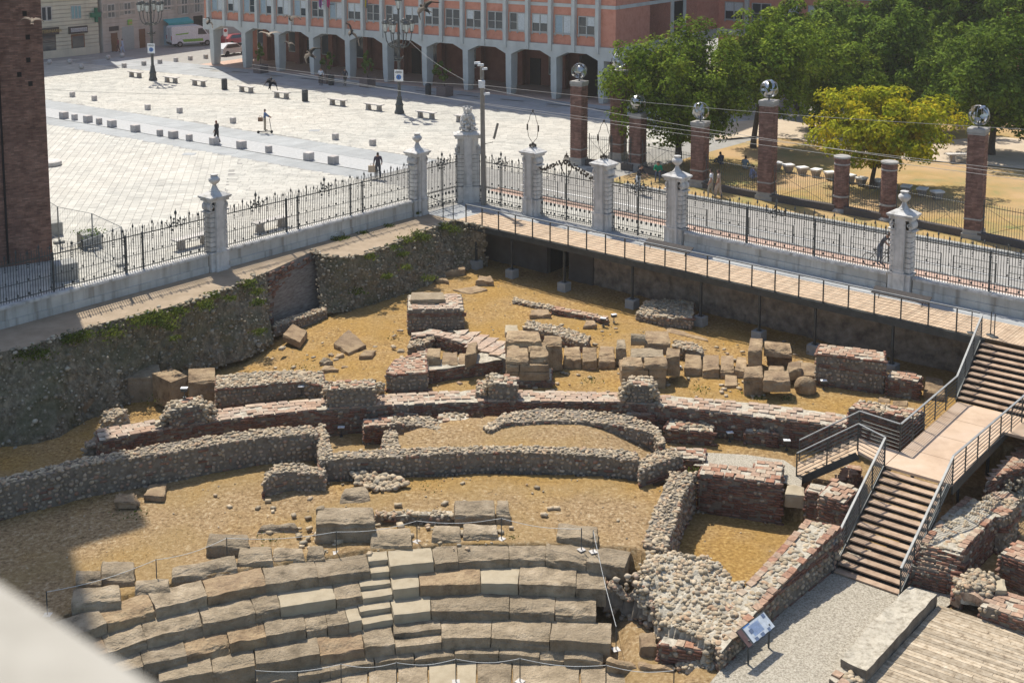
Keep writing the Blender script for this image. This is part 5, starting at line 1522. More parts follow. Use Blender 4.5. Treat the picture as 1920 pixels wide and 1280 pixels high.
ruin('cobble_wall', 'short dark rubble wall under the pink slab ridge', 'wall', [(765, 652), (800, 642), (816, 632)], [(768, 640), (790, 634), (806, 627)], -2.05, ZA - .1, 'rubble', 'cob', nobj=20)
ruin('brick_plinth', 'square brick plinth with a grey slab on top', 'plinth', [(765, 580), (869, 579)], [(766, 552), (864, 551)], ZAT(765, 580, P(765, 625, -2.5)), -2.55, 'brick', 'mix', nobj=60, tile=(.34, .26), topm=M['rbrickgrey'])
zp = ZAT(765, 580, P(765, 625, -2.5))
stone('long grey slab lying on the square brick plinth', [(769, 562), (835, 561), (833, 548), (770, 548)], zt=zp + .2, h=.19, m='sand', name='stone_slab', amp=.015, rnd=.03)
ruin('rubble_wall', 'low rubble topped wall between the two pale blocks and the second pier', 'wall', [(405, 728), (480, 722), (565, 714), (610, 722)], [(405, 704), (480, 697), (560, 695), (604, 697)], -1.92, ZA - .45, 'rubble', 'mix', nobj=110)
ruin('brick_wall', 'long brick wall block below the walkway at the right', 'wall', [(1531, 662), (1658, 677)], [(1538, 645), (1660, 659)], -1.08, ZA - .1, 'brick', 'mix', nobj=60, tile=(.36, .3))
ruin('brick_pier', 'dark red brick pier left of the stair landing', 'pier', [(1664, 706), (1720, 715)], [(1672, 694), (1729, 704)], -1.66, ZA - .1, 'brick', 'brick', 'brick piers of the ruin', 24, tile=(.34, .28))
ruin('brick_kerb', 'low line of bricks on the turf ending at the floodlights', 'kerb', [(1035, 580), (1088, 590), (1138, 601)], [(1040, 574), (1090, 583), (1140, 594)], -2.3, -2.6, 'brick', 'brick', nobj=20, tile=(.3, .3))
ruin('rubble_wall', 'low rubble line on the turf behind the brick kerb', 'wall', [(962, 564), (1000, 572), (1050, 583)], [(965, 558), (1003, 566), (1052, 576)], -2.4, -2.6, 'rubble', 'cob', nobj=20)
ruin('rubble_wall', 'slanting rubble wall behind the stacked sandstone blocks', 'wall', [(982, 612), (1040, 625), (1098, 645)], [(990, 602), (1050, 612), (1106, 630)], -2.05, ZA - .1, 'rubble', 'mix', nobj=40)
ruin('masonry_lump', 'big dark masonry lump in the shade under the walkway', 'rubble', [(1194, 588), (1245, 594), (1298, 596)], [(1210, 565), (1250, 562), (1302, 567)], [-2.2, -2.05, -1.95], -2.75, 'rubble', 'mix', nobj=40, rough=.12, zback=-1.95)
ruin('rubble_wall', 'short rubble wall right of the second stack of blocks', 'wall', [(1262, 648), (1290, 655), (1318, 662)], [(1265, 637), (1295, 640), (1316, 650)], -1.95, ZA - .1, 'rubble', 'cob', nobj=30, rough=.1)
# cobble walls in front
CG = 'cobble walls of the ruin'
ruin('cobble_wall', 'long cobble topped wall running in from the left edge', 'wall', [(-60, 924), (0, 910), (162, 870), (362, 840), (480, 820), (597, 812)], [(-60, 907), (0, 895), (160, 856), (375, 819), (480, 804), (582, 796)], -1.75, ZC - .2, 'cobble', 'cob', CG, 290)
ruin('cobble_wall', 'short cobble wall turning towards the viewer beside brick steps', 'wall', [(600, 865), (598, 830), (590, 800)], [(622, 848), (618, 826), (606, 794)], -2.0, ZC - .2, 'cobble', 'cob', CG, 60)
ruin('cobble_wall', 'long cobble topped wall in front of the grassy mound', 'wall', [(605, 863), (730, 856), (850, 849), (960, 846), (1072, 851), (1150, 856), (1198, 862)], [(622, 847), (750, 840), (850, 837), (960, 835), (1080, 837), (1150, 841), (1190, 846)], -2.08, ZC - .2, 'cobble', 'cob', CG, 290)
ruin('cobble_wall', 'arched cobble wall behind the grassy mound', 'wall', [(920, 806), (940, 795), (960, 791), (1040, 788), (1110, 790), (1170, 798), (1225, 812), (1238, 832)], [(905, 800), (932, 782), (958, 770), (1040, 765), (1110, 769), (1180, 777), (1232, 797), (1248, 828)], -1.98, ZK, 'cobble', 'cob', CG, 220)
ruin('cobble_wall', 'curved bit of cobble wall between two brick blocks', 'wall', [(733, 795), (770, 795), (800, 799), (824, 812)], [(735, 783), (770, 778), (808, 779), (826, 795)], -2.2, ZK, 'cobble', 'cob', CG, 60)
ruin('cobble_wall', 'narrow cobble wall crossing behind the brick block', 'wall', [(715, 855), (717, 830), (722, 808)], [(748, 850), (748, 830), (744, 807)], -2.2, ZK, 'cobble', 'cob', CG, 60)
ruin('cobble_wall', 'low cobble stub with a pointed left end on the turf', 'wall', [(493, 905), (510, 888), (545, 884), (608, 890)], [(500, 884), (520, 869), (560, 868), (608, 876)], [-2.3, -2.05, -2.1, -2.25], ZC - .1, 'cobble', 'cob', CG, 90)
ruin('cobble_wall', 'zigzag cobble and brick stub right of the mound', 'wall', [(1200, 882), (1236, 868), (1280, 852)], [(1198, 862), (1226, 848), (1262, 838)], -2.2, ZC - .1, 'cobble', 'mix', CG, 50)
ruin('cobble_wall', 'cobble wall descending to the rubble heap with a steep right face', 'wall', [(1249, 1031), (1266, 975), (1280, 929), (1306, 885)], [(1205, 1022), (1219, 977), (1237, 930), (1258, 884)], [-2.62, -2.55, -2.5, -2.45], -3.9, 'cobble', 'cob', CG, 240)
ruin('brick_wall', 'red brick wall closing the sunken enclosure', 'wall', [(1311, 887), (1390, 897), (1462, 907)], [(1320, 868), (1395, 876), (1466, 884)], -2.4, -3.95, 'brick', 'brick', None, 90, tile=(.36, .3))
ruin('brick_block', 'square patch of red bricks behind the enclosure wall', 'bricks', [(1412, 885), (1464, 890)], [(1418, 864), (1469, 867)], -2.42, -3.3, 'brick', 'brick', None, 24)
BBG = 'brick blocks in the sunken passage'
def bb(label, a, b, c, d, zt, zb, face='brick', nobj=20, top='brick'):
    return ruin('brick_block', label, 'bricks', [a, b], [d, c], zt, zb, top, face, BBG, nobj, tile=(.34, .26))
bb('tall brick block between the second pier and the mound', (682, 799), (735, 797), (737, 780), (681, 784), -2.56, ZK - .1)
bb('low brick block in the shade below the curved wall', (734, 778), (784, 776), (783, 765), (736, 767), -2.55, ZK - .1)
bb('brick block with a white mortar top left of the mound', (822, 790), (880, 789), (877, 773), (822, 775), -2.4, -2.95, top='mix')
bb('brick block half hidden behind the arched cobble wall', (1175, 776), (1225, 777), (1226, 765), (1177, 761), -2.55, ZK - .1)
bb('largest brick block with a rubble filled top', (1247, 802), (1337, 810), (1335, 790), (1258, 781), -2.72, ZK - .1, top='mix', nobj=40)
bb('square brick block near the branch stairs', (1398, 806), (1453, 812), (1456, 793), (1404, 788), -2.72, ZK - .1, top='mix')
bb('flat red brick slab at the corner of the gravel bed', (1282, 858), (1322, 861), (1323, 841), (1261, 838), -2.7, ZK)
bb('brick footing rising in steps beside the stairs', (1536, 927), (1582, 942), (1610, 915), (1566, 896), -2.4, -3.9, nobj=40)
bb('narrow brick ledge behind the pale yellow stone', (1512, 920), (1538, 926), (1552, 910), (1520, 905), -2.55, -3.9, nobj=14)
S('pale yellow stone block set into the brick ledge', 1471, 1511, 907, 925, 932, zt=-2.75, h=.5, m='sandpale', sl=3, amp=.03)
bb('brick foundation under the branch stairs', (1560, 905), (1600, 890), (1615, 875), (1590, 870), -2.75, -3.9, nobj=20)
W9 = [(1352, 1222), (1440, 1121), (1500, 1058), (1575, 986)]; W9b = [(1322, 1180), (1385, 1112), (1440, 1054), (1512, 974)]
ruin('diagonal_wall', 'diagonal wall topped with mortar and cobbles beside the gravel', 'wall', W9, W9b, [-3.15, -2.85, -2.6, -2.3], -3.85, 'bed', 'mix', None, 230, zback=[-3.15, -2.85, -2.6, -2.3])
# rubble heap spilling beside the seats
def heap(name, label, px, zs, n, smin, smax, kindm, nobj, cat='rubble', core=True):
    pts = [P(u, v, z) for (u, v), z in zip(px, zs)]; c = sum(pts, V(0, 0, 0)) / len(pts)
    base = V(c.x, c.y, min(zs) - .3); t = thing(name, label, cat, base)
    poly = [(p.x, p.y) for p in pts]
    def hz(x, y):
        sw = sz = 0
        for p in pts:
            w = 1 / ((p.x - x) ** 2 + (p.y - y) ** 2 + .05) ; sw += w; sz += w * p.z
        return sz / sw + .14 * noise.noise(V(x, y, 0) * 1.4) + .07 * noise.noise(V(x, y, 3) * 5)
    xs = [p.x for p in pts]; ys = [p.y for p in pts]
    if core:
        mb = MB(); st = .14; nx = int((max(xs) - min(xs)) / st) + 1; ny = int((max(ys) - min(ys)) / st) + 1; gi = {}
        for j in range(ny + 1):
            for i in range(nx + 1):
                x, y = min(xs) + i * st, min(ys) + j * st
                gi[i, j] = (len(mb.v), pip(x, y, poly)); mb.v.append((x - base.x, y - base.y, hz(x, y) - (0 if pip(x, y, poly) else .5) - base.z))
        for j in range(ny):
            for i in range(nx):
                q = [gi[i, j], gi[i + 1, j], gi[i + 1, j + 1], gi[i, j + 1]]
                if any(k[1] for k in q): mb.f.append(tuple(k[0] for k in q)); mb.m.append(0)
        mb.build('mortar_core', M['limedark' if kindm.name == 'wall_cobble' else 'lime'], t)
    pc = Pieces('cobble', kindm); got = 0; n = int(n * 1.25)
    for i in range(len(pts)):                          # stones tumbling down the edge
        a, b = pts[i], pts[(i + 1) % len(pts)]
        for _ in range(int((b - a).length / .05) if core else 0):
            q = a.lerp(b, R.random()); o_ = V(q.x - c.x, q.y - c.y, 0).normalized() * R.uniform(-.15, .14); s = R.uniform(smin, smax)
            pc.add(q + o_ + V(0, 0, -R.uniform(0, .5)), (s * 1.3, s, s * .8), rotax(R.uniform(0, PI)))
    while got < n:
        x, y = R.uniform(min(xs), max(xs)), R.uniform(min(ys), max(ys))
        if not pip(x, y, poly): continue
        s = smin + (smax - smin) * R.random() ** 1.8; pc.add(V(x, y, hz(x, y) + R.uniform(-.04, .025)), (s * R.uniform(1, 1.5), s, s * R.uniform(.6, .9)), rotax(R.uniform(0, PI))); got += 1
    pc.build(t, nobj); return t
heap('rubble_heap', 'grey cobble rubble heap between the seats and the diagonal wall',
     [(1215, 1032), (1250, 1028), (1310, 1040), (1352, 1052), (1370, 1085), (1400, 1095), (1385, 1150), (1362, 1200), (1330, 1215), (1240, 1180), (1222, 1130), (1195, 1090)],
     [-2.65, -2.6, -2.55, -2.6, -2.8, -2.9, -3.0, -3.15, -3.3, -3.6, -3.2, -2.8], 760, .03, .10, M['cobble'], 280)
heap('cobble_pile', 'small pile of tumbled cobbles in front of the long cobble wall', [(655, 882), (680, 878), (720, 888), (755, 897), (765, 908), (745, 918), (700, 922), (668, 905)], [-2.5, -2.45, -2.5, -2.6, -2.72, -2.75, -2.75, -2.7], 130, .07, .13, M['cobble'], 130, core=False)
heap('rubble_bank', 'dark rubble bank right of the broken seat ends', [(1150, 1075), (1195, 1080), (1222, 1120), (1235, 1165), (1180, 1150), (1130, 1120)], [-2.9, -2.8, -3.1, -3.6, -4.0, -3.6], 420, .05, .10, M['cobbledark'], 60)
heap('mortar_bed', 'worn mortar bed with brick bits at the foot of the diagonal wall', [(1262, 1215), (1310, 1222), (1345, 1235), (1325, 1268), (1270, 1255)], [-3.75, -3.7, -3.6, -3.95, -4.0], 60, .04, .08, M['cobble'], 40)
S('square brown stone at the right end of the seats', 1198, 1232, 1185, 1215, 1235, -4.1, k=4, m='sandbrown', amp=.06)
pier('low brick ledge below the rubble heap', (1235, 1205), (1328, 1222), (1330, 1210), (1245, 1192), -3.45, -4.1, 'brick', 'brick', nobj=20)

# ------------------------------------------------------------------ curved stone seats
ROWS = [
 ('lowest curved row of grey stone seats', -4.32, -4.06, .75, [(480, 1293), (560, 1281), (620, 1271), (702, 1254), (777, 1247), (852, 1240), (935, 1239), (1010, 1245), (1057, 1248), (1131, 1252)], ()),
 ('second row of stone seats from the bottom', -4.03, -3.72, 1.0, [(300, 1298), (400, 1276), (480, 1262), (601, 1243), (684, 1229), (741, 1222), (829, 1212), (920, 1211), (1030, 1216), (1145, 1224)], ('n5',)),
 ('middle row of stone seats', -3.7, -3.4, 1.0, [(200, 1283), (270, 1263), (352, 1244), (432, 1222), (500, 1209), (575, 1196), (615, 1190), (654, 1184), (680, 1179), (738, 1169), (808, 1162), (955, 1160), (1040, 1163), (1118, 1166)], ('p7', 'q8', 'p9')),
 ('fourth row of stone seats from the bottom', -3.37, -3.06, 1.0, [(130, 1262), (205, 1238), (277, 1215), (382, 1187), (480, 1166), (526, 1155), (631, 1139), (680, 1130), (737, 1122), (787, 1116), (901, 1111), (972, 1112), (1079, 1117), (1136, 1120)], ('p5', 'q7', 'p8', 'p10')),
 ('topmost row of stone seats', -3.04, -2.72, .95, [(120, 1218), (202, 1187), (292, 1160), (390, 1135), (499, 1112), (597, 1098), (695, 1083), (731, 1079), (815, 1071), (860, 1067), (955, 1063), (1022, 1063), (1099, 1069), (1171, 1080)], ('q6', 'p7'))]
for ri, (label, zb, zt, dep, line, spec) in enumerate(ROWS):
    pts = [P(u, v, zb) for u, v in line]
    t = thing('seat_row', label, 'seats', pts[len(pts) // 2], 0, 'curved rows of ancient stone seats')
    nrm = []
    for i in range(len(pts)):
        a, b = pts[max(0, i - 1)], pts[min(len(pts) - 1, i + 1)]
        d = (b - a).normalized(); nrm.append(V(-d.y, d.x, 0))
    for i in range(len(pts) - 1):
        a, b = pts[i], pts[i + 1]; g_ = (b - a).normalized() * .004
        quad = [a + g_, b - g_, b - g_ + nrm[i + 1] * dep, a + g_ + nrm[i] * dep]
        sp = [s for s in spec if s[1:] == str(i)]
        k = sp[0][0] if sp else ''
        m = M['sandpale'] if k in ('p', 'q') else M['sand'] if R.random() < .86 else M['sandbrown']
        jz = R.uniform(-.03, .03)
        if k in ('n', 'q'):                             # a step cut into the seat: low front half, tall back
            f = .42
            A2, B2 = quad[0].lerp(quad[3], f), quad[1].lerp(quad[2], f)
            rock('seat_step', [quad[0], quad[1], B2, A2], lerp(zb, zt, .5), zb - .3, m, t, amp=.012, rnd=.015)
            rock('seat_block', [A2, B2, quad[2], quad[3]], zt + jz, zb - .3, m, t, amp=.015, rnd=.02)
        elif k == 'p': rock('seat_block', quad, zt + jz * .4, zb - .3, m, t, amp=.012, rnd=.02)
        else: rock('seat_block', quad, zt + jz, zb - .3, m, t, amp=R.uniform(.015, .028), rnd=R.uniform(.004, .01), cut=.062, worn=R.uniform(.05, .17))
# paving in front of the seats
of = tag(bpy.data.objects.new('orchestra_floor', None), kind='structure'); link(of)
zo = -4.33; uo = 430; brks = [430, 520, 600, 690, 745, 803, 856, 894, 960, 1088, 1180, 1270]
for a, b in zip(brks[:-1], brks[1:]):
    va = lambda u: 1246 + ((u - 930) / 500) ** 2 * 62
    q = [P(a + 1, va(a) + 70, zo), P(b - 1, va(b) + 70, zo), P(b - 1, va(b) - 6, zo), P(a + 1, va(a) - 6, zo)]
    rock('paving_stone', q, zo, zo - .2, M['sandpale' if a in (803, 856) else 'sand'], of, amp=.012, rnd=.02)
S('long worn block ending the lowest seat row', 1131, 1193, 1229, 1238, 1263, -4.4, sl=10, k=4, m='sandbrown', amp=.06)
S('last low block right of the lowest seat row', 1195, 1270, 1237, 1248, 1275, -4.4, sl=8, k=4, m='sandbrown', amp=.06)

# ------------------------------------------------------------------ loose stones behind the seats
g2 = dict(zg=ZC, m='sand', amp=.03, rnd=.02, worn=.16, cut=.065)
S('sloping block lying alone above the right seat end', 1042, 1122, 978, 1003, 1022, **g2, sl=10)
S('block with a carved notch above the pale stair seats', 694, 772, 988, 1016, 1035, **g2)
S('left one of two blocks resting side by side above the seats', 810, 866, 984, 1006, 1022, **g2)
S('right one of two blocks resting side by side above the seats', 867, 934, 981, 1000, 1018, **g2)
S('large block with a small stone on its left corner', 592, 704, 950, 980, 1022, **g2, k=3, sl=-2)
S('tilted block propped behind the large block', 637, 694, 915, 932, 946, **g2, sl=-6, k=8)
S('small cube of stone on the corner of the large block', 592, 612, 948, 955, 966, zt=-2.0, h=.3, m='sand', sl=-2)
S('long ridged block at the right of the low rubble link', 850, 928, 937, 962, 985, **g2)
S('short ridged block closing the pair by the low link', 929, 956, 936, 960, 985, **g2)
ruin('rubble_wall', 'low rubble link between the large block and the ridged pair', 'wall', [(704, 966), (775, 966), (848, 965)], [(704, 958), (775, 957), (848, 956)], -2.5, ZC - .1, 'rubble', 'cob', nobj=40)
S('thin flat rock lying on the turf left of the large block', 480, 560, 982, 990, 1001, **g2, sl=-3, k=10)
S('dark rock alone on the turf above the left seats', 386, 468, 1000, 1020, 1046, **g2, k=6)
S('dark rock in the tower shadow left of a pale block', 140, 190, 1068, 1085, 1102, **g2)
S('pale upright block at the edge of the tower shadow', 188, 251, 1050, 1080, 1100, **g2)
S('broad flat block half in the tower shadow', 134, 227, 1102, 1130, 1155, **g2, sl=-8)
S('small flat block in front of a thin post at left', 252, 318, 1087, 1106, 1122, **g2, sl=-4)
S('long block left of three ending blocks above the seats', 320, 444, 1062, 1080, 1098, **g2, sl=-22, k=4)
S('rough first block of the three above the seats', 446, 511, 1024, 1050, 1068, **g2, sl=-3)
S('middle one of the three blocks above the seats', 512, 572, 1026, 1046, 1060, **g2)
S('wedge shaped last one of the three blocks above the seats', 573, 610, 1022, 1040, 1056, **g2, k=6)
S('round dark boulder on the turf below the left cobble wall', 216, 262, 920, 938, 951, zg=ZC, m='sandbrown', amp=.1, rnd=.2, k=6)
stone('thin slab with a slanted edge beside the round boulder', [(270, 929), (309, 931), (313, 905), (281, 907)], 935, ZC, m='sandbrown', name='stone_slab', amp=.03)
# ------------------------------------------------------------------ loose stones behind the curved wall
stone('square cut block near the left bank', [(528, 627), (563, 641), (576, 620), (548, 607)], 636, -2.7, amp=.02, rnd=.03)
stone('large flat slab with a broken front edge', [(625, 643), (654, 662), (689, 646), (654, 617)], 652, -2.62, name='stone_slab', amp=.04)
stone('squarish block right of the large broken slab', [(673, 668), (698, 667), (705, 655), (685, 656)], 680, -2.6, amp=.03)
S('small stone tucked under the large broken slab', 627, 644, 660, 666, 674, -2.6, amp=.05)
S('lichen grey rock left of the small stones', 600, 627, 670, 677, 685, -2.6, m='sand', amp=.09, k=5)
S('flat brown stone above the low rubble wall', 598, 634, 686, 694, 702, -2.58, k=8, amp=.05)
S('tiny broken stone right of the flat brown stone', 638, 657, 684, 688, 693, -2.58, amp=.05)
S('dark pebble sized stone left of the pink ridge', 744, 758, 653, 657, 663, -2.55, m='sand', amp=.05)
stone('thin pale slab lying flat near the walkway', [(848, 542), (882, 551), (915, 542), (893, 535)], 545, -2.55, name='stone_slab', m='sandbrown', amp=.03)
S('stacked broken slab by the first walkway post', 892, 926, 516, 527, 538, -2.58, amp=.07, k=8)
S('tilted block in the pit corner, right one of two', 832, 874, 497, 510, 522, -2.58, sl=-6, k=8, m='sandbrown')
S('rounded block in the pit corner, left one of two', 815, 843, 517, 524, 532, -2.58, sl=3, k=6)
S('wedge shaped stone in front of the rubble line', 992, 1034, 579, 590, 598, -2.55, k=5, amp=.05)
S('pointed stone lying left of the floodlights', 1090, 1120, 600, 608, 615, -2.5, k=9, amp=.06)
S('white marble block with a hole behind the sandstone stack', 946, 973, 608, 622, 629, -2.45, m='sandpale', amp=.02)
S('square pale slab on the turf', 1358, 1384, 703, 722, 727, zg=ZA, m='sandbrown', name='stone_slab', amp=.01, rnd=.02, k=1)
stone('thin kerb stone lying in the sun by the walkway shade', [(1248, 620), (1327, 640), (1329, 635), (1252, 613)], 622, -2.55, name='stone_kerb', amp=.02)
# first stack
fs = 'sandstone stack left of the middle'
def K(label, u0, u1, vb, vf, zt, h, m='sandbrown', sl=0, k=2, **kw):
    kw['amp'] = kw.get('amp', .05) * .6; kw.setdefault('worn', .15); kw.setdefault('rnd', .02); kw.setdefault('cut', .075)
    return S(label, u0, u1, vb, vf, 0, zt=zt, h=h, m=m, sl=sl, k=k, **kw)
K('upper left block on the front of the first sandstone stack', 949, 991, 653, 670, -1.13, .30, amp=.06)
K('upper right block on the front of the first sandstone stack', 992, 1029, 656, 669, -1.13, .30, amp=.06)
for i, (a, b, zt, h) in enumerate(((949, 974, -1.44, .28), (975, 1029, -1.44, .28), (949, 972, -1.73, .36), (973, 1030, -1.73, .36))):
    base = P(990, 727, ZA); f0 = XAT(a, 700, base.y); f1 = XAT(b, 700, base.y); up = V(0, 1, 0)
    rock('stone_block', [f0, f1, f1 + up * 1.3, f0 + up * 1.3], zt, zt - h, M['sandbrown'], None,
         ('narrow block in the second course of the first sandstone stack', 'wide block in the second course of the first sandstone stack', 'narrow block in the lowest course of the first sandstone stack', 'wide block in the lowest course of the first sandstone stack')[i], 'stone', 'loose blocks of the ancient theatre', amp=.03)
ruin('brick_footing', 'brick footing under the first sandstone stack', 'bricks', [(949, 713), (1034, 712)], [(951, 690), (1034, 690)], -2.1, ZA - .1, None, 'brick', nobj=0)
K('left block behind the front of the first sandstone stack', 949, 975, 640, 655, -1.1, .7, amp=.06)
K('lumpy right block behind the front of the first sandstone stack', 990, 1026, 641, 656, -1.1, .7, amp=.09)
K('long top block of the first sandstone stack', 946, 1015, 620, 637, -.85, .55, amp=.05, k=4)
K('tall block leaning right of the first sandstone stack', 1019, 1055, 627, 645, -1.2, 1.2, k=3, amp=.05)
for i, (a, b, vb, vf) in enumerate(((1056, 1090, 649, 672), (1091, 1120, 650, 673), (1121, 1153, 648, 671))):
    K(('first block from the left', 'middle block', 'last block')[i] + ' of the row between the two sandstone stacks', a, b, vb, vf, -1.97, .5, amp=.06)
# second stack
K('front left block on the second sandstone stack', 1165, 1205, 667, 681, -1.35, .28, amp=.06)
K('front right block on the second sandstone stack', 1207, 1251, 668, 682, -1.35, .28, amp=.06)
for i, (a, b, zt, h) in enumerate(((1165, 1216, -1.64, .36), (1217, 1250, -1.64, .36), (1166, 1205, -2.01, .45), (1206, 1249, -2.01, .45))):
    base = P(1220, 727, ZA); f0 = XAT(a, 700, base.y); f1 = XAT(b, 700, base.y); up = V(0, 1, 0)
    rock('stone_block', [f0, f1, f1 + up * 1.2, f0 + up * 1.2], zt, zt - h, M['sandbrown'], None,
         ('left block in the second course of the second stack', 'right block in the second course of the second stack', 'left base block of the second stack', 'right base block of the second stack')[i], 'stone', 'loose blocks of the ancient theatre', amp=.03)
K('pale flat rock on top of the second sandstone stack', 1180, 1244, 652, 667, -1.32, .5, m='sand', amp=.07)
K('block at the right shoulder of the second stack', 1247, 1276, 652, 667, -1.25, .9, amp=.07)
K('large upright slab behind the second stack', 1207, 1257, 620, 641, -1.25, .6, amp=.04, k=4)
t = thing('column_drum', 'grey broken column drum on the second stack', 'stone', P(1197, 647, -1.45)); mb = MB(); mb.tube((-.32, .1, .22), (.30, .05, .22), .26, 12, .24); mb.build('drum', M['sand'], t)
K('thin dark stone standing on edge left of the second stack', 1155, 1174, 634, 650, -1.55, .85, m='sand', amp=.05)
for i, (a, b, vb, vf) in enumerate(((1283, 1317, 663, 688), (1318, 1350, 664, 692), (1351, 1377, 666, 693), (1378, 1402, 668, 692))):
    K(('first', 'second', 'third', 'last')[i] + ' sandstone block of the row right of the second stack', a, b, vb, vf, -2.06, .5, amp=.035)
# third group
K('tall square stone post by the third group of blocks', 1404, 1430, 633, 653, -1.33, 1.15, amp=.02, k=1)
K('wide block with a dark face behind the third group', 1433, 1486, 638, 652, -1.57, .4, sl=4, amp=.04)
K('reddish lump under the wide dark faced block', 1438, 1484, 655, 665, -1.98, .5, sl=2, amp=.08, rnd=.12)
K('holed block at the left front of the third group', 1394, 1431, 686, 704, -1.54, .9, amp=.04)
K('cracked block at the right front of the third group', 1432, 1481, 694, 713, -1.56, .5, amp=.07)
K('lower course under the cracked block', 1434, 1478, 696, 716, -2.08, .45, amp=.06)
K('flat stone between the cracked block and the reddish lump', 1440, 1473, 683, 693, -1.8, .5, sl=2)
K('tilted squared block right of the cracked block', 1474, 1502, 680, 694, -1.75, .5, sl=-6, k=3)
K('flat broken slabs left of the long brick wall block', 1490, 1531, 676, 699, -2.1, .35, sl=4, amp=.05)
t = thing('boulder', 'round topped boulder on the turf near a small floodlight', 'stone', P(1513, 738, ZA)); mb = MB(); mb.ell((0, .2, .25), (.46, .42, .45), 16, 12)
mb.v = [tuple(Vector(p) * (1 + .16 * noise.noise(Vector(p) * 2))) for p in mb.v]; mb.build('rock', M['sandbrown'], t, smooth=True)
K('dark squared block on the slab row, left end', 799, 826, 652, 667, -1.45, .6, m='sandbrown', amp=.05)
K('first flat slab of the dark brick footing', 827, 859, 660, 680, -1.75, .3, amp=.03, sl=2)
K('second flat slab of the dark brick footing', 860, 882, 662, 678, -1.75, .3, amp=.03)
stone('big leaning block on the slabs', [(873, 668), (893, 661), (895, 640), (878, 643)], zt=-1.35, h=.5, amp=.03)
K('flat slab behind the dark red brick pier', 1660, 1720, 691, 698, -2.2, .4, sl=6, name='stone_slab')
K('wide flat slab right of the dark red brick pier', 1730, 1775, 705, 732, -2.1, .35, sl=4, k=6, name='stone_slab')
K('flat slab in front of the dark red brick pier, left one', 1645, 1672, 742, 752, -2.35, .2, sl=3, name='stone_slab')
K('flat slab in front of the dark red brick pier, right one', 1674, 1702, 748, 757, -2.35, .2, sl=3, name='stone_slab')
# blocks along the left bank
stone('pale diamond shaped block right of the shaded recess block', [(284, 700), (321, 716), (353, 704), (324, 690)], 750, -3.1, m='sandbrown', amp=.012, rnd=.015)
K('stepped pale block touching the diamond shaped block', 352, 404, 690, 713, -2.0, 1.1, sl=-2, k=2, amp=.012, rnd=.015)
K('shaded block set into the left bank', 238, 300, 685, 706, -2.2, 1.3, m='sand', sl=-4, amp=.03)
stone('brick faced block with a sunlit corner at the left bank', [(143, 759), (180, 745), (172, 722), (137, 726)], 785, -3.2, m='sandbrown', amp=.02)
heap('rubble_slab', 'tilted slab of cobbles and mortar lying on the turf at left', [(188, 783), (200, 770), (222, 759), (238, 773), (215, 786), (196, 794)], [-3.0, -2.85, -2.75, -2.85, -3.0, -3.1], 110, .05, .09, M['cobble'], 60)
ruin('cobble_wall', 'short cobble line in dappled shade below the brick recess', 'wall', [(514, 612), (560, 597), (612, 580)], [(514, 604), (560, 588), (606, 574)], -2.35, -2.8, 'rubble', 'cob', CG, 60)
heap('rubble_heap', 'dark crumbled end of the curved wall at left', [(160, 838), (165, 822), (185, 806), (222, 812), (225, 830), (200, 850), (170, 850)], [-3.0, -2.7, -2.4, -2.4, -2.7, -3.2, -3.2], 140, .06, .12, M['cobbledark'], 60)

# ------------------------------------------------------------------ right foreground: concrete wall, brick ruin with an arch, timber stage
zs_ = -3.62
O, X1, Y1 = P(1759, 1133, zs_), P(1922, 1186, zs_), P(1632, 1270, zs_)
e1 = (X1 - O).normalized(); e2 = (Y1 - O); e2 = (e2 - e1 * e2.dot(e1)); e2.normalize()
stg = thing('timber_stage', 'pale weathered board platform in the bottom right corner', 'platform', O)
k = 0; y = 0
sk = (Y1 - O).dot(e1) / max(.01, (Y1 - O).dot(e2))
while y < 6.5:
    x = sk * y
    while x < 8:
        l = R.uniform(1.6, 3.2); x_ = min(8.5, x + l)
        c = O + e1 * ((x + x_) / 2) + e2 * (y + .07)
        mb = MB(); mb.box(c - O + V(0, 0, -.02 + R.uniform(-.004, .004)), (x_ - x - .01, .128, .04), ax=(e1, e2, Z)); mb.build('board', M['palewood'], stg); k += 1
        x = x_
    y += .14
mb = MB(); mb.poly([(p.x, p.y) for p in (O + e1 * .1 + e2 * .05, O + e1 * 8.4 + e2 * .05, O + e1 * (8.4) + e2 * 6.4, O + e1 * (sk * 6.4 + .1) + e2 * 6.4)], zs_ - .25, zs_ - .05); o = mb.build('underframe', M['dark'], stg); o.location = -O
ruin('concrete_wall', 'grey worn concrete wall beside the timber stage', 'wall', [(1625, 1257), (1690, 1185), (1757, 1112)], [(1576, 1232), (1640, 1160), (1705, 1097)], -3.25, -3.9, None, None, None, 0, rough=.05)
ruin('stone_kerb', 'layered stone end below the grey concrete wall', 'kerb', [(1600, 1300), (1622, 1266)], [(1555, 1270), (1578, 1240)], -3.5, -3.9, 'mix', 'mix', None, 20)
ruin('thick_wall', 'thick wall with a mortar and cobble top beside the lower stairs', 'wall', [(1802, 1034), (1840, 994), (1882, 950)], [(1727, 1016), (1767, 967), (1812, 930)], -2.5, -3.9, 'bed', 'brick', None, 180)
for i in range(5):
    f = i / 5
    a, b = (lerp(1727, 1708, f + .1), lerp(1018, 1064, f + .1)), (lerp(1801, 1788, f + .1), lerp(1036, 1082, f + .1))
    c, d = (lerp(1801, 1788, f), lerp(1030, 1076, f)), (lerp(1727, 1708, f), lerp(1012, 1058, f))
    ruin('brick_course', ('top', 'second', 'third', 'fourth', 'lowest')[i] + ' stepped brick course on the broken end of the thick wall', 'bricks', [a, b], [d, c], -2.56 - .12 * i, -3.9, 'brick', 'brick', 'stepped courses of the thick wall', 10, gap=.3)
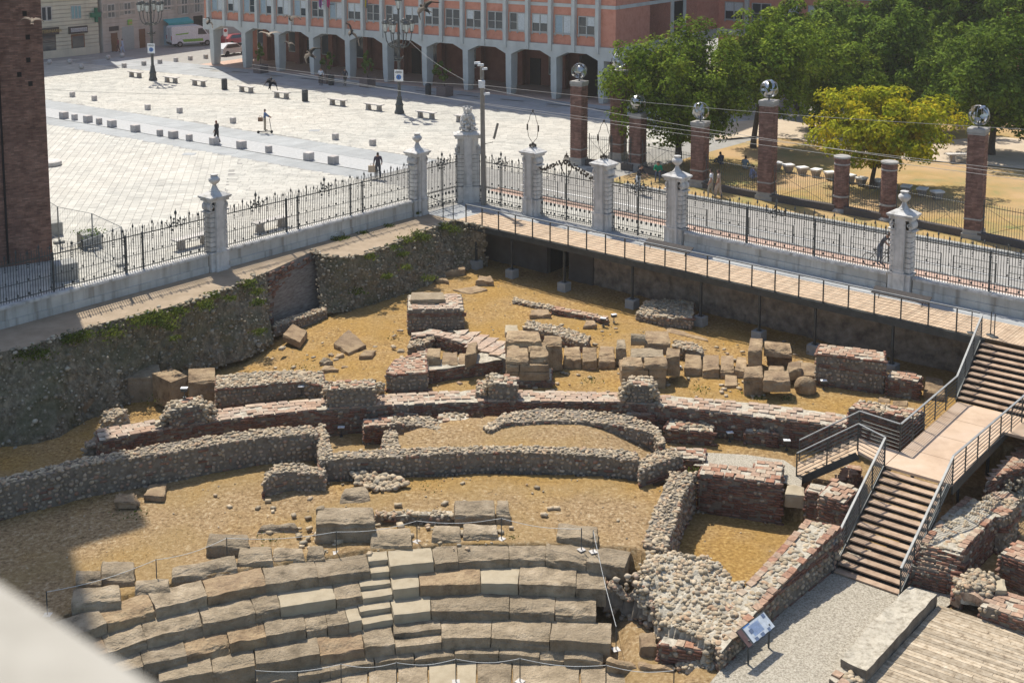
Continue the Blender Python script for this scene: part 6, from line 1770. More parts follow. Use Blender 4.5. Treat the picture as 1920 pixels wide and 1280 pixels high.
ruin('brick_wall', 'upright brick end of the thick wall above the concrete wall', 'wall', [(1707, 1067), (1790, 1086)], [(1709, 1058), (1792, 1076)], -3.16, -3.9, 'brick', 'brick', None, 16)
ruin('rubble_wall', 'small block of broken wall behind the thick wall', 'wall', [(1868, 968), (1886, 968), (1912, 940)], [(1842, 935), (1858, 922), (1890, 921)], -2.5, -3.9, 'mix', 'mix', None, 40)
ruin('brick_wall', 'brick wall under the walkway landing at the right edge', 'wall', [(1848, 905), (1880, 885), (1930, 872)], [(1868, 880), (1900, 850), (1930, 822)], -2.4, -3.9, 'brick', 'brick', None, 60)
# arch
ar = thing('brick_arch', 'low broken brick arch over a dark opening', 'arch', P(1822, 1148, -3.75)); ao = Vector(ar.location)
a, b = P(1800, 1142, -3.75), P(1842, 1156, -3.75); dA = (b - a); wA = dA.length; dA.normalize(); nA = V(dA.y, -dA.x, 0)
for i in range(13):
    an = PI * (i + .5) / 13; r_ = wA / 2 + .12; c = (a + b) / 2 + dA * (-r_ * math.cos(an)) + Z * (r_ * math.sin(an) * .95 + .12)
    rd_ = (dA * -math.cos(an) + Z * math.sin(an)); tg = rd_.cross(nA)
    mb = MB(); mb.box(c - ao - nA * .35, (.24, .9, .14), ax=(rd_, nA, tg)); mb.build('voussoir', M['rbrick'], ar)
mb = MB(); mb.box((a + b) / 2 - ao - nA * .9 + Z * .3, (wA, .1, 1.0), ax=(dA, nA, Z)); mb.build('opening', M['dark'], ar)
ruin('brick_wall', 'brick side of the arch towards the thick wall', 'wall', [(1788, 1112), (1803, 1117)], [(1790, 1085), (1812, 1092)], -3.3, -3.9, 'mix', 'brick', None, 16)
heap('arch_rubble', 'crumbled mortar and stones on top of the broken arch', [(1790, 1085), (1830, 1064), (1862, 1072), (1866, 1098), (1852, 1118), (1835, 1098), (1800, 1100)], [-3.05, -2.9, -2.85, -2.95, -3.15, -2.95, -3.0], 150, .05, .1, M['cobble'], 60)
ruin('brick_wall', 'low brick wall right of the arch above the stage', 'wall', [(1838, 1133), (1880, 1148), (1930, 1166)], [(1866, 1104), (1890, 1110), (1930, 1122)], -3.2, -3.9, 'brick', 'brick', None, 50)
S('worn yellowish block behind the right arch wall', 1865, 1888, 1082, 1104, 1110, zt=-3.0, h=.8, m='sandpale', amp=.04)
ruin('brick_wall', 'dark brick wall cut off by the right edge', 'wall', [(1876, 1036), (1930, 1058)], [(1908, 1012), (1930, 1020)], -2.7, -3.9, 'brick', 'brick', None, 30)
heap('rubble_bank', 'dark crumbling bank under the brick wall at the right edge', [(1885, 905), (1930, 880), (1935, 945), (1905, 950)], [-2.6, -2.4, -3.4, -3.4], 160, .04, .08, M['bankstone'], 10)
# ------------------------------------------------------------------ trees
def leaf_mesh(name, m, c, rad_, n, size, seed, nblob=34, hollow=.55):
    rs = np.random.RandomState(seed)
    bl = []
    for i in range(nblob):
        d = rs.normal(size=3); d /= np.linalg.norm(d); d[2] = d[2] * .9 + .08
        r = rs.uniform(.3, .98); bl.append((d * r, rs.uniform(.09, .22)))
    w = np.array([b[1] ** 2 for b in bl]); w /= w.sum()
    k = rs.choice(nblob, n, p=w)
    cen = np.array([b[0] for b in bl])[k]; br = np.array([b[1] for b in bl])[k]
    d = rs.normal(size=(n, 3)); d[:, 2] += .35; d /= np.linalg.norm(d, axis=1)[:, None]
    rr = br * rs.uniform(.6, 1.12, n)
    p = cen + d * rr[:, None]
    p[:, 2] = np.where(p[:, 2] < -.75, -.75 + .2 * rs.rand(n), p[:, 2])
    pos = p * np.array(rad_) + np.array(c)
    nr = d * .9 + p * .5 + rs.normal(size=(n, 3)) * .55 + np.array([0, 0, .5]); nr /= np.linalg.norm(nr, axis=1)[:, None]
    a = np.cross(nr, rs.normal(size=(n, 3))); a /= np.linalg.norm(a, axis=1)[:, None]; b = np.cross(nr, a)
    s = size * rs.uniform(.6, 1.35, n)[:, None]
    v = np.stack([pos - a * s, pos - b * s * .55 , pos + a * s, pos + b * s * .55], 1).reshape(-1, 3).astype(np.float32)
    me = bpy.data.meshes.new(name)
    me.vertices.add(len(v)); me.vertices.foreach_set('co', v.ravel())
    me.loops.add(n * 4); me.loops.foreach_set('vertex_index', np.arange(n * 4, dtype=np.int32))
    me.polygons.add(n); me.polygons.foreach_set('loop_start', np.arange(0, n * 4, 4, dtype=np.int32)); me.polygons.foreach_set('loop_total', np.full(n, 4, dtype=np.int32))
    me.materials.append(m); me.update(calc_edges=True)
    return me, [Vector(b[0] * np.array(rad_) + np.array(c)) for b in bl]
TG = 'trees in the park'
def tree(label, base, cpx, hw, hh, m, n, size, seed, trunk=.2, deep=None, nblob=34, name='park_tree'):
    B = P(*base, .1); D = B.y
    c = XAT(cpx[0], cpx[1], D); k = D / F
    rx, rz = hw * k, hh * k
    t = thing(name, label, 'tree', B, 0, TG)
    lc = c - B
    me, bl = leaf_mesh('crown', m, tuple(lc), (rx, deep or rx * .9, rz), int(n * 1.25), size * .9, seed, int(nblob * 2.9))
    o = bpy.data.objects.new('crown', me); link(o, t)
    mb = MB(); top = lc * .75 + V(0, 0, 0)
    pts = [V(0, 0, -.1), V(lc.x * .05, lc.y * .05, max(.6, (lc.z - rz) * .6)), V(lc.x * .35, lc.y * .3, max(1.2, lc.z - rz * .6)), top]
    rads = [trunk * 1.35, trunk, trunk * .8, trunk * .4]
    for a, b, r0, r1 in zip(pts[:-1], pts[1:], rads[:-1], rads[1:]): mb.tube(a, b, r0, 8, r1)
    for q in bl[:14]: mb.tube(pts[2].lerp(pts[3], R.random()), q, trunk * .32, 5, .02)
    mb.build('trunk', M['bark'], t)
    return t
tree('large round dark green tree in front of the red building corner', (1272, 306), (1272, 172), 146, 138, M['leaf'], 21000, .15, 11, .24, 4.4, 70)
tree('medium green tree right of the largest tree', (1412, 276), (1440, 132), 112, 116, M['leaf'], 14000, .16, 12, .2, None, 46)
tree('green tree behind the tall brick column in the middle of the park', (1521, 246), (1552, 150), 125, 104, M['leaf'], 15000, .16, 13, .2, None, 50)
tree('green tree just above the yellowing tree', (1712, 240), (1706, 118), 112, 122, M['leafdark'], 15000, .17, 14, .22, None, 46)
tree('big dark green tree behind the rightmost brick column', (1858, 290), (1872, 160), 140, 134, M['leafdark'], 19000, .16, 15, .24, None, 56)
tree('yellowing autumn coloured tree leaning over the round brick columns', (1634, 352), (1658, 245), 150, 98, M['leafyellow'], 15000, .15, 16, .14, 3.8, 58)
tree('pale green tree in front of the red rear wing', (1495, 205), (1478, 68), 88, 62, M['leaf'], 9000, .19, 17, .2)
tree('tall dark tree at the back beside the red rear wing', (1625, 190), (1618, 55), 112, 92, M['leafdark'], 12000, .2, 18, .22)
tree('tall dark tree at the very back, middle of the top edge', (1755, 190), (1748, 20), 125, 105, M['leafdark'], 13000, .2, 19, .22)
tree('dark tree filling the gap above the rightmost brick column', (1805, 215), (1800, 128), 95, 85, M['leafdark'], 9000, .19, 21, .2)
tree('tall dark tree in the top right corner', (1890, 200), (1890, 25), 120, 110, M['leafdark'], 13000, .2, 20, .22)
tree('dark tree between the big tree and the pale tree at the back', (1560, 215), (1565, 95), 95, 85, M['leafdark'], 9000, .19, 22, .2)

# ------------------------------------------------------------------ brick columns with steel globes, park fence
colstone = mat('column_plinth_stone', [(.26, .25, .23), (.38, .36, .33)], 3, .9, .3, 25)
def column(label, u, v, vt, globe, rnd=False, w=.82):
    b = P(u, v); h = ZAT(u, vt, b)
    t = thing('brick_column', label, 'column', b, TR + .12, 'brick columns along the park')
    w2 = w / 2
    if rnd:
        mb = MB(); mb.lathe([(w2 + .12, -.05), (w2 + .12, .12), (w2 + .04, .25)], n=20); mb.lathe([(w2 + .06, .9), (w2 + .06, 1.0)], n=20); mb.lathe([(w2 + .04, h - .5), (w2 + .04, h - .42)], n=20); mb.build('stone_ring', colstone, t)
        mb = MB(); mb.lathe([(w2 - .02, .2), (w2 - .04, h - .1)], n=20); mb.build('shaft', M['mortar'], t)
        mb = MB(); z = .26; r = 0
        while z < h - .12:
            for k in range(11):
                a = 2 * PI * (k + .5 * (r % 2)) / 11; mb.box((w2 * math.cos(a) * .96, w2 * math.sin(a) * .96, z + .032), (.06, .225, .062), a)
            z += .076; r += 1
        tag(mb.build('bricks', M['colbrick'], t), kind='stuff')
        mb = MB(); mb.lathe([(w2 + .06, h - .12), (w2 + .07, h - .03), (w2 + .02, h)], n=20); mb.build('cap', colstone, t)
    else:
        mb = MB(); mb.b2(-w2 - .12, w2 + .12, -w2 - .12, w2 + .12, -.1, .3); mb.b2(-w2 - .06, w2 + .06, -w2 - .06, w2 + .06, .3, .5); mb.b2(-w2 - .04, w2 + .04, -w2 - .04, w2 + .04, 1.05, 1.13); mb.build('plinth', colstone, t)
        mb = MB(); mb.b2(-w2 + .02, w2 - .02, -w2 + .02, w2 - .02, .4, h - .3); mb.build('shaft', M['mortar'], t)
        mb = MB(); z = .505; r = 0
        while z < h - .32:
            for s in (0, 1, 2, 3):
                a = s * PI / 2; c, sn = math.cos(a), math.sin(a)
                for k in range(3):
                    x = -w2 + (k + .5) * w / 3 + (.07 if r % 2 else -.0); x = min(x, w2 - .1)
                    y = -w2 + .012 + R.uniform(-.006, .004); mb.box((c * x - sn * y, sn * x + c * y, z + .031), (w / 3 - .012, .06, .062), a)
            z += .076; r += 1
        tag(mb.build('bricks', M['colbrick'], t), kind='stuff')
        mb = MB(); mb.b2(-w2 - .03, w2 + .03, -w2 - .03, w2 + .03, h - .32, h - .24); mb.b2(-w2 - .06, w2 + .06, -w2 - .06, w2 + .06, h - .2, h); mb.b2(-w2, w2, -w2, w2, h - .24, h - .2); mb.build('cap', colstone, t)
    if globe:
        rs = random.Random(int(u)); g = MB(); rr = .54; zc = h + .68
        for k in range(36):                       # curling steel leaves around a sphere
            d = V(rs.gauss(0, 1), rs.gauss(0, 1), rs.gauss(0, 1)).normalized(); s = d.orthogonal().normalized(); s.rotate(Matrix.Rotation(rs.uniform(0, 6.28), 3, d)); e = d.cross(s)
            vs = []
            for q in range(5):
                f = q / 4 - .5; wd_ = .075 * (1 - (2 * f) ** 2) + .008; ctr = (d + s * f * .9).normalized() * rr * (1 + .12 * f)
                vs += [tuple(V(0, 0, zc) + ctr - e * wd_), tuple(V(0, 0, zc) + ctr + e * wd_)]
            g.add(vs, [(2 * q, 2 * q + 2, 2 * q + 3, 2 * q + 1) for q in range(4)])
        for k in range(4): 
            a = k * PI / 4; g.path([(rr * .96 * math.cos(a) * math.sin(q), rr * .96 * math.sin(a) * math.sin(q), zc + rr * .96 * math.cos(q)) for q in [i * PI / 8 for i in range(17)]], .012, 4)
        o = g.build('steel_globe', M['chrome'], t)
        g = MB(); g.tube((0, 0, h), (0, 0, zc - .3), .04, 6); g.build('stem', M['steel'], t)
    return t
column('tallest looking brick column with steel globe, nearest the square', 1085, 308, 152, True)
column('brick column with steel globe half hidden by the biggest tree', 1159, 298, 132, True)
column('short brick column with steel globe before the dark tree shade', 1195, 318, 212, True)
column('short brick column with steel globe left of the walking couple', 1311, 350, 228, True)
column('tall brick column with steel globe right of the walking couple', 1437, 374, 188, True)
column('round brick column without globe, left one under the yellow tree', 1576, 397, 292, False, True)
column('round brick column without globe, right one under the yellow tree', 1664, 414, 302, False, True)
column('tall brick column with steel globe nearest the right edge', 1825, 446, 240, True)
fl = [(1092, 309), (1159, 316), (1195, 321), (1311, 352), (1437, 376), (1576, 399), (1664, 416), (1825, 448), (1990, 482)]
pfn = ['before the square', 'behind the crowned gate', 'in the tree shade', 'behind the walking couple', 'in front of the stone stools', 'between the two round columns', 'left of the rightmost column', 'running off the right edge']
for (a, b), nm in zip(zip(fl[:-1], fl[1:]), pfn):
    p, q = P(*a), P(*b); f = Fac(p, q - p); L = (q - p).length; hh = 2.05
    t = thing('park_fence', 'thin black park fence panel ' + nm, 'fence', p, 0, 'park fence panels')
    mb = MB(); x = .5
    while x < L - .4:
        mb.tube(f.at(x, .4), f.at(x, hh), .012, 4, cap=False); x += .14
    o = mb.build('bars', M['iron'], t); o.location = -p; tag(o, kind='stuff')
    mb = MB()
    for z in (.3, hh - .2): mb.tube(f.at(.4, z), f.at(L - .4, z), .018, 4)
    for x in (.5, L - .5): mb.tube(f.at(x, 0), f.at(x, hh + .15), .03, 6)
    o = mb.build('frame', M['iron'], t); o.location = -p
    mb = MB(); f.box(mb, .3, L - .3, -.05, .42, -.2, .2); o = mb.build('plinth', flat('shaded_plinth', (.10, .085, .075), .9), t); o.location = -p  # plinth brick coloured dark, its shade is put into the colour
    mb = MB(); n = max(1, round(L / 3.2))
    for k in range(n):
        a0, a1 = .5 + k * (L - 1) / n, .5 + (k + 1) * (L - 1) / n
        mb.tube(f.at(a0, .3, .03), f.at(a1, hh - .2, .03), .01, 4); mb.tube(f.at(a1, .3, .03), f.at(a0, hh - .2, .03), .01, 4)
    o = mb.build('cross_wires', M['iron'], t); o.location = -p; tag(o, kind='stuff')
# street barriers along the kerb
BL_ = ['by the lantern pillar with the tall loop', 'left half of the crowned gate', 'right half of the crowned gate', 'behind the second lantern pillar', 'through the plain gate', 'beside the first right urn pillar', 'first over the right low wall', 'second over the right low wall', 'third over the right low wall', 'fourth over the right low wall', 'fifth over the right low wall', 'by the crouching cyclist', 'right of the last urn pillar, first', 'right of the last urn pillar, second', 'right of the last urn pillar, third', 'right of the last urn pillar, fourth']
rng = list(range(-5, 11))
for k in rng:
    a = k * 2.6; p = RW0 + DR * a - NR * 4.1
    t = thing('street_barrier', None, 'barrier', p, math.atan2(DR.y, DR.x), 'street barriers along the kerb'); t['label'] = 'low dark street barrier behind the white fence, ' + BL_[k + 5]
    for x in (0, 2.0): mb = MB(); mb.tube((x, 0, 0), (x, 0, 1.0), .028, 6); mb.build('post', M['iron'], t)
    for z in (.35, .65, .98): mb = MB(); mb.tube((0, 0, z), (2.0, 0, z), .018, 5); mb.build('bar', M['iron'], t)
# stone stools in the park
PW_ = 1
SG = 'stone stools in the park'
def stool(u, v, label, first=[None]):
    p = P(u, v, .08)
    if first[0]: return dup(first[0], p, R.uniform(0, 1), label)
    t = thing('stone_stool', label, 'stool', p, .3, SG)
    mb = MB(); vs = []
    for z, w in ((0, .2), (.4, .3)):
        for a, b in ((-1, -1), (1, -1), (1, 1), (-1, 1)): vs.append((a * w, b * w * .8, z))
    mb.add(vs, [(0, 1, 5, 4), (1, 2, 6, 5), (2, 3, 7, 6), (3, 0, 4, 7)]); mb.build('pedestal', M['benchleg'], t)
    mb = MB(); mb.b2(-.34, .34, -.28, .28, .4, .5); mb.build('top', M['whitepaint'], t); first[0] = t; return t
for i, (u, v) in enumerate(((1456, 318), (1478, 322), (1504, 327), (1530, 331), (1556, 336), (1593, 342), (1615, 347), (1646, 351), (1699, 362), (1729, 367), (1757, 373))):
    stool(u, v, 'white topped stone stool, %s in the curved row under the trees' % ('first on the left', 'second', 'third', 'fourth', 'fifth', 'sixth', 'seventh', 'eighth', 'third from the right', 'second from the right', 'last on the right')[i])
def bench(label, p, rz, L=1.9, first={}):
    if L in first: return dup(first[L], p, rz, label)
    t = thing('stone_bench', label, 'bench', p, rz, 'stone benches')
    mb = MB(); mb.b2(-L / 2, L / 2, -.26, .26, .50, .57); mb.build('seat', M['stonebench'], t)
    for sg in (-1, 1):
        mb = MB(); x = sg * L * .32; vs = []
        for z, w in ((0, .17), (.08, .14), (.38, .10), (.50, .16)):
            for a, b in ((-1, -1), (1, -1), (1, 1), (-1, 1)): vs.append((x + a * w, b * .2, z))
        mb.add(vs, [(4 * k + i, 4 * k + (i + 1) % 4, 4 * k + 4 + (i + 1) % 4, 4 * k + 4 + i) for k in range(3) for i in range(4)] + [(3, 2, 1, 0), (12, 13, 14, 15)]); mb.build('leg', M['benchleg'], t)
    first[L] = t; return t
bp = [(254, 145), (321, 155), (373, 161), (462, 173), (528, 184), (633, 198), (701, 207), (799, 222), (872, 230)]
brz = math.atan2((P(*bp[-2]) - P(*bp[0])).y, (P(*bp[-2]) - P(*bp[0])).x)
bl_ = ['left of the first lamp post', 'just right of the first lamp post', 'second right of the first lamp post', 'between the two green bins, left', 'between the two green bins, right', 'right of the second bin', 'left of the second lamp post', 'just right of the second lamp post', 'half hidden behind the arms pillar']
for (u, v), l in zip(bp, bl_): bench('pale stone bench on the square ' + l, P(u, v), brz, 2.0)
bench('stone bench behind the railing left of the first urn pillar', P(362, 462), math.atan2(DL.y, DL.x), 2.3)
bench('stone bench behind the railing right of the first urn pillar', P(508, 430), math.atan2(DL.y, DL.x), 2.3)
bench('white stone bench on the park path beside a tree trunk', P(1805, 303, .1), .1, 2.3)
# bollards
def bollards(lst, w, h, what, group):
    me = None
    for i, (u, v, l) in enumerate(lst):
        p = P(u, v)
        if me is None:
            mb = MB(); c = .03; b = w / 2
            for q in (0,): 
                vs = [(sx * b, sy * b, z) for z in (0, h - c) for sx, sy in ((-1, -1), (1, -1), (1, 1), (-1, 1))] + [(sx * (b - c), sy * (b - c), h) for sx, sy in ((-1, -1), (1, -1), (1, 1), (-1, 1))]
                mb.add(vs, [(k + i_, k + (i_ + 1) % 4, k + 4 + (i_ + 1) % 4, k + 4 + i_) for k in (0, 4) for i_ in range(4)] + [(8, 9, 10, 11)])
            me = mb.mesh('bollard', M['bollard'])
        o = bpy.data.objects.new('bollard', me); o.location = p; o.rotation_euler = (0, 0, brz + R.uniform(-.1, .1)); link(o); tag(o, l, 'bollard', group)
ordn = ['first', 'second', 'third', 'fourth', 'fifth', 'sixth', 'seventh', 'eighth', 'ninth']
big = [(120, 222), (165, 229), (210, 238), (254, 247), (325, 259), (402, 271), (453, 278), (579, 300), (625, 307)]
bollards([(u, v, 'large stone cube bollard on the near side of the road strip, %s from the tower' % ordn[i]) for i, (u, v) in enumerate(big)], .54, .54, '', 'large cube bollards')
sm = [(140, 225), (186, 233), (300, 255), (355, 264), (504, 286)]
bollards([(u, v, 'small stone cube bollard between larger ones, %s from the tower' % ordn[i]) for i, (u, v) in enumerate(sm)], .36, .48, '', 'small cube bollards near the road')
mid = [(136, 182), (177, 189), (277, 206), (337, 212), (437, 231), (629, 262), (699, 273)]
bollards([(u, v, 'small stone cube bollard beyond the road strip, %s from the tower' % ordn[i]) for i, (u, v) in enumerate(mid)], .36, .46, '', 'small cube bollards beyond the road')
farb = [(233, 127), (270, 123), (300, 119.5), (330, 116), (357, 113), (386, 110)]
bollards([(u, v, 'small stone cube bollard in the far row by the lamp post, %s from the left' % ordn[i]) for i, (u, v) in enumerate(farb)], .38, .46, '', 'far cube bollards')
for i, (u, v) in enumerate(((93, 121), (131, 120), (153, 130), (203, 112), (229, 108))):
    p = P(u, v); mb = MB(); mb.ell((0, 0, .28), (.28, .28, .28), 14, 9); o = mb.build('ball_bollard', M['stonebench'], None, p, True); tag(o, 'round stone ball bollard by the old houses, %s from the left' % ordn[i], 'bollard', 'ball bollards')

# ------------------------------------------------------------------ street lamps
def lamp(label, loc, first=[None]):
    if first[0]: return dup(first[0], loc, .3, label)
    t = thing('street_lamp', label, 'street lamp', loc, 0, 'ornate street lamps')
    mb = MB(); mb.lathe([(.42, 0), (.42, .15), (.34, .3), (.3, .6), (.36, .75), (.28, .9), (.2, 1.3), (.22, 1.4), (.15, 1.5)], n=10); mb.build('base', M['iron'], t)
    mb = MB(); mb.lathe([(.14, 1.5), (.13, 4.4), (.2, 4.5), (.13, 4.6), (.1, 6.6), (.17, 6.75), (.1, 6.9), (.07, 8.8)], n=10); mb.build('pole', M['iron'], t)
    mb = MB()
    for k in range(5):
        a = 2 * PI * k / 5 + .4; c, s = math.cos(a), math.sin(a)
        mb.ell((c * .3, s * .3, 4.7), (.12, .12, .1), 6, 4); mb.tube((c * .12, s * .12, 4.6), (c * .45, s * .45, 4.85), .03, 5)
    mb.build('collar', M['iron'], t)
    lg = flat('lamp_glass', (.55, .58, .55), .15, 0, .5)
    def lantern(x, y, z):
        g = MB(); g.lathe([(.13, 0), (.25, .62)], (x, y, z), 8); o = g.build('lantern', lg, t)
        g = MB(); g.lathe([(.10, -.12), (.15, -.02)], (x, y, z), 8); g.lathe([(.29, .62), (.30, .70), (.22, .78), (.16, .92), (.05, 1.0)], (x, y, z), 8)
        for q in range(6):
            b = q * PI / 3; g.tube((x + .13 * math.cos(b), y + .13 * math.sin(b), z), (x + .26 * math.cos(b), y + .26 * math.sin(b), z + .63), .014, 4); g.ell((x + .27 * math.cos(b), y + .27 * math.sin(b), z + .76), (.045, .045, .07), 5, 4)
        g.build('lantern_frame', M['iron'], o)
    for k in range(6):
        a = 2 * PI * k / 6 + .2; c, s = math.cos(a), math.sin(a)
        m2 = MB(); prof = [(.12, 5.7), (.45, 5.55), (.8, 5.75), (1.02, 6.2), (1.1, 6.85)]
        m2.path([(c * r, s * r, z) for r, z in prof], .045, 6)
        m2.ell((c * .5, s * .5, 5.72), (.1, .1, .12), 6, 4); m2.build('arm', M['iron'], t); lantern(c * 1.1, s * 1.1, 6.95)
    lantern(0, 0, 8.85)
    first[0] = t; return t
l1 = lamp('ornate multi armed iron street lamp in the middle of the square', P(749, 213))
l2 = lamp('ornate multi armed iron street lamp near the old houses at left', P(287, 151))
for lo_, l in ((l1, 'white blue round parking sign plate on the middle street lamp'), (l2, 'white blue round parking sign plate on the left street lamp')):
    t = thing('lamp_sign', l, 'sign', Vector(lo_.location) + V(0, -.22, 2.75), -.15, 'signs on the street lamps')
    mb = MB(); mb.b2(-.38, .38, -.03, .0, 0, .98); mb.build('plate', M['signwhite'], t)
    mb = MB(); mb.tube((0, -.03, .36), (0, -.045, .36), .22, 16); mb.build('disc', M['signblue'], t)
    mb = MB()
    for z, w in ((.80, .26), (.70, .30)): mb.b2(-w, w, -.04, -.03, z, z + .05)
    mb.b2(-.03, .03, -.055, -.045, .24, .48); mb.build('print', M['signdark'], t)

# ------------------------------------------------------------------ utility pole and overhead wires
pb = P(907, 384)
t = thing('utility_pole', 'tall concrete pole with cameras and a white box beside the arms pillar', 'pole', pb)
hp = ZAT(907, 126, pb)
mb = MB(); mb.tube((0, 0, 0), (-.08, 0, hp), .16, 10, .12); mb.build('mast', M['pole'], t)
zb = ZAT(905, 158, pb)
mb = MB(); mb.b2(-.28, .1, -.36, -.1, zb - .18, zb + .24); mb.build('box', M['signwhite'], t)
for i, (x, y, z) in enumerate(((-.35, -.1, hp + .25), (-.15, -.2, hp + .15), (.2, -.1, zb - .55), (.05, 0, hp - .1))):
    mb = MB(); mb.box((x, y, z), (.34, .14, .13), .5); mb.tube((x, y, z), (-.06, 0, z - .2), .02, 5); mb.build('camera', M['signwhite'], t)
mb = MB(); mb.tube((0, 0, 3.6), (.55, -.1, 3.75), .025, 5); mb.build('bracket', M['steel'], t)
mb = MB(); c = V(.72, -.1, 4.4); mb.box(c, (.14, .03, .95), ax=(V(1, 0, -.25).normalized(), V(0, 1, 0), V(.25, 0, 1).normalized())); mb.build('blade_banner', M['pole'], t)
WG = 'overhead wires'
wl_ = [((470, 121), (905, 160), 6.6, 'from the plaza to the concrete pole'), ((905, 160), (1925, 243), 6.6, 'highest one crossing the brick columns'), ((470, 128), (1925, 322), 6.2, 'thick one crossing the square and the park'), ((560, 138), (1925, 338), 6.0, 'lowest one above the round columns'),
       ((760, 70), (873, 152), 8.0, 'steep short one in front of the arcade'), ((80, 168), (600, 172), 5.5, 'faint level one over the left of the square'), ((905, 166), (1925, 330), 6.3, 'from the pole towards the right edge')]
for (a, b, z, l) in wl_:
    p, q = P(*a, z), P(*b, z); mb = MB(); n = 14
    pts = [p.lerp(q, k / n) - V(0, 0, .25 * math.sin(PI * k / n)) for k in range(n + 1)]
    o = mb; mb.path([x - p for x in pts], .010, 4); o = mb.build('overhead_wire', M['wire'], None, p); tag(o, 'thin overhead wire, ' + l, 'wire', WG)

# ------------------------------------------------------------------ people
PM = {}
def pmat(c):
    if c not in PM: PM[c] = flat('cloth_%d' % len(PM), c, .85)
    return PM[c]
SKIN = (.36, .20, .13)
def person(label, loc, rz, top, bottom, hair=(.03, .02, .015), pose='walk', h=1.0, shoe=(.05, .05, .05), sleeves=True, skirt=False, hunch=0.0):
    J = {}
    if pose in ('walk', 'stand', 'ride'):
        st_ = .24 if pose == 'walk' else .06
        J = {'pel': (0, 0, .95), 'sp': (0, .0 + hunch * .15, 1.16), 'ch': (0, hunch * .3, 1.36), 'nk': (0, hunch * .4 + .01, 1.50), 'hd': (0, hunch * .48 + .03, 1.58), 'tp': (0, hunch * .5 + .02, 1.73),
             'lsh': (-.19, hunch * .3, 1.40), 'rsh': (.19, hunch * .3, 1.40)}
        if pose == 'ride': arms = {'lel': (-.26, .2 + hunch * .3, 1.2), 'lha': (-.2, .42 + hunch * .3, 1.08), 'rel': (.26, .2 + hunch * .3, 1.2), 'rha': (.2, .42 + hunch * .3, 1.08)}
        else: arms = {'lel': (-.26, -.06, 1.14), 'lha': (-.25, .10 if pose == 'walk' else .03, .88), 'rel': (.26, .02, 1.13), 'rha': (.27, .16 if pose == 'walk' else .18, .92 if pose == 'walk' else 1.05)}
        legs = {'lhp': (-.1, 0, .90), 'lkn': (-.1, st_ * .55, .50), 'lan': (-.1, st_ * .6, .09), 'lto': (-.1, st_ * .6 + .17, .04), 'rhp': (.1, 0, .90), 'rkn': (.1, -st_ * .1, .49), 'ran': (.1, -st_ * .9, .11), 'rto': (.1, -st_ * .9 + .16, .05)}
    else:
        s0 = .45 if pose == 'sit' else .14
        J = {'pel': (0, 0, s0), 'sp': (0, .03, s0 + .22), 'ch': (0, .08, s0 + .42), 'nk': (0, .12, s0 + .55), 'hd': (0, .16, s0 + .63), 'tp': (0, .17, s0 + .78), 'lsh': (-.19, .08, s0 + .45), 'rsh': (.19, .08, s0 + .45)}
        arms = {'lel': (-.25, .16, s0 + .22), 'lha': (-.12, .38, s0 + .18), 'rel': (.25, .16, s0 + .22), 'rha': (.12, .38, s0 + .20)}
        if pose == 'sit': legs = {'lhp': (-.1, .02, s0), 'lkn': (-.12, .42, s0 + .03), 'lan': (-.12, .44, .09), 'lto': (-.12, .60, .04), 'rhp': (.1, .02, s0), 'rkn': (.12, .42, s0 + .03), 'ran': (.12, .46, .09), 'rto': (.12, .62, .04)}
        else: legs = {'lhp': (-.1, .02, s0), 'lkn': (-.16, .40, s0 + .30), 'lan': (-.14, .62, .09), 'lto': (-.14, .78, .04), 'rhp': (.1, .02, s0), 'rkn': (.18, .44, s0 + .10), 'ran': (.05, .66, .09), 'rto': (.05, .80, .04)}
    J.update(arms); J.update(legs)
    E = [('pel', 'sp'), ('sp', 'ch'), ('ch', 'nk'), ('nk', 'hd'), ('hd', 'tp'), ('ch', 'lsh'), ('lsh', 'lel'), ('lel', 'lha'), ('ch', 'rsh'), ('rsh', 'rel'), ('rel', 'rha'), ('pel', 'lhp'), ('lhp', 'lkn'), ('lkn', 'lan'), ('lan', 'lto'), ('pel', 'rhp'), ('rhp', 'rkn'), ('rkn', 'ran'), ('ran', 'rto')]
    RD = dict(pel=.15, sp=.135, ch=.15, nk=.06, hd=.095, tp=.075, lsh=.075, rsh=.075, lel=.048, rel=.048, lha=.04, rha=.04, lhp=.11, rhp=.11, lkn=.07, rkn=.07, lan=.045, ran=.045, lto=.04, rto=.04)
    if skirt: RD['lhp'] = RD['rhp'] = .14; RD['lkn'] = RD['rkn'] = .12
    MT = dict(pel='b', sp='t', ch='t', nk='s', hd='s', tp='h', lsh='t', rsh='t', lel='t' if sleeves else 's', rel='t' if sleeves else 's', lha='s', rha='s', lhp='b', rhp='b', lkn='b', rkn='b', lan='b', ran='b', lto='o', rto='o')
    names = list(J); me = bpy.data.meshes.new('sk'); me.from_pydata([tuple(Vector(J[k]) * h) for k in names], [(names.index(a), names.index(b)) for a, b in E], [])
    o = bpy.data.objects.new('sk', me); COL.objects.link(o)
    sk = o.modifiers.new('s', 'SKIN'); 
    ob = o.modifiers.new('u', 'SUBSURF'); ob.levels = 1; ob.render_levels = 1
    for i, k in enumerate(names): me.skin_vertices[0].data[i].radius = (RD[k] * h, RD[k] * h * (.75 if k in ('ch', 'sp', 'pel') else 1)); 
    me.skin_vertices[0].data[names.index('pel')].use_root = True
    dg = bpy.context.evaluated_depsgraph_get(); dg.update()
    m2 = bpy.data.meshes.new_from_object(o.evaluated_get(dg))
    bpy.data.objects.remove(o)
    order = ['t', 'b', 's', 'h', 'o']
    m2.materials.clear()
    for c in (top, bottom, SKIN, hair, shoe): m2.materials.append(pmat(c))
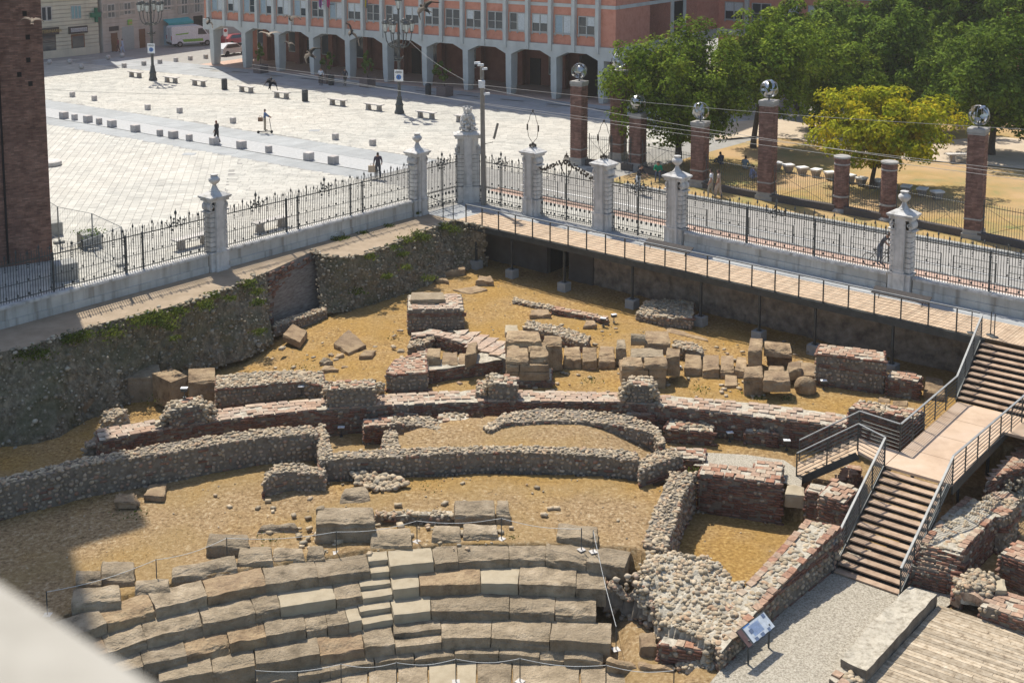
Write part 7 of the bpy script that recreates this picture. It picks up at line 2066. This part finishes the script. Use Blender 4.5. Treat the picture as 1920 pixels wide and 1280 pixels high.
    segs = [(Vector(J[a]) * h, Vector(J[b]) * h, a, b) for a, b in E]
    for p in m2.polygons:
        best = None
        for a, b, ka, kb in segs:
            ab = b - a; q = max(0, min(1, (p.center - a).dot(ab) / ab.length_squared)); d = (a + ab * q - p.center).length - .0
            if best is None or d < best[0]: best = (d, ka if q < .5 else kb)
        p.material_index = order.index(MT[best[1]])
        k = best[1]
        if k in ('hd', 'tp') and (p.center.y < Vector(J['hd']).y * h - .02 or p.center.z > (J['hd'][2] + .07) * h): p.material_index = 3
        p.use_smooth = True
    t = bpy.data.objects.new('person', m2); t.location = loc; t.rotation_euler = (0, 0, rz); link(t); tag(t, label, 'person')
    # nose, eyes and hands with fingers
    mb = MB(); hy = J['hd'][1] * h; hz = J['hd'][2] * h
    mb.ell((0, hy + .10 * h, hz + .02 * h), (.014, .022, .02), 5, 4)
    mb.build('nose', pmat(SKIN), t)
    mb = MB()
    for sg in (-1, 1): mb.ell((sg * .035 * h, hy + .085 * h, hz + .05 * h), (.012, .01, .008), 5, 4)
    mb.build('eyes', pmat((.02, .02, .02)), t)
    for k in ('lha', 'rha'):
        a = Vector(J[k]) * h; e = Vector(J[k[0] + 'el']) * h; d = (a - e).normalized(); s = d.orthogonal().normalized(); mb = MB()
        for f in range(4): mb.tube(a + s * (f - 1.5) * .018, a + s * (f - 1.5) * .02 + d * (.09 + .012 * (1.5 - abs(f - 1.5))), .009, 5)
        mb.tube(a, a + d.cross(s) * .05 + d * .04, .010, 5); mb.build('hand', pmat(SKIN), t)
    return t
BLK = (.025, .025, .03)
def bag(label, p, c, w=.36, h=.3):
    t = thing('bag', label, 'bag', p); mb = MB(); mb.b2(-w / 2, w / 2, -.08, .08, 0, h); mb.build('body', pmat(c), t)
    mb = MB(); mb.path([(-.1, 0, h), (-.06, 0, h + .14), (.06, 0, h + .14), (.1, 0, h)], .012, 5); mb.build('handle', pmat(c), t); return t
def scooter(label, p, rz):
    t = thing('kick_scooter', label, 'scooter', p, rz)
    mb = MB(); mb.b2(-.08, .08, -.45, .4, .12, .17); mb.build('deck', M['bin'], t)
    mb = MB(); mb.tube((0, .48, .12), (0, .36, 1.1), .025, 6); mb.tube((-.25, .36, 1.1), (.25, .36, 1.1), .018, 6); mb.build('stem', M['bin'], t)
    for y in (-.5, .5):
        mb = MB(); mb.tube((-.025, y, .11), (.025, y, .11), .11, 14); mb.build('wheel', M['rubber'], t)
    return t
def bicycle(label, p, rz):
    t = thing('bicycle', label, 'bicycle', p, rz)
    for y in (-.52, .52):
        mb = MB(); mb.path([(0, y + .33 * math.cos(a), .34 + .33 * math.sin(a)) for a in [i * PI / 10 for i in range(21)]], .018, 5); w = mb.build('wheel', M['rubber'], t)
        mb = MB()
        for i in range(8): a = i * PI / 4; mb.tube((0, y, .34), (0, y + .32 * math.cos(a), .34 + .32 * math.sin(a)), .004, 3)
        mb.build('spokes', M['rail'], w)
    mb = MB()
    for a, b in (((0, -.52, .34), (0, -.05, .3)), ((0, -.05, .3), (0, -.2, .85)), ((0, -.2, .8), (0, .38, .82)), ((0, .38, .86), (0, -.05, .3)), ((0, -.52, .34), (0, -.19, .78)), ((0, .52, .34), (0, .36, .98)), ((-.26, .40, 1.02), (.26, .40, 1.02))): mb.tube(a, b, .018, 6)
    mb.build('frame', M['bin'], t)
    mb = MB(); mb.ell((0, -.22, .9), (.08, .14, .04), 8, 5); mb.build('saddle', M['rubber'], t)
    return t
person('woman in black with red hair walking on the square beside a large bollard', P(407, 269), 1.2, BLK, BLK, (.16, .045, .02))
sp_ = P(497, 250)
scooter('electric scooter ridden across the road strip', sp_, -1.4)
person('man in a blue shirt and beige trousers riding a scooter', sp_ + V(0, 0, .17), -1.4, (.10, .16, .28), (.36, .30, .22), pose='ride')
bag('brown bag carried beside the scooter rider', sp_ + V(-.3, -.15, .95), (.22, .13, .08))
pp_ = P(709, 336)
person('person in dark clothes carrying a large beige bag behind the railing', pp_, .3, (.06, .045, .06), (.05, .05, .06), h=1.02)
bag('large beige shopping bag carried on the square', pp_ + V(-.4, .05, .45), (.42, .33, .24), .45, .42)
person('man in a white shirt standing in the arcade shade', P(602, 160.5), PI, (.62, .64, .66), BLK, pose='stand')
person('person in dark clothes standing near a bin in the arcade shade', P(647, 161), 2.8, (.05, .045, .05), (.09, .08, .07), pose='stand')
person('person in a red top walking by the old houses', P(222, 98), 1.6, (.25, .05, .05), (.12, .05, .05), h=.98)
person('person in a pale blue dress walking by the old houses', P(230, 99), 1.6, (.40, .48, .62), (.40, .48, .62), skirt=True, h=.97)
sp2 = P(1196, 364)
bicycle('white bicycle on the street behind the gates', sp2, PI / 2 + TR + PI)
person('person in a black top and white trousers riding a bicycle', sp2 + V(0, 0, .12), PI / 2 + TR + PI, BLK, (.62, .62, .60), pose='ride', hunch=.5)
person('person in a green top sitting on the park kerb', P(1234, 337, .12), PI - .2, (.0, .25, .12), (.10, .12, .16), pose='sit')
person('man in a white T-shirt and shorts walking with a woman', P(1333, 372), PI / 2 + TR + .3, (.68, .68, .66), (.30, .26, .20), sleeves=False, shoe=SKIN, h=1.05)
person('woman in a beige dress walking beside a man in white', P(1347, 371), PI / 2 + TR + .3, (.52, .40, .31), (.52, .40, .31), (.05, .025, .02), sleeves=False, skirt=True, shoe=SKIN)
person('person in dark clothes sitting on the lawn behind the park fence', P(1353, 310, .1), .5, (.05, .06, .09), (.06, .08, .13), pose='ground')
person('person in a grey blue top sitting on the lawn raising a hand', P(1396, 318, .1), -.6, (.22, .27, .30), (.30, .33, .34), pose='ground')
person('person in a blue patterned dress sitting on the grass by a column', P(1408, 336, .1), -1.2, (.22, .26, .42), (.35, .36, .45), pose='ground')
person('person in white seated on a bench behind the rightmost brick column', P(1848, 300, .12), 1.3, (.55, .58, .70), (.30, .16, .12), pose='sit')
cp = P(1648, 503)
bicycle('bicycle passing behind the right urn pillar', cp, PI / 2 + TR + PI)
person('cyclist in a dark top bending over the handlebar behind the right urn pillar', cp + V(0, 0, .15), PI / 2 + TR + PI, (.045, .045, .06), (.10, .12, .16), (.10, .05, .03), pose='ride', hunch=.9, sleeves=False)

# ------------------------------------------------------------------ vehicles
vb = P(358, 86)
t = thing('delivery_van', 'white delivery van with green print parked by the grey house', 'van', vb, math.atan2((B2b - B1b).y, (B2b - B1b).x) - .45)
prof = [(-2.7, .45), (2.6, .45), (2.75, .9), (2.55, 1.25), (1.9, 1.45), (1.3, 2.35), (.9, 2.55), (-2.5, 2.55), (-2.7, 2.4)]
mb = MB(); n = len(prof); w = 1.0
vs = [(x, -w, z) for x, z in prof] + [(x, w, z) for x, z in prof]
mb.add(vs, [tuple(range(n)), tuple(range(2 * n - 1, n - 1, -1))] + [(i, (i + 1) % n, n + (i + 1) % n, n + i)[::-1] for i in range(n)]); mb.build('body', M['van'], t)
for x in (-1.7, 1.75):
    for sg in (-1, 1):
        mb = MB(); mb.tube((x, sg * .82, .36), (x, sg * 1.03, .36), .36, 16); o = mb.build('wheel', M['rubber'], t); mb = MB(); mb.tube((x, sg * 1.03, .36), (x, sg * 1.04, .36), .2, 12); mb.build('rim', M['rail'], o)
mb = MB(); mb.add([(1.95, -.9, 1.5), (1.95, .9, 1.5), (1.36, .85, 2.3), (1.36, -.85, 2.3)], [(0, 1, 2, 3)]); mb.v = [(x + .03, y, z + .03) for x, y, z in mb.v]; mb.build('windscreen', M['glass'], t)
for sg in (-1, 1):
    mb = MB(); mb.add([(.6, sg * 1.012, 1.45), (1.75, sg * 1.012, 1.45), (1.25, sg * 1.012, 2.2), (.65, sg * 1.012, 2.2)], [(0, 1, 2, 3)]); mb.build('side_window', M['glass'], t)
    mb = MB(); mb.add([(-1.2, sg * 1.013, .62), (1.3, sg * 1.013, .62), (1.2, sg * 1.013, .95), (-1.4, sg * 1.013, .95)], [(0, 1, 2, 3)]); mb.add([(-2.2, sg * 1.013, 1.5), (-.6, sg * 1.013, 1.58), (-.6, sg * 1.013, 1.75), (-2.2, sg * 1.013, 1.62)], [(0, 1, 2, 3)]); mb.build('green_print', M['green'], t); tag(t.children[-1], kind='stuff')
    mb = MB(); mb.box((-2.72, sg * .9, 1.15), (.05, .14, .5)); mb.build('tail_light', flat('tail_light', (.35, .03, .03), .4), t)
mb = MB(); mb.b2(-2.78, -2.68, -.95, .95, .35, .6); mb.build('bumper', M['rubber'], t)
mb = MB(); mb.box((-2.71, 0, 1.4), (.03, .02, 1.8)); mb.build('door_seam', M['rubber'], t)
mb = MB(); mb.b2(-2.73, -2.705, -.3, .3, .85, 1.0); mb.build('number_plate', M['signwhite'], t)
def car(label, p, rz, c):
    t = thing('parked_car', label, 'car', p, rz); cm = flat('car_paint', c, .3, 0, .6)
    prof = [(-2.0, .3), (2.0, .3), (2.05, .65), (1.1, .85), (.5, 1.35), (-1.1, 1.38), (-1.9, .9)]
    mb = MB(); n = len(prof); w = .82; vs = [(x, -w * (.82 if z > 1 else 1), z) for x, z in prof] + [(x, w * (.82 if z > 1 else 1), z) for x, z in prof]
    mb.add(vs, [tuple(range(n)), tuple(range(2 * n - 1, n - 1, -1))] + [(i, (i + 1) % n, n + (i + 1) % n, n + i)[::-1] for i in range(n)]); mb.build('body', cm, t)
    for sg in (-1, 1):
        mb = MB(); mb.add([(-1.5, sg * .81, .92), (.9, sg * .81, .9), (.42, sg * .70, 1.3), (-1.05, sg * .70, 1.32)], [(0, 1, 2, 3)]); mb.build('side_window', M['glass'], t)
        for x in (-1.25, 1.3):
            mb = MB(); mb.tube((x, sg * .66, .31), (x, sg * .85, .31), .31, 14); mb.build('wheel', M['rubber'], t)
    mb = MB(); mb.add([(1.12, -.78, .88), (1.12, .78, .88), (.54, .68, 1.33), (.54, -.68, 1.33)], [(0, 1, 2, 3)]); mb.v = [(x + .02, y, z + .02) for x, y, z in mb.v]; mb.build('windscreen', M['glass'], t)
    return t
car('silver car parked behind the left end of the arcade', P(432, 103), 1.0, (.55, .58, .60))
car('red car parked behind the left end of the arcade', P(440, 84), 1.0, (.30, .02, .03))
p = P(424, 95); t = thing('no_parking_sign', 'white no parking sign on a post seen through the left arch', 'sign', p)
mb = MB(); mb.tube((0, 0, 0), (0, 0, 2.6), .03, 6); mb.build('post', M['rail'], t)
mb = MB(); mb.b2(-.25, .25, -.05, -.03, 1.7, 2.7); mb.build('plate', M['signwhite'], t)
mb = MB(); mb.tube((0, -.05, 2.4), (0, -.065, 2.4), .2, 14); mb.build('disc', flat('sign_red', (.40, .03, .03), .5), t)

# ------------------------------------------------------------------ bins, planters, site fence
def bin_(label, u, v, h=1.05, r=.26):
    t = thing('litter_bin', label, 'bin', P(u, v), 0, 'dark litter bins'); mb = MB(); mb.lathe([(r, 0), (r + .02, .05), (r + .02, h - .15), (r - .03, h - .1)], n=14); mb.build('body', M['bin'], t); mb = MB(); mb.lathe([(r + .03, h - .1), (r * .8, h), (.05, h + .02)], n=14); mb.build('lid', M['bin'], t)
bin_('dark green litter bin between the second and third lamp side benches', 421, 168); bin_('dark green litter bin in the middle of the bench row', 572, 190)
bin_('black litter bin in the arcade shade by a tall bush', 621, 160); bin_('black litter bin in the arcade shade by a low bush', 803, 178)
def planter(label, u, v, cu, cv, hw, hh, seed, w=1.1):
    p = P(u, v); t = thing('planter', label, 'planter', p, brz, 'planters under the arcade'); mb = MB(); mb.b2(-w / 2, w / 2, -w / 2, w / 2, 0, .8); mb.b2(-w / 2 - .04, w / 2 + .04, -w / 2 - .04, w / 2 + .04, .8, .88); mb.build('box', M['planter'], t)
    c = XAT(cu, cv, p.y) - p; c.rotate(Matrix.Rotation(-brz, 3, 'Z')); k = p.y / F
    me, _ = leaf_mesh('bush', M['leafdark'], tuple(c), (hw * k, hw * k, hh * k), 2200, .1, seed, 14); link(bpy.data.objects.new('bush', me), t)
    mb = MB(); mb.tube((0, 0, .8), tuple(c), .05, 6); mb.build('stem', M['bark'], t)
planter('stone planter with a bush at the left end of the arcade', 489, 137, 489, 100, 11, 22, 31); planter('stone planter with a tall bush behind the man in white', 612, 156, 612, 112, 17, 22, 32)
planter('stone planter with a slender bush in the middle of the arcade', 689, 163, 692, 122, 14, 26, 33); planter('stone planter with a low spreading bush at the right', 834, 180, 829, 138, 19, 24, 34)
t = thing('site_fence', 'grey mesh site fence standing beside the brick tower', 'fence', P(111, 455))
o0 = Vector(t.location); seq = [(95, 448), (111, 455), (174, 458 - 4), (229, 474)]
sq = [P(80, 440), P(111, 456), P(172, 478), P(230, 474)]
sq = [P(94, 444), P(112, 456), P(175, 479), P(231, 476)]
ft = [(111, 386), (174, 405), (229, 425)]
pp3 = [P(111, 456), P(175, 470), P(230, 498)]
for p in pp3:
    mb = MB(); mb.tube(p - o0, p - o0 + V(0, 0, 1.95), .035, 6); mb.build('post', M['rail'], t); mb = MB(); mb.box(p - o0 + V(0, 0, .06), (.55, .22, .13), .6); mb.build('foot', M['greyconc'], t)
mb = MB(); chain = [P(96, 446)] + pp3 + [P(118, 545)]
for a, b in zip(chain[:-1], chain[1:]):
    mb.tube(a - o0 + V(0, 0, 1.93), b - o0 + V(0, 0, 1.93), .018, 5); mb.tube(a - o0 + V(0, 0, .2), b - o0 + V(0, 0, .2), .012, 5)
    n = int((b - a).length / .18)
    for k in range(n): q = a.lerp(b, k / n) - o0; mb.tube(q + V(0, 0, .2), q + V(0, 0, 1.93), .003, 3, cap=False)
tag(mb.build('mesh_panel', M['rail'], t), kind='stuff')
for i, (u, v) in enumerate(((118, 376), (181, 396), (218, 417))):
    pass
def crate(label, u, v, w, h, plant=0):
    p = P(u, v); t = thing('concrete_planter', label, 'planter', p, .65); mb = MB(); mb.b2(-w / 2, w / 2, -w / 2, w / 2, 0, h); mb.b2(-w / 2 + .06, w / 2 - .06, -w / 2 + .06, w / 2 - .06, h, h + .01); mb.build('box', M['greyconc'], t)
    if plant:
        mb = MB(); leaves(mb, V(0, 0, h), (w * .8, w * .8, .2), 160, .06); mb.build('plants', M['leafdark'], t)
crate('dark concrete planter with dry plants near the brick tower', 168, 462, .95, .75, 1); crate('grey concrete block in front of the tower foot', 121, 522, 1.0, .8); crate('small grey concrete block behind the tower corner', 102, 440, .7, .7)
p = P(93, 310); mb = MB(); mb.lathe([(.75, 0), (.8, .1), (.78, .28), (.6, .34)], n=24); tag(mb.build('round_stone_base', M['stonebench'], None, p), 'round stone base peeking out behind the brick tower', 'base')

# ------------------------------------------------------------------ small things in the ruins
FG = 'small floodlights among the ruins'
fpos = [(346, 745, -1.45, 'on the leftmost flared pier'), (565, 741, -2.5, 'in front of the low rubble wall'), (640, 818, -3.28, 'in the shade below the second pier'), (827, 712, -2.45, 'in front of the dark brick footing'), (915, 806, -2.9, 'at the left end of the arched cobble wall'), (1041, 688, -2.45, 'beside the first sandstone stack'), (1271, 703, -2.45, 'right of the second sandstone stack'), (1368, 828, -3.28, 'between the two brick blocks'), (1544, 730, -2.45, 'in front of the long brick wall block'), (1475, 843, -3.25, 'beside the branch stairs'), (1131, 611, -2.5, 'left one of the pair on the turf'), (1151, 604, -2.5, 'right one of the pair on the turf')]
fmesh = None; root = None
for u, v, z, l in fpos:
    lab = 'small white topped floodlight ' + l
    if root is None:
        root = thing('floodlight', lab, 'light', P(u, v, z), 0, FG)
        mb = MB(); mb.tube((0, 0, 0), (0, 0, .26), .02, 6); mb.lathe([(.07, 0), (.07, .02)], n=8); mb.build('spike', M['iron'], root)
        mb = MB(); mb.box((0, 0, .32), (.24, .16, .12)); mb.build('housing', M['steel'], root); mb = MB(); mb.box((0, 0, .39), (.26, .18, .025)); mb.build('cover', M['signwhite'], root)
    else: dup(root, P(u, v, z), R.uniform(-.5, .5), lab)
RG = 'rope posts along the seats'
rp_ = [((89, 1152), -2.8), ((294, 1090), -2.72), ((426, 1048), -2.75), ((631, 1036), -2.72), ((782, 1015), -2.72), ((940, 1010), -2.72), ((1090, 1030), -2.7)]
rp2 = [((1112, 1034), -2.7), ((1155, 1217), -4.0)]
rp3 = [((480, 1300), -4.32), ((640, 1288), -4.32), ((744, 1285), -4.32), ((855, 1278), -4.32), ((975, 1277), -4.32), ((1136, 1290), -4.32), ((1263, 1300), -4.32)]
lbl = ['left of the tower shadow blocks', 'beside a small flat block at left', 'on the dark rock', 'in front of the large block', 'left of the side by side blocks', 'right of the side by side blocks', 'left one of the pair at the right seat end', 'right one of the pair at the right seat end', 'at the bottom of the steep rope', 'lowest row, first', 'lowest row, second', 'lowest row, third', 'lowest row, fourth', 'lowest row, fifth', 'lowest row, sixth', 'lowest row, last']
proto = None; i = 0
M['rope'] = flat('white_rope', (.55, .55, .52), .8)
for ch in (rp_, rp2, rp3):
    tops = []
    for (u, v), z in ch:
        p = P(u, v, z)
        if proto is None:
            proto = thing('rope_post', 'slim black rope post ' + lbl[i], 'post', p, 0, RG)
            mb = MB(); mb.b2(-.11, .11, -.11, .11, 0, .012); mb.build('base_plate', M['stonebench'], proto)
            mb = MB(); mb.tube((0, 0, .01), (0, 0, .72), .016, 6); mb.build('pole', M['iron'], proto)
        else: dup(proto, p, R.uniform(0, 1), 'slim black rope post ' + lbl[i])
        i += 1; tops.append(p + V(0, 0, .7))
    for k, (a, b) in enumerate(zip(tops[:-1], tops[1:])):
        mb = MB(); n = 8; mb.path([a.lerp(b, q / n) - a - V(0, 0, .12 * math.sin(PI * q / n)) for q in range(n + 1)], .008, 5)
        o = mb.build('rope', M['rope'], None, a); tag(o, 'white rope hanging between posts ' + {16: 0}.get(0, '') + ('above the top seats' if ch is rp_ else 'running down past the seat ends' if ch is rp2 else 'in front of the lowest seats') + (', span %s' % ordn[k] if ch is not rp2 else ''), 'rope', 'ropes along the seats')
# information board
ib = P(1421, 1233, -3.7)
t = thing('information_board', 'slanted white information board on two dark legs beside the gravel path', 'sign', ib)
la, lb2 = P(1402.6, 1246, -3.7), P(1441, 1215, -3.7)
e = (lb2 - la); e.z = 0; le = e.length; e.normalize(); nrm = V(-e.y, e.x, 0)
if nrm.x > 0: nrm = -nrm
tiltu = (nrm * .80 + V(0, 0, .6)).normalized(); face = e.cross(tiltu)
if face.z < 0: face = -face
c = (la + lb2) / 2 + V(0, 0, .78) + nrm * .1
mb = MB()
for q in (la, lb2): mb.box(q - ib + V(0, 0, .36), (.05, .05, .78))
mb.build('legs', M['iron'], t)
mb = MB(); mb.box(c - ib, (le + .36, .54, .03), ax=(e, tiltu, face)); mb.build('board', M['iron'], t)
mb = MB(); mb.box(c - ib + face * .02 + e * .12, (le + .04, .47, .012), ax=(e, tiltu, face)); mb.build('panel', flat('panel_white', (.50, .54, .57), .5), t)
mb = MB()
for k in range(14):
    mb.box(c - ib + face * .028 + e * (.02 + .0 * k) + tiltu * (.17 - k * .022), (le * .45, .006, .003), ax=(e, tiltu, face)); 
mb.box(c - ib + face * .028 + e * (-le * .25) + tiltu * .23, (le * .3, .03, .003), ax=(e, tiltu, face))
tag(mb.build('print', M['signblue'], t), kind='stuff')
mb = MB()
for x, y, w, h in ((le * .42, .17, .13, .12), (-le * .3, .04, .16, .12), (le * .3, -.2, .12, .1), (-.02, -.2, .16, .1), (-le * .3, -.2, .14, .1)): mb.box(c - ib + face * .03 + e * (x + .1) + tiltu * y, (w, h, .003), ax=(e, tiltu, face))
tag(mb.build('pictures', flat('print_picture', (.12, .16, .24), .5), t), kind='stuff')
mb = MB(); mb.box(c - ib + face * .02 - e * (le / 2 + .07), (.2, .5, .01), ax=(e, tiltu, face)); mb.build('side_picture', flat('dark_picture', (.12, .07, .06), .5), t)

# ------------------------------------------------------------------ swifts in the air
def swift(label, u, v, D, ang, span, roll, c=(.10, .075, .05)):
    d = ray(u, v); p = V(0, 0, CH) + d * (D / d.y)
    t = thing('swift', label, 'bird', p, 0, 'swifts flying over the square')
    t.rotation_euler = (roll, ang, .4)
    bm_ = flat('swift_feathers', c, .8); s = span / 2
    mb = MB(); mb.ell((0, 0, 0), (.035, .11, .035), 10, 8); mb.ell((0, .10, .008), (.026, .035, .026), 8, 6); mb.add([(-.02, -.09, 0), (.02, -.09, 0), (.03, -.18, .003), (0, -.13, .003), (-.03, -.18, .003)], [(0, 1, 2, 3), (0, 3, 4)]); mb.build('body', bm_, t)
    for sg in (-1, 1):
        pts = [(0, .05, -.05), (.3, .08, -.035), (.65, .02, -.06), (1.0, -.16, -.18)]
        mb = MB(); vs = []
        for x, y0, y1 in pts:
            zz = .02 + .05 * math.sin(x * 1.8)
            vs += [(sg * x * s, y0, zz), (sg * x * s, y1, zz - .002), (sg * x * s, (y0 + y1) / 2, zz + .012)]
        mb.add(vs, [(3 * k + a, 3 * k + 3 + a, 3 * k + 3 + (a + 1) % 3, 3 * k + (a + 1) % 3) for k in range(3) for a in range(3)]); mb.build('wing', bm_, t)
    return t
swift('brown swift with raised wings left of the middle lamp', 657, 62, 21, 1.05, .46, .5)
swift('brown swift banking above the middle lamp at the top edge', 797, 17, 21, -.7, .44, .6)
swift('brown swift gliding in front of the second arch', 583, 103, 23, -.8, .40, .5)
swift('brown swift with level wings before the red windows', 545, 36, 24, .15, .32, .3)
swift('pale swift streaking level at the left end of the arcade', 503, 66, 24, .05, .45, .1, (.28, .22, .16))
swift('dark swift low over the bench row', 507, 156, 25, .35, .30, .9, (.05, .04, .035))
swift('swift with a pale wing in front of the brick tower', 60, 40, 24, .12, .42, .3, (.20, .15, .10))
swift('brown swift at the left corner of the arcade', 390, 42, 26, 1.1, .26, .4)
swift('small distant swift in the shade of an arch', 541, 83, 38, .3, .36, .4)

# ------------------------------------------------------------------ stone ledge just below the camera
E0, E1 = P(0, 1093, 17.05), P(283, 1280, 17.05)
dd = (E1 - E0); dd.z = 0; dd.normalize(); nn = V(-dd.y, dd.x, 0)
if nn.x > 0: nn = -nn
c = (E0 + E1) / 2; L = 1.5
t = thing('stone_ledge', 'blurred pale stone ledge close to the camera at bottom left', 'ledge', (c.x, c.y, 16.9))
mb = MB(); pts = [E0 - dd * .7, E1 + dd * .7, E1 + dd * .7 + nn * .5, E0 - dd * .7 + nn * .5]
pts = [p - V(c.x, c.y, 0) for p in pts]
if (pts[1] - pts[0]).cross(pts[2] - pts[1]).z < 0: pts = pts[::-1]
mb.poly([(p.x, p.y) for p in pts], .0, .15); mb.build('slab', mat('ledge_stone', [(.26, .24, .20), (.35, .325, .275), (.39, .365, .315)], 9, .9, .3, 60, .004), t)

# ------------------------------------------------------------------ thin summer haze
mb = MB(); mb.b2(-300, 300, -30, 400, -6.5, 60)
hz = mb.build('haze', bpy.data.materials.new('haze')); hm = hz.data.materials[0]; hm.use_nodes = True
hm.node_tree.nodes.remove(hm.node_tree.nodes['Principled BSDF'])
pv = hm.node_tree.nodes.new('ShaderNodeVolumePrincipled'); pv.inputs['Color'].default_value = (1, .97, .92, 1); pv.inputs['Density'].default_value = .0003; pv.inputs['Anisotropy'].default_value = .3
hm.node_tree.links.new(pv.outputs[0], hm.node_tree.nodes['Material Output'].inputs['Volume'])
tag(hz, kind='stuff')
